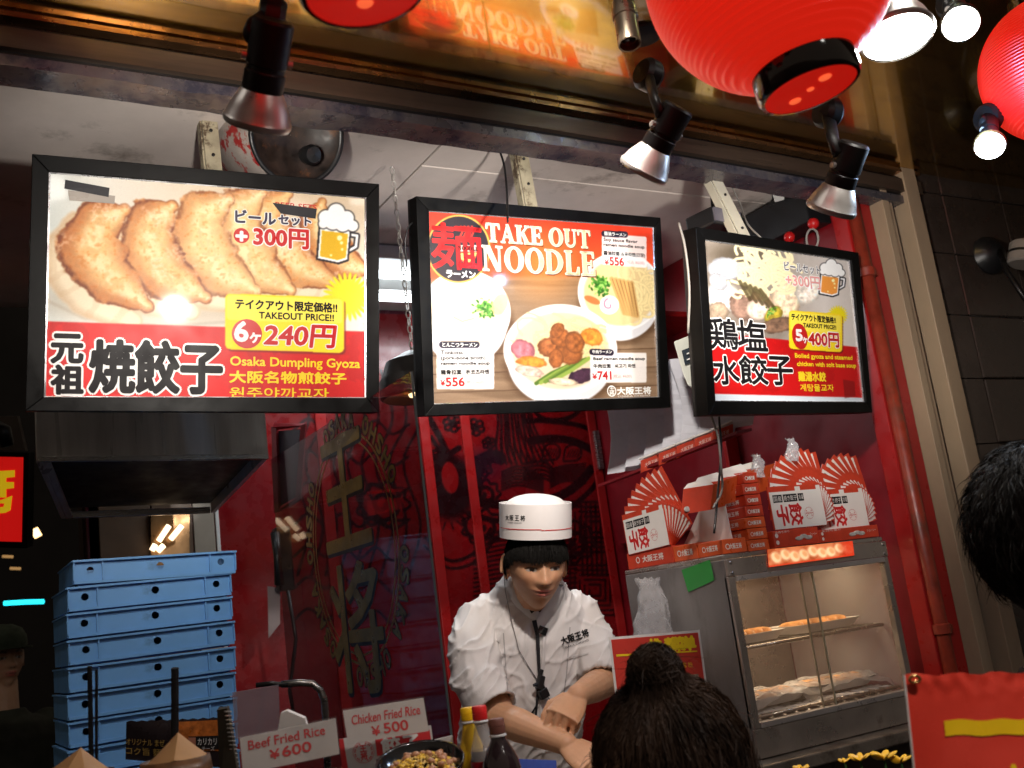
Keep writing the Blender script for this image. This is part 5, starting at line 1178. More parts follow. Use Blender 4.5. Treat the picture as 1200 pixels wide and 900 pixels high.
for ch_, u in (('推', .48), ('荐', .60), ('菜', .68), ('单', .80)): lay(ym, ch_, cfr, W_*(u-.05 if ch_ == '推' else u), Hh*.78, W_*.13, Hh*.155, 0, bold=.0022)
ym.prism([ct_(.06, .20, .0008), ct_(.94, .235, .0008), ct_(.94, .25, .0008), ct_(.06, .225, .0008)], _n*.0004)
lay(ym, '一 大 蒜 粉', cfr, W_*.62, Hh*.58, W_*.25, Hh*.06, 0)
parts_split(rc, 'yellow_lettering', ym, YELLOWINK)
part(rc, 'food_picture', MB().prism([ct_(.72, .50, .0008), ct_(.92, .50, .0008), ct_(.92, .70, .0008), ct_(.72, .70, .0008)], _n*.0004), mat('card_photo', (.6, .42, .3), .4, var=.8, vscale=60))

# ---- gyoza cartons
CW, CH, CT = .19, .111, .0032
def carton_meshes():
    fr = lambda x, y, z: V((x, -z-.0003, y))
    body = MB().box2((0, 0, 0), (CW, CT, CH)); wp = MB(); rd = MB(); bk = MB(); pw = MB()
    wp.add([fr(.003, .001, 0), fr(CW-.002, .001, 0), fr(CW-.002, CH*.87, 0), fr(.003, CH*.87, 0)], [(0, 1, 2, 3)])
    for x0, x1 in ((.10, .36), (.39, .78), (.81, .97)):
        x0 *= .66; x1 *= .66; bk.add([fr(CW*x0, CH*.62, .0003), fr(CW*x1, CH*.62, .0003), fr(CW*x1, CH*.80, .0003), fr(CW*x0, CH*.80, .0003)], [(0, 1, 2, 3)])
    for s_, x0, w_ in (('国産', .075, .15), ('焼き餃子', .265, .24), ('冷凍', .545, .085)): lay(pw, s_, fr, CW*x0, CH*.65, CW*w_, CH*.12, .0006)
    rot = lambda cx, cy: (lambda x, y, z: fr(cx+y, cy-x, z))      # letters lying on their side, tops to the right
    lay(rd, '子', rot(CW*.10, CH*.55), 0, 0, CH*.46, CW*.19, .0003, bold=.0022, n=6); lay(rd, '餃', rot(CW*.33, CH*.57), 0, 0, CH*.50, CW*.23, .0003, bold=.0016, n=6)
    em = lambda x, y, z: fr(CW*.69+x, CH*.32+y, z)
    ringm(rd, em, .0148, .0156, 30, .0003); ringm(rd, em, .0, .0001, 4, .0003)
    for k in range(10):
        a = k*PI/5; 
        if k in (2, 3, 7, 8): continue
        rd.add([em(.0095*math.cos(a-.2), .0095*math.sin(a-.2), .0003), em(.0135*math.cos(a), .0135*math.sin(a), .0003), em(.0095*math.cos(a+.2), .0095*math.sin(a+.2), .0003)], [(0, 1, 2)])
    er = lambda cx, cy: (lambda x, y, z: em(cx+y, cy-x, z))
    lay(rd, '王', er(.0, .004), 0, 0, .008, .008, .0003); lay(rd, '将', er(-.009, .004), 0, 0, .008, .008, .0003)
    # small white price flash on the red top edge
    pw.add([fr(CW*.5, CH*.865, .0003), fr(CW*.6, CH*.865, .0003), fr(CW*.6, CH*.965, .0003), fr(CW*.5, CH*.965, .0003)], [(0, 1, 2, 3)])
    pw.add([fr(CW*.9, CH*.865, .0003), fr(CW*.98, CH*.865, .0003), fr(CW*.98, CH*.965, .0003), fr(CW*.9, CH*.965, .0003)], [(0, 1, 2, 3)])
    out = []
    for nm, mb, m_ in (('carton_body', body, CARTRED), ('white_panel', wp, CARTWHITE), ('red_print', rd, REDINK), ('black_label', bk, BLACKINK), ('white_print', pw, CARTWHITE)):
        me = mb.mesh(nm); me.materials.append(m_); out.append(me)
    return out
CARTRED = mat('red_carton_board', (.50, .045, .018), .4, var=.18, vscale=30, coat=.15); CARTWHITE = mat('white_carton_board', (.70, .655, .61), .5, var=.06)
CM = carton_meshes()
ORD = ['frontmost', 'second', 'third', 'fourth', 'fifth', 'sixth', 'seventh', 'eighth', 'ninth', 'tenth']
def fan(o, ex, nrm, n, step, where, px=.168, pz=.024, a0=0.0):
    ex = V(ex); nrm = V(nrm); ez = V((0, 0, 1)); Mx = Matrix((ex, -nrm, ez)).transposed()   # local x, y (away), z
    for i in range(n):
        a = -(a0+i*step)            # clockwise as seen from the front
        Rm = Matrix.Rotation(-a, 3, 'Y')   # about local y
        P = V((px, 0, pz)); loc = V(o)+Mx @ (P + Rm @ (-P) + V((0, i*(CT+.0006), 0)))
        rotm = Mx @ Rm
        ob = bpy.data.objects.new('gyoza_carton', CM[0]); C.objects.link(ob); ob.matrix_world = Matrix.Translation(loc) @ rotm.to_4x4()
        ob['label'] = '%s red and white gyoza carton in the %s' % (ORD[i], where); ob['category'] = 'carton'; ob['group'] = 'gyoza cartons fanned out on the display case'
        for nm, me in zip(('white_panel', 'red_lettering', 'black_label', 'white_lettering'), CM[1:]):
            c = bpy.data.objects.new(nm, me); C.objects.link(c); c.parent = ob
fan((1.917, 1.998, 1.612), (1, 0, 0), (0, -1, 0), 10, R(9.2), 'middle fan on the case')
fan((2.135, 2.052, 1.600), (1, 0, 0), (0, -1, 0), 9, R(10), 'right fan on the case')
fan((1.738, 2.392, 1.613), (0, -1, 0), (-1, 0, 0), 9, R(8.0), 'left fan on the case', a0=R(-2))
# flat-lying cartons below and beside the fans
def lying(c0, c1, z0, z1, label, side='大阪王将', face=None, gy=False, tone=0):
    t = thing('closed_carton', label, 'carton', ((c0[0]+c1[0])/2, (c0[1]+c1[1])/2, z0), 'closed gyoza cartons stacked on the display case')
    m_ = CARTRED if tone == 0 else mat('orange_red_carton', (.62, .09, .02), .35, var=.15, vscale=20, coat=.3)
    part(t, 'carton_body', MB().box2((c0[0], c0[1], z0), (c1[0], c1[1], z1)), m_, bev=.0015)
    h = z1-z0; w = MB(); wf = MB()
    if face in ('front', 'both'):
        fr = lambda x, y, z: V((c0[0]+x, c0[1]-.0006-z, z0+y)); L_ = c1[0]-c0[0]
        if gy:
            for k in range(2): ringm(w, lambda x, y, z, k=k: fr(.012+x, h*(.3+.4*k)+y, 0), 0.0005, h*.13, 14)
            for k in range(3): wf.ell(fr(L_*.55+k*.017, h*(.42+.1*(k % 2)), 0), (.014, .0012, .0055), 12, 6)
            lay(w, 'ジューシー', fr, L_*.80, h*.5, L_*.16, h*.2, 0); lay(w, 'お持ち帰り', fr, L_*.06, h*.82, L_*.3, h*.14, 0)
        else: lay(w, side, fr, L_*.28, h*.3, L_*.5, h*.36, 0, bold=.0004, n=4); ringm(w, lambda x, y, z: fr(L_*.2+x, h*.48+y, 0), h*.14, h*.2, 16)
    if face in ('left', 'both'):
        fr = lambda x, y, z: V((c0[0]-.0006-z, c1[1]-x, z0+y)); L_ = c1[1]-c0[1]
        lay(w, side, fr, L_*.34, h*.3, L_*.46, h*.4, 0, bold=.0004, n=4); ringm(w, lambda x, y, z: fr(L_*.24+x, h*.5+y, 0), h*.14, h*.2, 16)
    if w.v: parts_split(t, 'white_lettering', w, CARTWHITE)
    if wf.v: part(t, 'gyoza_picture', wf, mat('gyoza_print', (.5, .46, .42), .5, var=.5, vscale=90), smooth=True)
    return t
lying((1.908, 1.998), (2.068, 2.11), 1.567, 1.6105, 'closed carton with small gyoza picture under the middle fan', face='front', gy=True)
lying((2.071, 2.000), (2.295, 2.11), 1.567, 1.600, 'closed carton with small gyoza picture under the right fan', face='front', gy=True)
lying((1.742, 2.20), (1.86, 2.405), 1.567, 1.611, 'closed carton with gyoza picture under the left fan', face='left', gy=False)
lying((1.742, 2.10), (1.84, 2.197), 1.567, 1.607, 'orange red carton with white lettering between left fan and case front', face='left', tone=1)
lying((1.742, 2.003), (1.82, 2.097), 1.567, 1.603, 'small orange red carton at the front left corner of the case top', face='both', tone=1)
for k in range(7):
    z = 1.567+k*.0285; dx = .004*math.sin(k*2.1)
    lying((1.832+dx+k*.004, 2.012), (1.904, 2.14), z, z+.0272, '%s carton from the bottom in the stack left of the middle fan' % ('lowest', 'second', 'third', 'fourth', 'fifth', 'sixth', 'topmost')[k], face='both', tone=1 if k < 3 else 0)
# open cartons with white flaps behind the left fan
def open_carton(px, py, D, wpx, hpx, label, k):
    t = thing('open_carton', label, 'carton', at(px, py, D), 'open cartons nested behind the left fan')
    a, b, c, d = at(px, py, D), at(px+wpx, py-wpx*.16, D), at(px+wpx+4, py-wpx*.16-hpx, D+.01), at(px+3, py-hpx, D+.01)
    part(t, 'red_front', MB().slab(a, b, c, d, V(FWD)*.003), CARTRED)
    e, f = at(px+wpx*.9, py-wpx*.16-hpx-7-k % 2*2, D+.02), at(px+8, py-hpx-6-k % 2*2, D+.02)
    part(t, 'white_flap', MB().slab(d, c, e, f, V(FWD)*.002), CARTWHITE)
    part(t, 'gyoza_picture', MB().ell(a*.62+b*.2+d*.18-V(FWD)*.002, (.011, .0015, .007), 12, 6), mat('gyoza_print', (.5, .46, .42), .5), smooth=True)
    part(t, 'side_flap', MB().slab(b, at(px+wpx+18, py-wpx*.3, D+.06), at(px+wpx+20, py-wpx*.3-hpx, D+.06), c, V(FWD)*.002), mat('orange_red_carton', (.62, .09, .02), .35))
    return t
for k, (px, py) in enumerate(((868, 575), (852, 580), (838, 585), (824, 590), (812, 595))):
    open_carton(px-14, py+8, 2.78-.05*k, 34, 30, '%s open red carton with white flap in the nest behind the left fan' % ('rearmost', 'fourth', 'third', 'second', 'frontmost')[k], k)
single('blank_card', 'blank whitish card standing right of the left carton fan', 'card', MB().slab(onX(822, 592, 1.80), onX(848, 584, 1.80), onX(858, 632, 1.80), onX(800, 642, 1.80), (.002, 0, 0)), CARTWHITE)
for k, (px, py, lb) in enumerate(((885, 545, 'left'), (925, 526, 'right'))):
    bag('small clear plastic wrap standing behind the middle carton fan, %s one' % lb, at(px, py-12, 2.78), .06, .018, 7+k, .3)
# white nested cartons on the wall shelf
for k in range(7):
    D = 3.12-.03*k; x0 = 708+k*21; yb_ = 556-k*8.5
    t = thing('nested_white_carton', '%s white carton with red base in the row on the red wall shelf' % ('leftmost', 'second', 'third', 'fourth', 'fifth', 'sixth', 'rightmost')[k], 'carton', at(x0+20, yb_, D), 'white cartons nested on the wall shelf')
    mb = MB(); n = 9; L_, R_, L2, R2 = [], [], [], []
    for i in range(n+1):
        s = i/n; bend = 9*math.sin(s*3.4+.4); y = yb_-s*(118-5*k)
        L_.append(at(x0+bend-3*s, y-(3 if i else 0), D+.012*math.sin(s*5))); R_.append(at(x0+46+bend*.6, y-7, D+.004))
    for i in range(n): mb.slab(L_[i], R_[i], R_[i+1], L_[i+1], V(FWD)*.0015)
    part(t, 'white_wall', mb, mat('pale_blue_white_board', (.62, .62, .68), .5, var=.12, vscale=12))
    if k > 1:
        part(t, 'folded_rim', MB().tube([at(x0-1, yb_-1, D-.006), at(x0+12, yb_-6, D-.012), at(x0+24, yb_-11, D-.006)], .0035, 6, flat=.4), CARTWHITE, smooth=True)
        rb = [at(x0+1, yb_+1, D-.008), at(x0+25, yb_-8, D-.008), at(x0+25, yb_+6, D-.008), at(x0+1, yb_+15, D-.008)]
        part(t, 'red_base', MB().slab(*rb, V(FWD)*.01), CARTRED)
        e1 = rb[1]-rb[0]; u1 = rb[0]-rb[3]; w = MB(); lay(w, '大阪王将', lambda x, y, z: rb[3]+e1*x+u1*y-V(FWD)*(.001+z), .2, .35, .6, .35, 0)
        parts_split(t, 'white_lettering', w, CARTWHITE)

# ---- blue crates
BLUE = mat('pale_blue_crate_plastic', (.15, .39, .77), .38, var=.16, vscale=5, coat=.1, bump=.08, dirt=((.05, .12, .22), 9, .60, .82))
BLUED = mat('crate_inside_blue', (.05, .14, .42), .5, var=.2)
KW, KD, KH = .386, .30, .0605
def crate_meshes():
    body = MB(); t = .003; H = KH-.004
    def holed(x0, x1, z0, z1, cx, cz, r, y0, y1):
        out = []; inn = []
        A = sorted([2*PI*k/20+.05 for k in range(20)]+[math.atan2(zz-cz, xx-cx) % (2*PI) for xx in (x0, x1) for zz in (z0, z1)]); n = len(A)
        for k in range(n):
            a = A[k]; c, s = math.cos(a), math.sin(a); f = min(((x1-cx) if c > 0 else (cx-x0))/max(abs(c), 1e-6), ((z1-cz) if s > 0 else (cz-z0))/max(abs(s), 1e-6))
            out.append((cx+c*f, cz+s*f)); inn.append((cx+r*c, cz+r*s))
        for y in (y0, y1):
            vs = [(p[0], y, p[1]) for p in out]+[(p[0], y, p[1]) for p in inn]; body.add(vs, [(k, (k+1) % n, n+(k+1) % n, n+k) for k in range(n)])
        vs = [(p[0], y0, p[1]) for p in inn]+[(p[0], y1, p[1]) for p in inn]; body.add(vs, [(k, (k+1) % n, n+(k+1) % n, n+k) for k in range(n)])
    z0, z1 = .006, H-.004; zc = (z0+z1)/2
    for (a, b, c, r) in ((.0, .17, .10, .0085), (.17, .83, .52, .009), (.83, 1, .905, .0085)):
        holed(a*KW+.001, b*KW-.001, z0, z1, c*KW, zc+.002, r, .006, .009)
    body.box2((-.002, -.006, H-.005), (KW+.002, .010, H)); body.box2((.002, -.001, 0), (KW-.002, .010, .007))
    for x in (.0, .168, .828, .992): body.box2((x*KW, -.002, .0071), (x*KW+.0035, .0055, H-.0051))
    rim = MB()
    for (a, b) in (((0, .0105, 0), (.006, KD, H)), ((KW-.006, .0105, 0), (KW, KD, H)), ((.0065, KD-.006, 0), (KW-.0065, KD, H))): rim.box2(a, b)
    rim.box2((-.003, .0108, H-.004), (-.0003, KD+.003, H)); rim.box2((KW+.0003, .0108, H-.004), (KW+.003, KD+.003, H))
    fl = MB().box2((.0065, .0105, .001), (KW-.0065, KD-.0065, .004))
    foot = MB().box2((.012, .012, -.004), (KW-.012, KD-.012, .0005))
    r = []
    for nm, mb, m_ in (('front_wall', body, BLUE), ('side_walls', rim, BLUE), ('floor_panel', fl, BLUED), ('stacking_foot', foot, BLUED)):
        me = mb.mesh(nm); me.materials.append(m_); r.append(me)
    return r
KM = crate_meshes()
xl = onY(72, 655, 2.7); ztop = onY(72, 656, 2.7).z
for i in range(11):
    k = i                                   # from the top down
    tilt = R(1.4) if i == 0 else R(.12)*math.sin(i*1.7)
    e = bpy.data.objects.new('blue_crate', None); C.objects.link(e); e.empty_display_size = .05
    e.location = (xl.x+.012-.0018*i+.0012*math.sin(i*2.3)+(.012 if i == 0 else 0), 2.7+.006*math.sin(i*1.3), ztop-KH-(.0005 if i else 0)-i*.0615)
    e.rotation_euler = (0, tilt, R(-.6)+R(.3)*math.sin(i*1.9))
    e['label'] = '%s pale blue plastic crate in the tall stack under the hood' % ('topmost slightly tilted', 'second from top', 'third from top', 'fourth from top', 'fifth from top', 'sixth from top', 'seventh from top', 'eighth from top', 'ninth from top', 'tenth from top', 'lowest')[i]
    e['category'] = 'crate'; e['group'] = 'blue crates in one stack'
    for nm, me in zip(('front_wall', 'side_walls', 'floor_panel', 'stacking_foot'), KM):
        c = bpy.data.objects.new(nm, me); C.objects.link(c); c.parent = e
zb = ztop-KH-10*.0615-.006
single('crate_stand', 'dark steel stand under the stack of blue crates', 'stand', MB().box2((xl.x-.05, 2.68, .02), (xl.x+.42, 3.05, zb)), BLACKM)

# ---- foreground sample counter
FD = 1.62
struct('display_shelf', MB().box2((-.5, 1.06, 1.195), (1.02, 1.62, 1.215)), mat('dark_glass_shelf', (.03, .02, .018), .15, var=.2, coat=.3), bev=.004)
struct('display_shelf_front', MB().box2((-.5, 1.08, .02), (1.02, 1.6, 1.1945)), CNT)
CARD = mat('pale_card', (.62, .60, .58), .5, var=.05); REDMARK = mat('red_marker_ink', (.62, .035, .04), .45, var=.1)
def price_card(label, tl, tr, bl, D, lines, holder=None):
    a, b, c = at(*tl, D), at(*tr, D+.015), at(*bl, D-.008); e = b-a; dwn = c-a; n = e.cross(-dwn).normalized(); n = n if n.dot(V(FWD)) < 0 else -n
    t = thing('price_card', label, 'price card', c); part(t, 'card', MB().slab(a, b, b+dwn, c, -n*.0015), CARD)
    P = lambda u, v, o: a+e*u+dwn*v+n*(.0006+o)
    part(t, 'clear_holder', MB().slab(a-e*.012-dwn*.05, b+e*.012-dwn*.05, b+e*.012+dwn*1.02, c-e*.012+dwn*.02, n*.0012), mat('clear_acrylic', (.8, .8, .8), .08, alpha=.06, var=0))
    W_, H_ = e.length, dwn.length; fr = lambda x, y, z: P(x/W_, 1-y/H_, z); m = MB()
    for s_, u0, v0, u1, v1, bo in lines:
        lay(m, s_, fr, W_*u0, H_*(1-v1), W_*(u1-u0), H_*(v1-v0), 0, bold=bo, n=6, slant=.12 if s_.startswith('Chi') else 0)
    parts_split(t, 'red_lettering', m, REDMARK); return t
price_card('price card reading Beef Fried Rice 600 yen, standing left of the bowl', (281, 865), (393, 842), (285, 907), 1.58, (('Beef Fried Rice', .08, .12, .88, .38, .0003), ('¥', .29, .50, .39, .76, .0005), ('600', .42, .48, .72, .76, .0006)))
price_card('price card reading Chicken Fried Rice 500 yen, above the black bowl', (402, 833), (496, 818), (408, 872), 1.66, (('Chicken Fried Rice', .08, .18, .93, .46, .0003), ('¥', .31, .60, .41, .88, .0005), ('500', .46, .56, .76, .86, .0006)))
# promo card with crest behind
pc = thing('promo_card', 'white promotional card with red crest behind the chicken fried rice price', 'card', at(450, 905, 1.72))
a, b, c = at(398, 866, 1.70), at(505, 850, 1.71), at(406, 935, 1.68); e = b-a; dn = c-a; n_ = e.cross(-dn).normalized(); n_ = n_ if n_.dot(V(FWD)) < 0 else -n_
part(pc, 'card', MB().slab(a, b, b+dn, c, -n_*.002), CARD); W_, H_ = e.length, dn.length
pf = lambda x, y, z: a+e*(x/W_)+dn*(1-y/H_)+n_*(.0006+z); m = MB()
m.add([pf(-.001, 0, 0), pf(.010, 0, 0), pf(.006, H_, 0), pf(-.001, H_, 0)], [(0, 1, 2, 3)])
m.add([pf(W_*.38, H_*.62, 0), pf(W_*.98, H_*.62, 0), pf(W_*.98, H_*.93, 0), pf(W_*.38, H_*.93, 0)], [(0, 1, 2, 3)])
em = lambda x, y, z: pf(W_*.24+x, H_*.72+y, z)
ringm(m, em, .0165, .0172, 40)
for k in range(12):
    aa = k*PI/6
    if k in (3, 9): continue
    for q in (-.16, .16): m.add([em(.0115*math.cos(aa+q), .0115*math.sin(aa+q), 0), em(.0155*math.cos(aa+q+.1), .0155*math.sin(aa+q+.1), 0), em(.0145*math.cos(aa+q-.1), .0145*math.sin(aa+q-.1), 0)], [(0, 1, 2)])
lay(m, '王', em, -.0055, .0005, .011, .010, 0, bold=.0004, n=4); lay(m, '将', em, -.0055, -.0115, .011, .011, 0, bold=.0004, n=4)
parts_split(pc, 'red_print', m, REDMARK); m = MB(); lay(m, '餃子', pf, W_*.44, H_*.60, W_*.42, H_*.31, .0004, bold=.0011, n=6); part(pc, 'white_lettering', m, WHITEINK)
m = MB(); lay(m, '門', pf, W_*.37, H_*.36, W_*.2, H_*.2, .0004, bold=.0008); part(pc, 'black_lettering', m, BLACKINK)
single('pale_slip', 'small pale slip of card standing between bowl and yellow bottle', 'card', MB().slab(at(505, 868, 1.75), at(530, 862, 1.75), at(534, 900, 1.74), at(508, 905, 1.74), V(FWD)*.002), CARD)
single('folded_paper', 'folded white paper behind the beef fried rice card', 'paper', MB().prism([at(325, 860, 1.7), at(329, 836, 1.7), at(336, 833, 1.7), at(357, 842, 1.7), at(362, 858, 1.7)], V(FWD)*.01), WHITEPAPER)
def food_bowl(label, px, py, D, r, sd):
    c = at(px, py, D); t = thing('rice_bowl', label, 'bowl', c-V((0, 0, .05)), 'black bowls of fried rice samples')
    tx = (V(CAM)-c); tilt = V((tx.x, tx.y, 0)).normalized()*.34+V((0, 0, 1))
    part(t, 'bowl', MB().lathe([(.03, -.055), (.034, -.05), (r*.7, -.036), (r*.93, -.014), (r, 0), (r*.985, .002), (r*.95, -.001), (r*.86, -.02), (.001, -.032)], c, tilt, 48, cap=False), mat('black_lacquer_bowl', (.008, .008, .009), .16, var=.2, coat=.6), smooth=True)
    rg = np.random.default_rng(sd); rice = MB(); egg = MB(); meat = MB(); q = V((0, 0, 1)).rotation_difference(tilt.normalized())
    for k in range(420):
        a, rr = rg.uniform(0, 2*PI), r*.78*rg.random()**.5; z = -.018+.016*(1-(rr/(r*.78))**2)+rg.uniform(0, .004)
        p = c+q @ V((rr*math.cos(a), rr*math.sin(a), z)); d_ = Matrix.Rotation(rg.uniform(0, 6), 3, 'Z') @ Matrix.Rotation(rg.uniform(-.6, .6), 3, 'Y')
        if k % 14 == 0: meat.ell(p+V((0, 0, .002)), (.008, .006, .005), 7, 5, d_)
        elif k % 5 == 0: egg.ell(p, (.006, .004, .003), 6, 4, d_)
        else: rice.ell(p, (.0042, .0017, .0015), 6, 4, d_)
    for nm, mb, m_ in (('rice', rice, mat('fried_rice', (.62, .42, .12), .4, var=.3, vscale=60)), ('egg', egg, mat('egg_bits', (.8, .5, .05), .4, var=.3)), ('meat', meat, mat('meat_bits', (.42, .2, .1), .4, var=.4))):
        o = part(t, nm, mb, m_, smooth=True); o['kind'] = 'stuff'
food_bowl('large black bowl of fried rice below the chicken fried rice card', 492, 892, 1.60, .069, 3)
food_bowl('black bowl mostly cut off below the beef fried rice card', 372, 925, 1.55, .065, 4)
# bottles
def bottle(label, px, py, D, sc, capm, body, liquid, prof, lab=None):
    c = at(px, py, D); t = thing('sauce_bottle', label, 'bottle', c-V((0, 0, .17*sc)), 'sauce bottles in front of the chef')
    part(t, 'cap', MB().lathe([(.0128*sc, -.024*sc), (.0135*sc, -.022*sc), (.0135*sc, -.013*sc), (.0128*sc, -.0125*sc), (.0135*sc, -.012*sc), (.0135*sc, -.003*sc), (.012*sc, 0), (.001, 0)], c, n=30), capm, asm=30)
    part(t, 'neck_ring', MB().lathe([(.0125*sc, -.029*sc), (.0142*sc, -.028*sc), (.0142*sc, -.026*sc), (.0125*sc, -.025*sc)], c, n=30), mat('clear_ring', (.6, .6, .6), .3))
    P = [(r*sc, z*sc) for r, z in prof]
    part(t, 'bottle_glass', MB().lathe(P, c, n=36, cap=False), body, smooth=True)
    if liquid: part(t, 'sauce', MB().lathe([(r*.94, z) for r, z in P if z < liquid[1]*sc]+[(.001, liquid[1]*sc)], c, n=32), liquid[0], smooth=False, asm=40)
    if lab:
        m_, z0, z1 = lab; rr = P[-2][0]*1.012; part(t, 'label_band', MB().lathe([(rr, z0*sc), (rr, z1*sc)], c, n=36, cap=False), m_, smooth=True)
    return t, c
PR = [(.012, -.028), (.012, -.034), (.017, -.055), (.0235, -.075), (.0255, -.09), (.0255, -.165), (.001, -.17)]
PR2 = [(.0125, -.028), (.013, -.034), (.021, -.047), (.029, -.065), (.032, -.08), (.032, -.165), (.001, -.17)]
YEL = mat('yellow_sauce_bottle', (.70, .42, .02), .3, var=.15, sss=.1); 
bottle('yellow capped bottle of yellow sauce, leftmost of three', 547, 829, 1.72, .86, mat('yellow_cap', (.85, .5, .01), .35, var=.05), YEL, None, PR)
CLEARB = mat('clear_bottle_plastic', (.62, .58, .56), .1, alpha=.35, var=.1)
DSAUCE = mat('dark_soy', (.022, .008, .008), .12, var=.2, coat=.5)
bottle('red capped soy sauce bottle with red label, middle of three', 561, 827, 1.68, .9, mat('red_cap', (.62, .02, .02), .35, var=.05), CLEARB, (DSAUCE, -.068), PR, (mat('deep_red_label', (.35, .01, .02), .4, var=.1), -.16, -.092))
t, c = bottle('brown capped dark sauce bottle with tan label, rightmost of three', 581, 842, 1.60, .92, mat('brown_cap', (.16, .06, .045), .4, var=.1), mat('dark_sauce_bottle', (.02, .012, .014), .08, var=.2, coat=.7), None, PR2, (mat('tan_label', (.40, .31, .22), .5, var=.1), -.16, -.082))
lb1 = MB(); rr = .032*.92*1.03
lf_ = lambda x, y, z: c+V((math.sin(x/rr-1.15)*(rr+z)*1, -math.cos(x/rr-1.15)*(rr+z), y))
lay(lb1, 'SAUCE', lf_, .036, -.086, .026, .008, .0002, bold=.0003, n=4); ringm(lb1, lambda x, y, z: lf_(.022+x, -.092+y, .0002), .0062, .0078, 20)
part(t, 'label_print', lb1, mat('brown_label_ink', (.1, .03, .03), .5))
# snack bag, tongs, notebook, faucet, guard
sb = thing('snack_packet', 'dark snack packet with orange print leaning on the blue crates', 'snack packet', at(205, 880, 1.95))
sq = lambda u, v, o=0: (at(148, 846, 1.93)*(1-u)+at(268, 841, 1.97)*u)*(1-v)+(at(147, 890, 1.93)*(1-u)+at(268, 900, 1.97)*u)*v-V(FWD)*(o+.008*math.sin(PI*u)*math.sin(PI*min(1, v+.1)))
def patch(u0, u1, v0, v1, o, n=8): 
    mb = MB(); vs = [sq(u0+(u1-u0)*i/n, v0+(v1-v0)*j/n, o) for j in range(n+1) for i in range(n+1)]
    return mb.add(vs, [(j*(n+1)+i, j*(n+1)+i+1, (j+1)*(n+1)+i+1, (j+1)*(n+1)+i) for j in range(n) for i in range(n)])
zz = patch(0, 1, 0, 1, 0, 20)
for i in range(21):
    p = V(zz.v[i]); zz.v[i] = tuple(p+V((0, 0, .0025*(i % 2))))
part(sb, 'packet_body', zz, mat('dark_packet_foil', (.03, .022, .025), .3, .2, var=.4), smooth=True)
part(sb, 'orange_panel', patch(.46, .99, .03, .66, .0012), mat('orange_food_print', (.45, .13, .025), .35, var=.7, vscale=50, bump=0), smooth=True)
part(sb, 'dark_panel', patch(.62, .98, .34, .62, .0022), BLACKP)
part(sb, 'face_picture', patch(.62, .69, .36, .6, .0032, 4), mat('skin_tone_print', (.4, .16, .1), .5))
sfr2 = lambda x, y, z: sq(x, 1-y, .0035+z)
m = MB(); lay(m, 'オリジナル まぜ', sfr2, .01, .42, .38, .16, 0); lay(m, 'コク旨 麺', sfr2, .01, .16, .34, .2, 0); parts_split(sb, 'ochre_lettering', m, mat('ochre_print', (.5, .33, .08), .4))
m = MB(); lay(m, 'カリカリ', sfr2, .71, .48, .18, .14, .0005); lay(m, 'チーズ', sfr2, .75, .36, .12, .09, .0005); parts_split(sb, 'white_lettering', m, WHITEINK)
for (x0, y0, x1, y1, wd, lb) in ((105, 781, 107, 892, .0065, 'left one of three'), (113, 785, 113, 890, .004, 'thin middle one of three'), (205, 783, 205, 870, .0105, 'right one of three')):
    single('black_rod', 'slim black upright rod in front of the blue crates, %s' % lb, 'rod', MB().tube([at(x0, y0, 1.75), at(x1, y1, 1.75), at(x1, y1+60, 1.74)], wd*.6, 8), BLACKP, 'black upright rods before the crates', asm=40)
def paper_dome(label, px, py, D, r, sd):
    c = at(px, py, D); t = thing('wrapped_bun', label, 'wrapped bun', c-V((0, 0, .07)), 'brown domes with tan peaked tops in the foreground')
    rg = np.random.default_rng(sd); n = 9; ph = rg.uniform(0, 6)
    rim = [c+V((r*.93*math.cos(ph+2*PI*k/n)*(1+.05*rg.uniform(-1, 1)), r*.93*math.sin(ph+2*PI*k/n), -.012+.008*rg.uniform(-1, 1))) for k in range(n)]
    top = c+V((r*.12, 0, .028))
    mid = [top*.45+p*.55+V((0, 0, -.001)) for p in rim]
    mb = MB().add([top]+mid+rim, [(0, 1+k, 1+(k+1) % n) for k in range(n)]+[(1+k, 1+n+k, 1+n+(k+1) % n, 1+(k+1) % n) for k in range(n)])
    part(t, 'tan_top', mb, mat('tan_kraft_paper', (.42, .235, .10), .55, var=.2, bump=.15), asm=25)
    part(t, 'brown_body', MB().lathe([(r*.6, -.085), (r*.9, -.07), (r*1.0, -.045), (r*1.0, -.025), (r*.95, -.008), (r*.9, -.011), (.001, -.02)], c, n=32, cap=False), mat('dark_brown_wrap', (.12, .055, .022), .45, var=.6, vscale=25, bump=.3), smooth=True)
paper_dome('brown dome with tan peaked top below the snack packet, larger one', 205, 882, 1.55, .052, 1)
paper_dome('brown dome with tan top at the lower left, smaller and cut off', 90, 900, 1.55, .055, 5)
nb = thing('spiral_notebook', 'dark spiral bound pad seen edge-on beside the beef fried rice card', 'notebook', at(265, 890, 1.7))
part(nb, 'pad', MB().slab(at(254, 832, 1.72), at(266, 830, 1.70), at(280, 915, 1.68), at(258, 920, 1.70), V(FWD)*.015), mat('dark_olive_cover', (.06, .05, .035), .5, var=.3), bev=.001)
co_ = MB(); 
for k in range(17):
    c0 = at(267+k*.72, 834+k*4.9, 1.695); co_ = MB().tube([c0+V(RGT)*.0055*math.cos(q)+V(UPV)*.0016*math.sin(q)-V(FWD)*.004*math.sin(q) for q in np.linspace(0, 2*PI, 10)], .0009, 5, cap=False)
    part(nb, 'wire_loop', co_, SILVER)
fa = thing('faucet', 'thin bent steel faucet pipe with black lever over the sink', 'faucet', at(382, 845, 2.2))
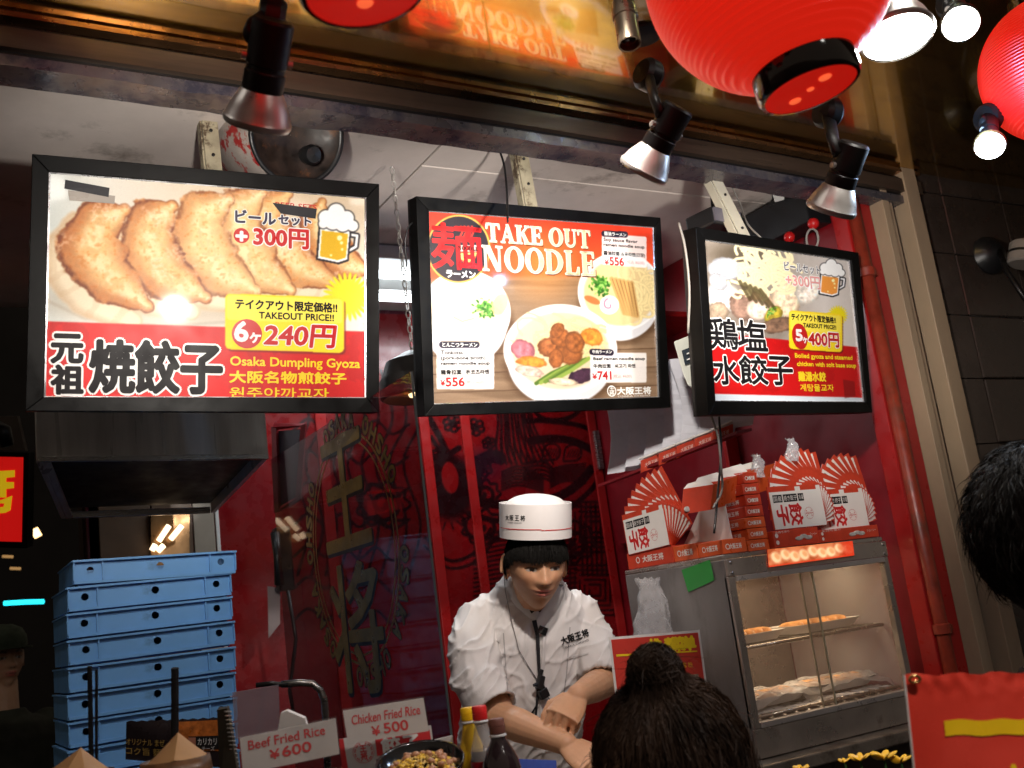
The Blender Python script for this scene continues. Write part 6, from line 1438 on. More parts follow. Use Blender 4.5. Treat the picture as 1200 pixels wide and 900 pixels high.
part(fa, 'bent_pipe', MB().tube([at(330, 802, 2.2), at(352, 800, 2.2), at(366, 801, 2.2), at(375, 808, 2.2), at(380, 820, 2.2), at(382, 845, 2.2), at(384, 900, 2.2)], .0075, 12), STEEL, smooth=True)
part(fa, 'black_lever', MB().tube([at(300, 803, 2.18), at(318, 801, 2.18), at(338, 803, 2.18)], .005, 8, flat=.6), BLACKM, smooth=True)
single('acrylic_guard', 'smoky acrylic guard panel between crates and beef fried rice card', 'guard', MB().slab(at(272, 812, 2.0), at(326, 803, 2.05), at(328, 856, 2.05), at(276, 866, 2.0), V(FWD)*.004), mat('smoky_acrylic', (.28, .24, .27), .2, alpha=.5, var=.2))
single('blue_tray', 'blue plastic tray edge on the worktop below the chef\'s arm', 'tray', MB().slab(at(604, 888, 2.05), at(652, 890, 2.15), at(652, 915, 2.1), at(604, 915, 2.0), V((0, 0, -.02))), mat('blue_tray_plastic', (.04, .09, .38), .4), bev=.003)
# red banner and yellow blossoms lower right
bn = thing('red_banner', 'red vinyl banner with yellow stripe, in the lower right corner', 'banner', at(1140, 900, 1.2))
ba, bb_, bc, bd = at(1059, 791, 1.20), at(1230, 787, 1.22), at(1240, 960, 1.17), at(1077, 960, 1.17)
BANM = mat('red_vinyl', (.70, .05, .03), .3, var=.15, vscale=6, coat=.4, bump=.05, bscale=7, spec=.6)
def bq(u, v, o=0.0): 
    p = (ba*(1-u)+bb_*u)*(1-v)+(bd*(1-u)+bc*u)*v; w_ = .004*mnoise.noise(V((u*3, v*2, 1)))+.003*max(0, 1-v*5)*mnoise.noise(V((u*16, v*10, 2)))
    return p-V(FWD)*(o+w_)+V((0, 0, .0015*math.sin(u*22)*(1-v)))
def bpatch(u0, u1, v0, v1, o, nu=24, nv=18):
    return MB().add([bq(u0+(u1-u0)*i/nu, v0+(v1-v0)*j/nv, o) for j in range(nv+1) for i in range(nu+1)], [(j*(nu+1)+i, j*(nu+1)+i+1, (j+1)*(nu+1)+i+1, (j+1)*(nu+1)+i) for j in range(nv) for i in range(nu)])
part(bn, 'vinyl_sheet', bpatch(0, 1, 0, 1, 0, 60, 50), BANM, smooth=True)
part(bn, 'yellow_stripe', bpatch(.245, 1, .325, .43, .0012), mat('yellow_vinyl', (.85, .55, .01), .35, var=.1), smooth=True)
m = MB(); bfr = lambda x, y, z: bq(x, 1-y, .0012+z); lay(m, '大阪', bfr, .60, .06, .42, .30, 0, bold=.012, n=6); part(bn, 'yellow_lettering', m, mat('yellow_vinyl', (.85, .55, .01), .35))
g = at(1072, 796, 1.195); part(bn, 'eyelet', MB().tube([g+V(RGT)*.006*math.cos(q)+V(UPV)*.004*math.sin(q) for q in np.linspace(0, 2*PI, 16)], .0018, 8, cap=False), mat('brass_eyelet', (.4, .28, .1), .3, .9), smooth=True)
part(bn, 'white_edge', MB().tube([bq(0, v, .001) for v in np.linspace(0, 1, 14)], .0012, 6), WHITEPAPER)
YF = mat('yellow_petals', (.75, .42, .02), .45, var=.3, vscale=30)
for k, (px, py, s) in enumerate(((866, 894, .016), (990, 893, .010), (1008, 891, .018), (1036, 890, .022), (1056, 893, .018), (940, 903, .014))):
    c = at(px, py, 1.75); t = thing('artificial_flower', 'yellow artificial blossom at the bottom edge, %s from the left' % ('first', 'third', 'fourth', 'fifth', 'last', 'second')[k], 'flower', c-V((0, 0, .03)), 'yellow blossoms along the bottom edge')
    for j in range(5):
        a = j*2*PI/5+k; d_ = V((math.cos(a), math.sin(a), .5)).normalized()
        part(t, 'petal', MB().ell(c+d_*s*.6, (s*.6, s*.34, s*.1), 10, 6, V((1, 0, 0)).rotation_difference(d_).to_matrix()), YF, smooth=True)
    part(t, 'stem', MB().tube([c, c-V((0, .005, .12))], .002, 6), mat('green_stem', (.04, .12, .03), .6))
struct('planter_shelf', MB().box2((1.2, 1.2, .9), (2.3, 1.5, .93)), BLACKP)
# ================================================================== people
SKINA = mat('warm_skin', None, .52, var=.08, vscale=30, attr='skin', sss=.12, bump=.06, bscale=260)
SHIRTM = mat('white_cotton_uniform', (.66, .63, .615), .75, var=.07, vscale=7, bump=.12, bscale=420)
HAIRB = mat('black_hair', (.008, .007, .006), .7, var=.4, vscale=30, stretch=(1, 1, .2), spec=.15)
HAIRBR = mat('dark_brown_hair', (.026, .014, .008), .7, var=.9, vscale=9, spec=.15)
def remesh(mb, voxel, name, origin, smooth_it=3):
    me = mb.mesh(name, origin); o = bpy.data.objects.new(name, me); C.objects.link(o)
    r = o.modifiers.new('r', 'REMESH'); r.mode = 'VOXEL'; r.voxel_size = voxel
    if smooth_it: s = o.modifiers.new('s', 'SMOOTH'); s.factor = .5; s.iterations = smooth_it
    dg = bpy.context.evaluated_depsgraph_get(); out = bpy.data.meshes.new_from_object(o.evaluated_get(dg)); bpy.data.objects.remove(o); bpy.data.meshes.remove(me)
    out.name = name; out.polygons.foreach_set('use_smooth', [True]*len(out.polygons)); return out
def limb(mb, pts, rad, n=18):
    mb.tube(pts, rad, n)
    for p, r in zip(pts, rad): mb.ell(p, (r, r, r), n, 12)
def hand(mb, W, d, nrm, side, curl=(.8, 1.0, .7), s=1.0, spread=.06, thumb=.6):
    """W wrist, d to the knuckles, nrm back of the hand, side: +1 thumb on d x nrm side"""
    d = V(d).normalized(); n = V(nrm); n = (n-d*n.dot(d)).normalized(); t = d.cross(n).normalized()*side
    pal = []
    for i in range(7):
        u = i/6; wd = (.026+.017*math.sin(min(1, u*1.25)*PI/2))*s; th = (.017-.004*u)*s; c = W+d*(.088*s*u)-n*.002
        pal.append([c+t*wd*math.cos(a)+n*th*math.sin(a) for a in np.linspace(0, 2*PI, 18, endpoint=False)])
    mb.rings(pal); mb.ell(W+d*.084*s, (.0, .0, .0), 4, 3) if False else None
    L_ = ((.040, .024, .020), (.044, .028, .021), (.041, .026, .020), (.032, .020, .018))
    for k in range(4):
        off = (1.5-k)*.0198*s; p = W+d*(.084-.004*abs(k-1.2))*s+t*off; ang = 0; pts = [p-d*.012*s, p]; rad = [.0090*s, .0090*s]
        sd = t*(1.5-k)*spread
        for j in range(3):
            ang += curl[j]*(1+.06*k); dv = (d*math.cos(ang)-n*math.sin(ang)+sd).normalized(); p = p+dv*L_[k][j]*s; pts.append(p); rad.append((.0083, .0076, .0064)[j]*s*(1 if k < 3 else .88))
        limb(mb, pts, rad, 12)
    b = W+d*.022*s+t*.026*s-n*.004; p1 = b+(t*.6+d*.75-n*.25).normalized()*.036*s; p2 = p1+(d*.9-n*thumb+t*.05).normalized()*.030*s; p3 = p2+(d*.75-n*thumb*1.2-t*.35).normalized()*.024*s
    limb(mb, [b-t*.012*s, b, p1, p2, p3], [.014*s, .0135*s, .0105*s, .0095*s, .0078*s], 12)
def head_mesh(Cc, X, Y, Z, s=1.0):
    """Y = where the face looks. eye level at the centre"""
    mb = MB(); n, m = 96, 84; rs = []
    g = lambda a, b, w_: math.exp(-((a-b)/w_)**2)
    for i in range(m+1):
        u = -PI/2+PI*i/m; ring = []
        for k in range(n):
            v = 2*PI*k/n; cu = max(math.cos(u), 1e-3); sx = math.sin(v); cy = math.cos(v)
            x = .0745*cu*math.copysign(abs(sx)**.92, sx); y = (.094 if cy > 0 else .100)*cu*cy; z = .116*math.sin(u)
            if z < 0:
                q = -z/.116; x *= 1-.36*q**1.4; 
                if y < 0: y *= 1-.55*q**1.2
                else: y = y*(1-.10*q)+.012*q*(1-abs(x)/.06 if abs(x) < .06 else 0)
                z *= 1.0
            if cy > 0:
                y = min(y, .0865+.15*(y-.0865)) if y > .0865 else y
                f = min(1, cy*2.2); ax = abs(x)
                y += f*(.0255*g(x, 0, .0085+.006*max(0, min(1, (.012-z)/.04)))*max(0, min(1, (.020-z)/.045))*(1 if z > -.034 else max(0, 1-(-.034-z)/.010)))
                y += f*.006*g(ax, .013, .007)*g(z, -.031, .008)
                y -= f*.0105*g(ax, .031, .016)*g(z, .002, .012)
                y += f*.0055*g(ax, .031, .0125)*g(z, -.001, .0065)
                y += f*.0055*g(ax, .027, .026)*g(z, .022, .009); y += f*.004*g(ax, .045, .018)*g(z, -.026, .018)
                y += f*.0085*g(x, 0, .027)*g(z, -.058, .016)
                y += f*.0065*g(x, 0, .019)*g(z, -.0535, .0045); y += f*.0080*g(x, 0, .017)*g(z, -.0655, .0052); y -= f*.005*g(x, 0, .022)*g(z, -.0592, .0026)
                y -= f*.0035*g(x, 0, .02)*g(z, -.078, .006); y += f*.008*g(x, 0, .022)*g(z, -.097, .014)
            ring.append(Cc+X*x*s+Y*y*s+Z*z*s)
        rs.append(ring)
    mb.rings(rs)
    for sg in (-1, 1):   # ears with a rolled rim
        c = Cc+X*.077*sg*s-Y*.006*s-Z*.006*s
        rr = Matrix((X, Y, Z)).transposed()
        q = rr @ Matrix.Rotation(.35*sg, 3, 'Z') @ Matrix.Rotation(-.15, 3, 'X')
        mb.ell(c, (.006*s, .017*s, .031*s), 16, 10, q)
        mb.tube([c+q @ V((.006*sg, .017*math.cos(a), .031*math.sin(a)))*s for a in np.linspace(-1.2, 3.9, 16)], .0042*s, 8)
        mb.ell(c-Z*.026*s, (.0055*s, .008*s, .009*s), 10, 8)
    return mb
def paint_skin(me, origin, Cc, X, Y, Z, base, s=1.0, hands=None):
    n = len(me.vertices); P = np.empty(n*3, np.float32); me.vertices.foreach_get('co', P); P = P.reshape(-1, 3)+np.array(origin)
    d = P-np.array(Cc); x = d@np.array(X)/s; y = d@np.array(Y)/s; z = d@np.array(Z)/s; ax = abs(x)
    c = np.tile(np.array(base, float), (n, 1)); g = lambda a, b, w_: np.exp(-((a-b)/w_)**2)
    def mix(m, col): c[:] = c*(1-m[:, None])+np.array(col)*m[:, None]
    inh = (abs(z) < .13) & (ax < .1) & (abs(y) < .13); fr = inh & (y > .03); f = fr.astype(float)
    mix(f*.28*g(ax, .042, .02)*g(z, -.03, .02), (base[0]*1.12, base[1]*.78, base[2]*.72))
    mix(f*.20*g(x, 0, .012)*g(z, -.028, .012), (base[0]*1.1, base[1]*.8, base[2]*.75))
    lip = np.maximum(g(z, -.0545, .0042)*g(x, 0, .021), g(z, -.0645, .0055)*g(x, 0, .018)); mix(f*np.clip(lip*1.4, 0, 1)*.9, (.42, .10, .085))
    mix(f*(1-sst(.6, 1.1, np.hypot(x/.024, (z+.0592+.05*ax*0)/.0018)))*.9, (.07, .02, .018))
    for sg in (-1, 1):
        ex = x-sg*.031; el = np.hypot(ex/.0138, (z+.001+ex*ex*9)/.0044); mix(f*(1-sst(.85, 1.05, el)), (.36, .32, .29))
        ir = np.hypot(ex-.001, (z+.0015))/.0062; mix(f*(1-sst(.85, 1.0, el))*(1-sst(.85, 1.05, ir)), (.018, .010, .008))
        lid = np.abs(z-.0042+ex*ex*11); mix(f*(1-sst(.0012, .0026, lid))*(np.abs(ex) < .0155), (.035, .018, .014))
        mix(f*.5*g(ex, 0, .018)*g(z, .009, .006), (base[0]*.6, base[1]*.5, base[2]*.48))
        br = np.abs(z-.0215+ex*ex*8-.08*ex*sg*0); mix(f*(1-sst(.0022, .0046, br))*(1-sst(.015, .021, np.abs(ex-sg*.002))), (.02, .014, .012))
        mix(f*(1-sst(.6, 1.2, np.hypot((x-sg*.0075)/.0042, (z+.0385)/.002))), (.10, .04, .03))
    a = me.color_attributes.new('skin', 'FLOAT_COLOR', 'POINT'); out = np.ones((n, 4), np.float32); out[:, :3] = c; a.data.foreach_set('color', out.ravel())
def strands(paths, wd, seed, taper=True):
    rg = random.Random(seed); mb = MB()
    for P in paths:
        n = len(P); vs = []; side = None
        for i, p in enumerate(P):
            t = (P[min(i+1, n-1)]-P[max(i-1, 0)]).normalized()
            if side is None: side = V((rg.uniform(-1, 1), rg.uniform(-1, 1), rg.uniform(-1, 1)))
            s_ = (side-t*side.dot(t)).normalized(); w_ = wd*(1-.8*(i/(n-1))**2 if taper else 1)
            vs += [p-s_*w_, p+s_*w_]
        mb.add(vs, [(2*i, 2*i+1, 2*i+3, 2*i+2) for i in range(n-1)])
    return mb

# ---------------------------------------------------------------- the chef
chef = thing('person', 'young chef in white uniform and paper hat bending over the counter, hands together', 'person', at(610, 960, 2.9))
OR = V(chef.location)
yaw, pit = R(12), R(1)
HZ0 = V(UPV); HF0 = (-V(FWD)*math.cos(yaw)+V(RGT)*math.sin(yaw)).normalized()
HF = (HF0*math.cos(pit)-HZ0*math.sin(pit)).normalized(); HZ = (HZ0*math.cos(pit)+HF0*math.sin(pit)).normalized(); HX = HZ.cross(HF).normalized()
HC = at(628, 660, 2.70)
body = head_mesh(HC, HX, HF, HZ, .985)
limb(body, [HC-HZ*.045-HF*.03, at(625, 700, 2.77), at(622, 735, 2.82)], [.054, .052, .06])
body.rings([[at(cx, cy, D)+V(RGT)*a*math.cos(q)+V(FWD)*b*math.sin(q) for q in np.linspace(0, 2*PI, 28, endpoint=False)] for cx, cy, D, a, b in ((622, 700, 2.82, .06, .05), (619, 726, 2.86, .11, .06), (617, 770, 2.85, .125, .07), (612, 830, 2.85, .12, .07), (606, 900, 2.88, .125, .075), (604, 960, 2.92, .15, .10))])
EL, WL = at(706, 800, 2.70), at(677, 815, 2.52)
ER, WR = at(583, 840, 2.60), at(664, 872, 2.42)
limb(body, [at(676, 730, 2.87), EL], [.038, .040]); limb(body, [EL, EL*.62+WL*.38, WL], [.040, .038, .027])
limb(body, [at(566, 742, 2.82), ER], [.040, .042]); limb(body, [ER, ER*.66+WR*.34, WR*.8+ER*.2, WR], [.040, .040, .029, .026])
hand(body, WL, at(660, 838, 2.455)-WL, -V(FWD)*.7+V(UPV)*.75-V(RGT)*.1, 1, (1.0, 1.3, .8), 1.0, .03)
hand(body, WR, at(694, 893, 2.36)-WR, -V(FWD)*.45+V(UPV)*.9, -1, (.55, .75, .5), 1.0, .05)
hipz = at(604, 960, 2.92)
for sx in (-1, 1): limb(body, [hipz+V(_ri)*.08*sx, V((hipz.x+.08*sx*_ri[0], hipz.y+.08*sx*_ri[1], .5)), V((hipz.x+.09*sx*_ri[0], hipz.y+.09*sx*_ri[1], .08))], [.085, .055, .04])
bme = remesh(body, .0026, 'body', OR, 1)
paint_skin(bme, OR, HC, HX, HF, HZ, (.60, .325, .185), .985)
bo = link('body', bme, SKINA, chef)

# shirt
sh = MB()
sh.rings([[at(cx, cy, D)+V(RGT)*a*math.copysign(abs(math.cos(q))**.85, math.cos(q))+V(FWD)*b*math.sin(q) for q in np.linspace(0, 2*PI, 40, endpoint=False)] for cx, cy, D, a, b in
          ((624, 672, 2.785, .068, .062), (623, 684, 2.80, .088, .075), (621, 700, 2.82, .120, .085), (619, 714, 2.83, .160, .10), (617, 740, 2.82, .172, .115), (617, 780, 2.81, .168, .122), (613, 830, 2.80, .166, .126), (606, 890, 2.83, .165, .125), (603, 960, 2.90, .175, .13))])
def sleeve(ctrl, n=26):
    out, inn = [], []
    for i, (p, r) in enumerate(ctrl):
        t = (ctrl[min(i+1, len(ctrl)-1)][0]-ctrl[max(i-1, 0)][0]).normalized(); a = (V(UPV)-t*V(UPV).dot(t)).normalized(); b = t.cross(a)
        out.append([p+a*r*math.cos(q)+b*r*math.sin(q) for q in np.linspace(0, 2*PI, n, endpoint=False)])
        inn.append([p+a*(r-.010)*math.cos(q)+b*(r-.010)*math.sin(q) for q in np.linspace(0, 2*PI, n, endpoint=False)])
    sh.rings(out+inn[:1:-1])
sleeve([(at(580, 716, 2.82), .052), (at(562, 728, 2.80), .062), (at(554, 758, 2.74), .066), (at(559, 796, 2.67), .066), (at(571, 820, 2.62), .064), (at(579, 832, 2.60), .066)])
sleeve([(at(664, 708, 2.84), .050), (at(680, 718, 2.85), .057), (at(692, 748, 2.80), .058), (at(702, 776, 2.74), .058), (at(704, 792, 2.715), .058)])
sme = remesh(sh, .0046, 'uniform_jacket', OR, 5)
P = np.empty(len(sme.vertices)*3, np.float32); sme.vertices.foreach_get('co', P); P = P.reshape(-1, 3)
Nn = np.empty(len(sme.vertices)*3, np.float32); sme.vertices.foreach_get('normal', Nn); Nn = Nn.reshape(-1, 3)
def fold(w):
    ix = w.dot(V(RGT)); iy = w.dot(V(UPV)); iz = w.dot(V(FWD)); s = mnoise.noise(V((ix*4, iy*4, iz*4)))
    a = ix*.9+iy*.45+s*.08; r1 = 1-abs(mnoise.noise(V((a*20, (iy*.9-ix*.45)*5, iz*6+3)))*2); r2 = 1-abs(mnoise.noise(V(((ix-iy*.7)*26, (iy+ix)*6, 9+iz*8)))*2)
    r3 = 1-abs(mnoise.noise(V((ix*9+iy*5, iy*13-ix*6, 4)))*2.2); return .0024*(r1*r1-.4)+.0048*(max(0, r2)**7-.05)+.0046*(max(0, r3)**8-.05)+.0006*mnoise.noise(w*40)
W3 = [V(p)+OR for p in P]
arms = [(at(556, 800, 2.66)), (at(560, 760, 2.7)), (at(700, 770, 2.74))]
for i in range(len(P)):
    w = W3[i]; k = 1.0+sum(.9*math.exp(-((w-a).length/.07)**2) for a in arms)
    P[i] += Nn[i]*fold(w)*k
sme.vertices.foreach_set('co', P.ravel()); sme.update()
so = link('uniform_jacket', sme, SHIRTM, chef)
bvh = BVHTree.FromPolygons([V(p)+OR for p in P], [tuple(p.vertices) for p in sme.polygons])
bvb = BVHTree.FromPolygons([v.co+OR for v in bme.vertices], [tuple(p.vertices) for p in bme.polygons])
def drape(px, py, o=.002, b=None):
    d = V(ray(px, py)).normalized(); h = (b or bvh).ray_cast(V(CAM), d)
    if h[0] is None or (h[0]-V(CAM)).dot(V(FWD)) > 2.95: h = (b or bvh).find_nearest(at(px, py, 2.74))
    return h[0]-d*o
def strip(path, wpx, o, th=.0012, m=24, b=None):
    L_, R_ = [], []; pts = []
    for i in range(m+1):
        t = i/m*(len(path)-1); k = min(int(t), len(path)-2); f = t-k; pts.append((path[k][0]*(1-f)+path[k+1][0]*f, path[k][1]*(1-f)+path[k+1][1]*f))
    for i, (x, y) in enumerate(pts):
        a = pts[max(i-1, 0)]; c = pts[min(i+1, m)]; dx, dy = c[0]-a[0], c[1]-a[1]; l = math.hypot(dx, dy)+1e-6; wv = wpx(i/m) if callable(wpx) else wpx
        L_.append(drape(x-dy/l*wv/2, y+dx/l*wv/2, o, b)); R_.append(drape(x+dy/l*wv/2, y-dx/l*wv/2, o, b))
    mb = MB(); n = V(FWD)*th; vs = []
    for l, r in zip(L_, R_): vs += [l, r, r+n, l+n]
    return mb.rings([vs[4*i:4*i+4] for i in range(m+1)])
COLW = mat('collar_cotton', (.64, .61, .60), .75, var=.06, bump=.1, bscale=420)
# stand collar crossing at the throat, front edge, placket, seams
part(chef, 'collar', strip([(598, 676), (600, 690), (608, 706), (622, 718), (634, 726)], 12, .005, .004), COLW, smooth=True)
part(chef, 'collar', strip([(658, 682), (656, 692), (649, 708), (638, 722), (630, 736)], 13, .007, .004), COLW, smooth=True)
part(chef, 'black_undershirt', strip([(627, 712), (634, 728), (636, 742)], lambda t: 13*(1-t)+2, .004), BLACKP)
part(chef, 'black_placket', strip([(626, 727), (630, 745), (632, 790), (628, 838)], lambda t: 5.5-3*t, .0085), mat('black_cotton_tape', (.012, .011, .014), .7))
part(chef, 'jacket_edge', strip([(640, 728), (637, 760), (635, 800), (634, 850)], 4, .007, .003), COLW, smooth=True)
part(chef, 'name_clip', strip([(631, 737), (641, 741)], 9, .011, .004, 4), BLACKP)
part(chef, 'seam', strip([(590, 742), (594, 800), (600, 850)], 1.2, .002), mat('shadow_seam', (.38, .36, .36), .8)); part(chef, 'seam', strip([(668, 735), (664, 790), (656, 850)], 1.2, .002), mat('shadow_seam', (.38, .36, .36), .8))
part(chef, 'chest_pocket', strip([(664, 772), (690, 765)], 2.4, .003), COLW)
# microphone, wire, earpiece
mc = drape(633, 800, .016)
part(chef, 'microphone', MB().box(mc, (.018, .014, .036), Matrix.Rotation(.4, 3, 'Y')).box(mc+V((.006, 0, -.028)), (.026, .014, .024), Matrix.Rotation(-.3, 3, 'Y')).tube([mc+V((0, 0, .015)), mc+V((.008, -.004, .032))], .006, 8), BLACKP, bev=.003)
part(chef, 'clip_arm', MB().tube([mc+V((-.02, 0, -.004)), mc, mc+V((.012, 0, -.018))], .0045, 8), BLACKP)
ww = [(590, 668), (592, 692), (600, 730), (608, 762), (620, 782), (629, 796)]
part(chef, 'earphone_wire', MB().tube([drape(x, y, .004) if i else drape(590, 662, .004, bvb) for i, (x, y) in enumerate(ww)], .0011, 6), mat('grey_wire', (.16, .15, .15), .4), smooth=True)
part(chef, 'microphone_wire', MB().tube([drape(638, 812, .01), drape(646, 822, .006), drape(640, 836, .005), drape(626, 850, .005)], .0014, 6), BLACKP, smooth=True)
part(chef, 'microphone_wire', MB().tube([drape(634, 808, .01), drape(628, 828, .006), drape(617, 846, .005)], .0022, 6), BLACKP, smooth=True)
ep = drape(588, 648, .004, bvb); part(chef, 'earpiece', MB().ell(ep, (.006, .006, .009), 12, 8), mat('pale_earpiece', (.5, .5, .46), .3), smooth=True)
# lettering on the chest: follows the cloth
def drape_text(mb, s_, x0, y0, x1, y1, h, o, bold=0.0):
    v, f = glyphs(s_); L_ = math.hypot(x1-x0, y1-y0); ux, uy = (x1-x0)/L_, (y1-y0)/L_
    for i, (ddx, ddy) in enumerate([(0, 0)]+([(bold, 0), (-bold, 0), (0, bold), (0, -bold)] if bold else [])):
        mb.add([drape(x0+ux*L_*a+uy*h*b+ddx, y0+uy*L_*a-ux*h*b+ddy, o+i*1e-5) for a, b in v], f)
    return mb
part(chef, 'chest_lettering', drape_text(drape_text(MB(), '大阪王将', 659, 756, 691, 745, 9, .0035, .35), 'OSAKA OHSHO', 660, 761, 690, 751, 2.6, .0035), BLACKINK)
# paper hat
hc0 = HC+HZ*.068-HF*.004
HF_, HZ_ = (HF0*math.cos(R(-3))-HZ0*math.sin(R(-3))), (HZ0*math.cos(R(-3))+HF0*math.sin(R(-3)))
HM = Matrix((HX, HF_, HZ_)).transposed()
HATM = mat('white_paper_hat', (.70, .66, .64), .65, var=.05, bump=.05, bscale=40)
hr = lambda a, z, k=1.0: hc0+HM @ V((.0925*k*math.sin(a), .103*k*math.cos(a), z))
N_ = 64; hatb = MB(); rsA = [[hr(2*PI*k/N_, z, 1+.01*(z/.09)) for k in range(N_)] for z in np.linspace(.0, .088, 6)]; rsB = [[hr(2*PI*k/N_, z, .982) for k in range(N_)] for z in np.linspace(.088, .0, 3)]
hatb.rings(rsA+rsB, closed=True)
hat = part(chef, 'paper_hat_band', hatb, HATM, asm=50)
dome = MB(); rs = []
for i in range(13):
    u = i/12*PI/2; rs.append([hr(2*PI*k/40, .058+.052*math.sin(u)+(.0035*mnoise.noise(V((math.cos(2*PI*k/40)*2*math.cos(u), math.sin(2*PI*k/40)*2*math.cos(u), 5)))), max(.02, .955*math.cos(u)**.75)) for k in range(40)])
part(chef, 'hat_crown', dome.rings(rs), HATM, smooth=True)
lb_ = MB(); redl = MB()
afr = lambda x, y, z: hr(x/.0975-.0, y, 1.012+z*3)
for i, ch_ in enumerate('大阪王将'):
    lay(lb_, ch_, afr, -.0975*(1.18)+i*.0168, .048, .0125, .0135, .0002, bold=.00035, n=6)
lay(lb_, 'OSAKA OHSHO', afr, -.0975*1.1, .041, .045, .0035, .0002)
for k in range(30):
    a0, a1 = -1.5+k*.1, -1.5+(k+1)*.1
    dz = .0012 if k < 14 else -.0008
    redl.add([hr(a0, .0245+dz, 1.0135), hr(a1, .0245+dz, 1.0135), hr(a1, .0265+dz, 1.0135), hr(a0, .0265+dz, 1.0135)], [(0, 1, 2, 3)])
part(hat, 'hat_lettering', lb_, BLACKINK); part(hat, 'red_band_line', redl, REDINK)
part(hat, 'paper_overlap', MB().rings([[hr(a, z, 1.013), hr(a+.012, z, 1.013), hr(a+.012, z, 1.016), hr(a, z, 1.016)] for a in (-.02,) for z in (.001, .087)]), HATM)
# hair: cap and fringe
hp = MB(); rs = []
HH = lambda x, y, z: HC+(HX*x+HF*y+HZ*z)*.985
for i in range(17):
    z = .118-i*.0072; ring = []
    for k in range(64):
        a = 2*PI*k/64; cu = max(0.05, 1-(z/.125)**2)**.5; fx, fy = .0825*cu*math.sin(a), (.1005 if math.cos(a) > 0 else .108)*cu*math.cos(a)
        zz_ = z
        front = max(0, math.cos(a)); low = .040+.010*math.sin(a*9)*.5+.006*math.sin(a*23) if front > .25 else (.012 if front > .0 else -.05)
        zz_ = max(z, low) if front > .25 else max(z-.0, low)-.0
        if zz_ == low: cu2 = max(.05, 1-(low/.125)**2)**.5; fx, fy = .0795*cu2*math.sin(a), (.097 if math.cos(a) > 0 else .106)*cu2*math.cos(a)
        ring.append(HH(fx, fy, zz_+.001*(i % 2)))
    rs.append(ring)
hcap = part(chef, 'hair', hp.rings(rs), HAIRB, smooth=True)
paths = []; rg = random.Random(5)
for k in range(2600):
    a = rg.uniform(-1.75, 1.75); front = math.cos(a); L0 = .066; low = (.013+.003*math.sin(a*7+1)+.010*rg.random()) if front > .45 else (.004+.012*rg.random() if front > .1 else -.03+.02*rg.random())
    if abs(a) > 1.2 and front < .3: low -= .012
    pr = []; da = rg.uniform(-.02, .10)
    for i in range(7):
        t = i/6; z = L0+(low-L0)*t; aa = a+da*t; cu = max(.05, 1-(z/.128)**2)**.5; ro = .0035+.0045*math.sin(PI*min(1, t*.8))+rg.uniform(0, .0018)
        pr.append(HH((.0765+ro)*cu*math.sin(aa), (.0955+ro)*cu*math.cos(aa)*(1 if front > 0 else 1.06), z))
    paths.append(pr)
hs = part(chef, 'hair_locks', strands(paths, .0008, 3), HAIRB); hs['kind'] = 'stuff'

# ---------------------------------------------------------------- customers
CLOTH = mat('dark_coat_cloth', (.018, .017, .02), .8, var=.4, bump=.2, bscale=200)
def customer_body(t, head, fwd, up, hs_, skin=(.42, .24, .15), coat=CLOTH, head_s=1.0):
    X = V(up).cross(V(fwd)).normalized(); O = V(t.location)
    mb = head_mesh(V(head), X, V(fwd), V(up), head_s); h = V(head); z = V((0, 0, 1)); r = V((fwd[1], -fwd[0], 0)).normalized()
    limb(mb, [h-z*.05, h-z*.2], [.052, .058])
    tor = [(.21, .07, .06), (.24, .16, .09), (.30, .19, .11), (.45, .17, .11), (.62, .16, .11), (.75, .18, .12), (.85, .15, .11)]
    mb.rings([[h-z*d+r*a*math.cos(q)+V(fwd)*b*math.sin(q) for q in np.linspace(0, 2*PI, 24, endpoint=False)] for d, a, b in tor])
    for s in (-1, 1):
        limb(mb, [h-z*.27+r*.17*s, h-z*.55+r*.21*s, h-z*.74+r*.18*s+V(fwd)*.12], [.05, .04, .028])
        hand(mb, h-z*.74+r*.18*s+V(fwd)*.12, V(fwd)-z*.3, -z*-1, s, (.3, .4, .3), .95)
        limb(mb, [h-z*.82+r*.08*s, V((0, 0, .48))+V((h.x, h.y, 0))+r*.09*s, V((h.x, h.y, .08))+r*.09*s], [.085, .055, .04]); mb.ell(V((h.x, h.y, .05))+r*.09*s+V(fwd)*.06, (.05, .05, .035), 12, 8)
    me = remesh(mb, .0055, 'body', O, 1); paint_skin(me, O, h, X, V(fwd), V(up), skin, head_s); link('body', me, SKINA, t)
    cm = MB(); cm.rings([[h-z*d+r*(a+.018)*math.cos(q)+V(fwd)*(b+.02)*math.sin(q) for q in np.linspace(0, 2*PI, 28, endpoint=False)] for d, a, b in [(.19, .062, .062)]+tor+[(.95, .19, .13)]])
    for s in (-1, 1): limb(cm, [h-z*.27+r*.165*s, h-z*.55+r*.21*s, h-z*.72+r*.182*s+V(fwd)*.11], [.068, .056, .045])
    me = remesh(cm, .009, 'coat', O, 3); link('coat', me, coat, t)
def hair_shell(mb, c, X, Y, Z, rx, ry, rz, seed, low=-1.0, face=None):
    rs = []; n = 40
    for i in range(19):
        u = -PI/2+PI*i/18; ring = []
        for k in range(n):
            a = 2*PI*k/n; x, y, z = rx*math.cos(u)*math.cos(a), ry*math.cos(u)*math.sin(a), rz*math.sin(u)
            if face and y > face and z < rz*.45: y = face
            p = V((x, y, z)); p *= 1+.05*mnoise.noise(p*14+V((seed, 0, 0))); ring.append(c+X*p.x+Y*p.y+Z*p.z)
        rs.append(ring)
    return mb.rings(rs)
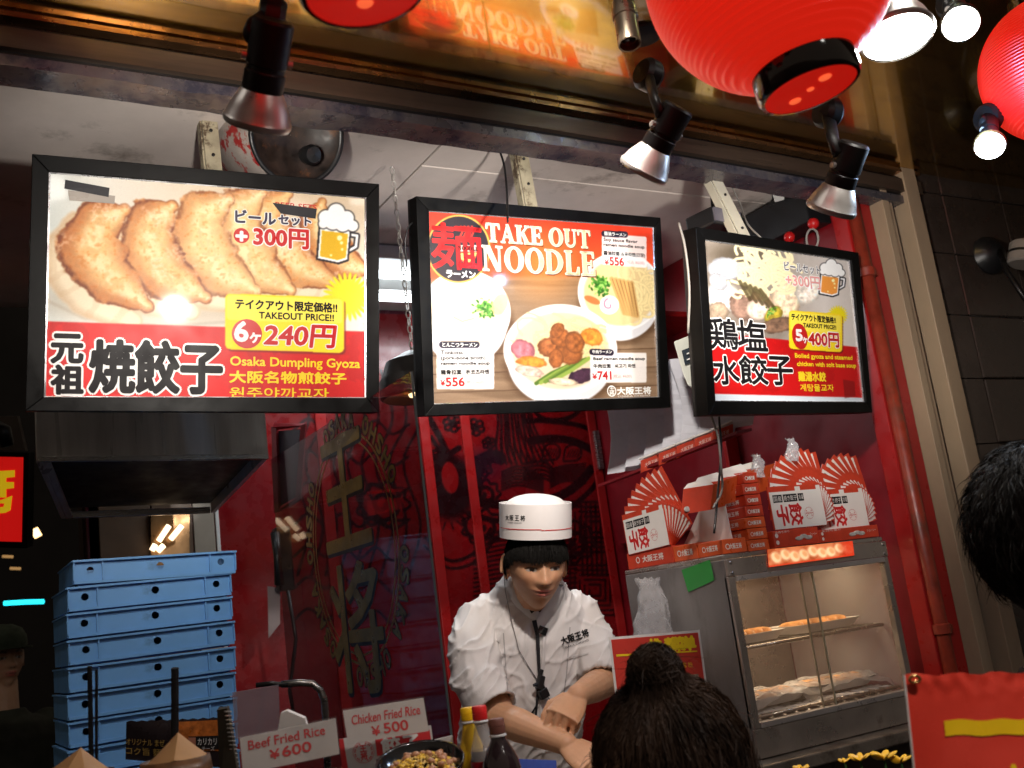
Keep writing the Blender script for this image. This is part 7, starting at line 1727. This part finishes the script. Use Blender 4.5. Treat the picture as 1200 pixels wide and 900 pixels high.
# woman with the top knot
wfw = V((math.cos(R(66)), math.sin(R(66)), 0)); wup = V((0, 0, 1)); wX = wup.cross(wfw)*-1
wh_ = at(787, 900, 1.52)
wom = thing('person', 'customer seen from behind with long dark hair tied in a topknot, bottom centre', 'person', V((wh_.x, wh_.y, 0)))
customer_body(wom, wh_, (wfw.x, wfw.y, 0), (0, 0, 1), 1)
rX = V((wfw.y, -wfw.x, 0)); hb = MB()
hair_shell(hb, wh_+V((0, 0, .004))-wfw*.012, rX, wfw, V((0, 0, 1)), .108, .115, .126, 3, face=.08)
hair_shell(hb, wh_-V((0, 0, .10))-wfw*.035, rX, wfw, V((0, 0, 1)), .105, .075, .16, 4)
bun = at(768, 790, 1.50)
hair_shell(hb, bun, rX, wfw, V((0, 0, 1)), .034, .034, .034, 6)
part(wom, 'hair', hb, HAIRBR, smooth=True)
rg = random.Random(11); paths = []
for k in range(9500):
    kind = rg.random(); a = rg.uniform(0, 2*PI); jit = lambda s: V((rg.gauss(0, s), rg.gauss(0, s), rg.gauss(0, s)))
    if kind < .36:      # swept up to the knot
        u0 = rg.uniform(-.1, .9); st = V((math.cos(a)*math.cos(u0)*.112, math.sin(a)*math.cos(u0)*.120-.012, math.sin(u0)*.130)); pts = []
        tgt = bun-wh_-V((0, 0, .02)); ra = a+rg.uniform(-.4, .4); tg = V((tgt.dot(rX)+.034*math.cos(ra), tgt.dot(wfw)+.034*math.sin(ra), tgt.z+rg.uniform(-.02, .03)))
        for i in range(8):
            t = i/7; p = st*(1-t)+tg*t; q = V((p.x/.112, (p.y+.012)/.120, p.z/.130)); l = q.length
            if l < 1.0 or i < 6: q = q/l*(1.0+.03*rg.random()+.05*math.sin(PI*t)*rg.random()); p = V((q.x*.112, q.y*.120-.012, q.z*.130))
            p += V((rg.gauss(0, .0012), rg.gauss(0, .0012), rg.gauss(0, .0012))); pts.append(wh_+rX*p.x+wfw*p.y+V((0, 0, p.z)))
        paths.append(pts)
    elif kind < .55:    # coiled round the knot
        r_ = rg.uniform(.030, .042); ax_ = V((rg.gauss(0, 1), rg.gauss(0, 1), rg.gauss(0, .8))).normalized(); e1 = ax_.orthogonal().normalized(); e2 = ax_.cross(e1); ph = rg.uniform(0, 6); pts = []; ti = rg.uniform(-.5, .5)
        for i in range(9):
            b = ph+i*.30; p = (e1*math.cos(b)+e2*math.sin(b)+ax_*ti).normalized()*r_*(1+.05*math.sin(i*1.3+k)); pts.append(bun+V((p.x, p.y, p.z*1.05)))
        paths.append(pts)
    elif kind < .565:   # stray hairs
        d_ = V((rg.gauss(0, 1), rg.gauss(0, 1), abs(rg.gauss(0, 1))+.2)).normalized(); s0 = bun if rg.random() < .4 else wh_; r0 = .032 if s0 is bun else .118; c1 = jit(.018)
        paths.append([s0+d_*r0+d_*.005*i+c1*(i/5)**2+V((0, 0, -.0022*i*i*.5)) for i in range(6)])
    else:               # hanging down
        u0 = rg.uniform(-.2, .75); L_ = rg.uniform(.14, .30); pts = []; p0 = V((math.cos(a)*math.cos(u0)*.112, math.sin(a)*math.cos(u0)*.118-.012, math.sin(u0)*.128))
        if p0.y > .06: p0.y *= -1
        fl = rg.uniform(1.0, 1.32); wv = rg.uniform(.003, .009); ph = rg.uniform(0, 6)
        for i in range(9):
            t = i/8; z = p0.z-L_*t; sp = (1+.30*t)*fl*(1 if z > -.02 else 1.02); q = V((p0.x, p0.y, 0)); q = q.normalized()*max(q.length, .10*min(1, t*2.2))*(1+.1*(fl-1)) if q.length > 1e-4 else q
            q *= (1+.12*t); q += V((math.sin(ph+t*9)*wv, math.cos(ph+t*8)*wv, 0)); pts.append(wh_+rX*q.x+wfw*q.y+V((0, 0, z)))
        paths.append(pts)
o = part(wom, 'hair_strands', strands(paths, .00055, 8), HAIRBR); o['kind'] = 'stuff'
# man at the right edge
mh = at(1226, 628, 1.62); mfw = V((math.cos(R(62)), math.sin(R(62)), 0)); rX = V((mfw.y, -mfw.x, 0))
man = thing('person', 'customer with short black hair seen from behind, cut off by the right edge', 'person', V((mh.x, mh.y, 0)))
customer_body(man, mh, (mfw.x, mfw.y, 0), (0, 0, 1), 1)
hb = MB(); hair_shell(hb, mh+V((0, 0, .012))-mfw*.01, rX, mfw, V((0, 0, 1)), .112, .122, .134, 13, face=.07)
part(man, 'hair', hb, HAIRB, smooth=True); paths = []
for k in range(7000):
    a = rg.uniform(0, 2*PI); u0 = math.asin(rg.uniform(-.62, 1)); n_ = V((math.cos(a)*math.cos(u0), math.sin(a)*math.cos(u0), math.sin(u0)))
    if n_.y > .6 and n_.z < .4: continue
    p = V((n_.x*.112, n_.y*.122-.01, n_.z*.134+.012)); tn = V((-n_.x*n_.z, -n_.y*n_.z, n_.x**2+n_.y**2))*-1+V((rg.gauss(0, .3), rg.gauss(0, .3), 0)); pts = []
    L_ = rg.uniform(.02, .045)
    for i in range(5): t = i/4; q = p+tn.normalized()*L_*t+n_*(.002+.004*math.sin(t*3)-.004*t*t); pts.append(mh+rX*q.x+mfw*q.y+V((0, 0, q.z)))
    paths.append(pts)
o = part(man, 'hair_strands', strands(paths, .0006, 9), HAIRB); o['kind'] = 'stuff'
# man with a cap far left
ch_ = at(2, 772, 4.0); cfw = V((.3, -.95, 0)).normalized(); rX = V((cfw.y, -cfw.x, 0))
cp = thing('person', 'dark clothed man in a greenish cap standing at the left edge', 'person', V((ch_.x, ch_.y, 0)))
customer_body(cp, ch_, (cfw.x, cfw.y, 0), (0, 0, 1), 1, coat=mat('dark_olive_coat', (.02, .022, .014), .8, var=.4))
cb2 = MB().lathe([(.088, .0), (.092, .02), (.09, .05), (.075, .08), (.04, .098), (.001, .102)], ch_+V((0, 0, .028)), (0, 0, 1), 32, cap=False)
CAPM = mat('faded_green_cap', (.07, .10, .07), .8, var=.4, vscale=20, bump=.2)
cp1 = part(cp, 'cap', cb2, CAPM, smooth=True)
part(cp1, 'cap_brim', MB().prism([ch_+V((0, 0, .03))+rX*x+cfw*y for x, y in [(.08*math.cos(q), .06+.11*math.sin(q)) for q in np.linspace(0, PI, 12)]], V((0, 0, .005))), CAPM)
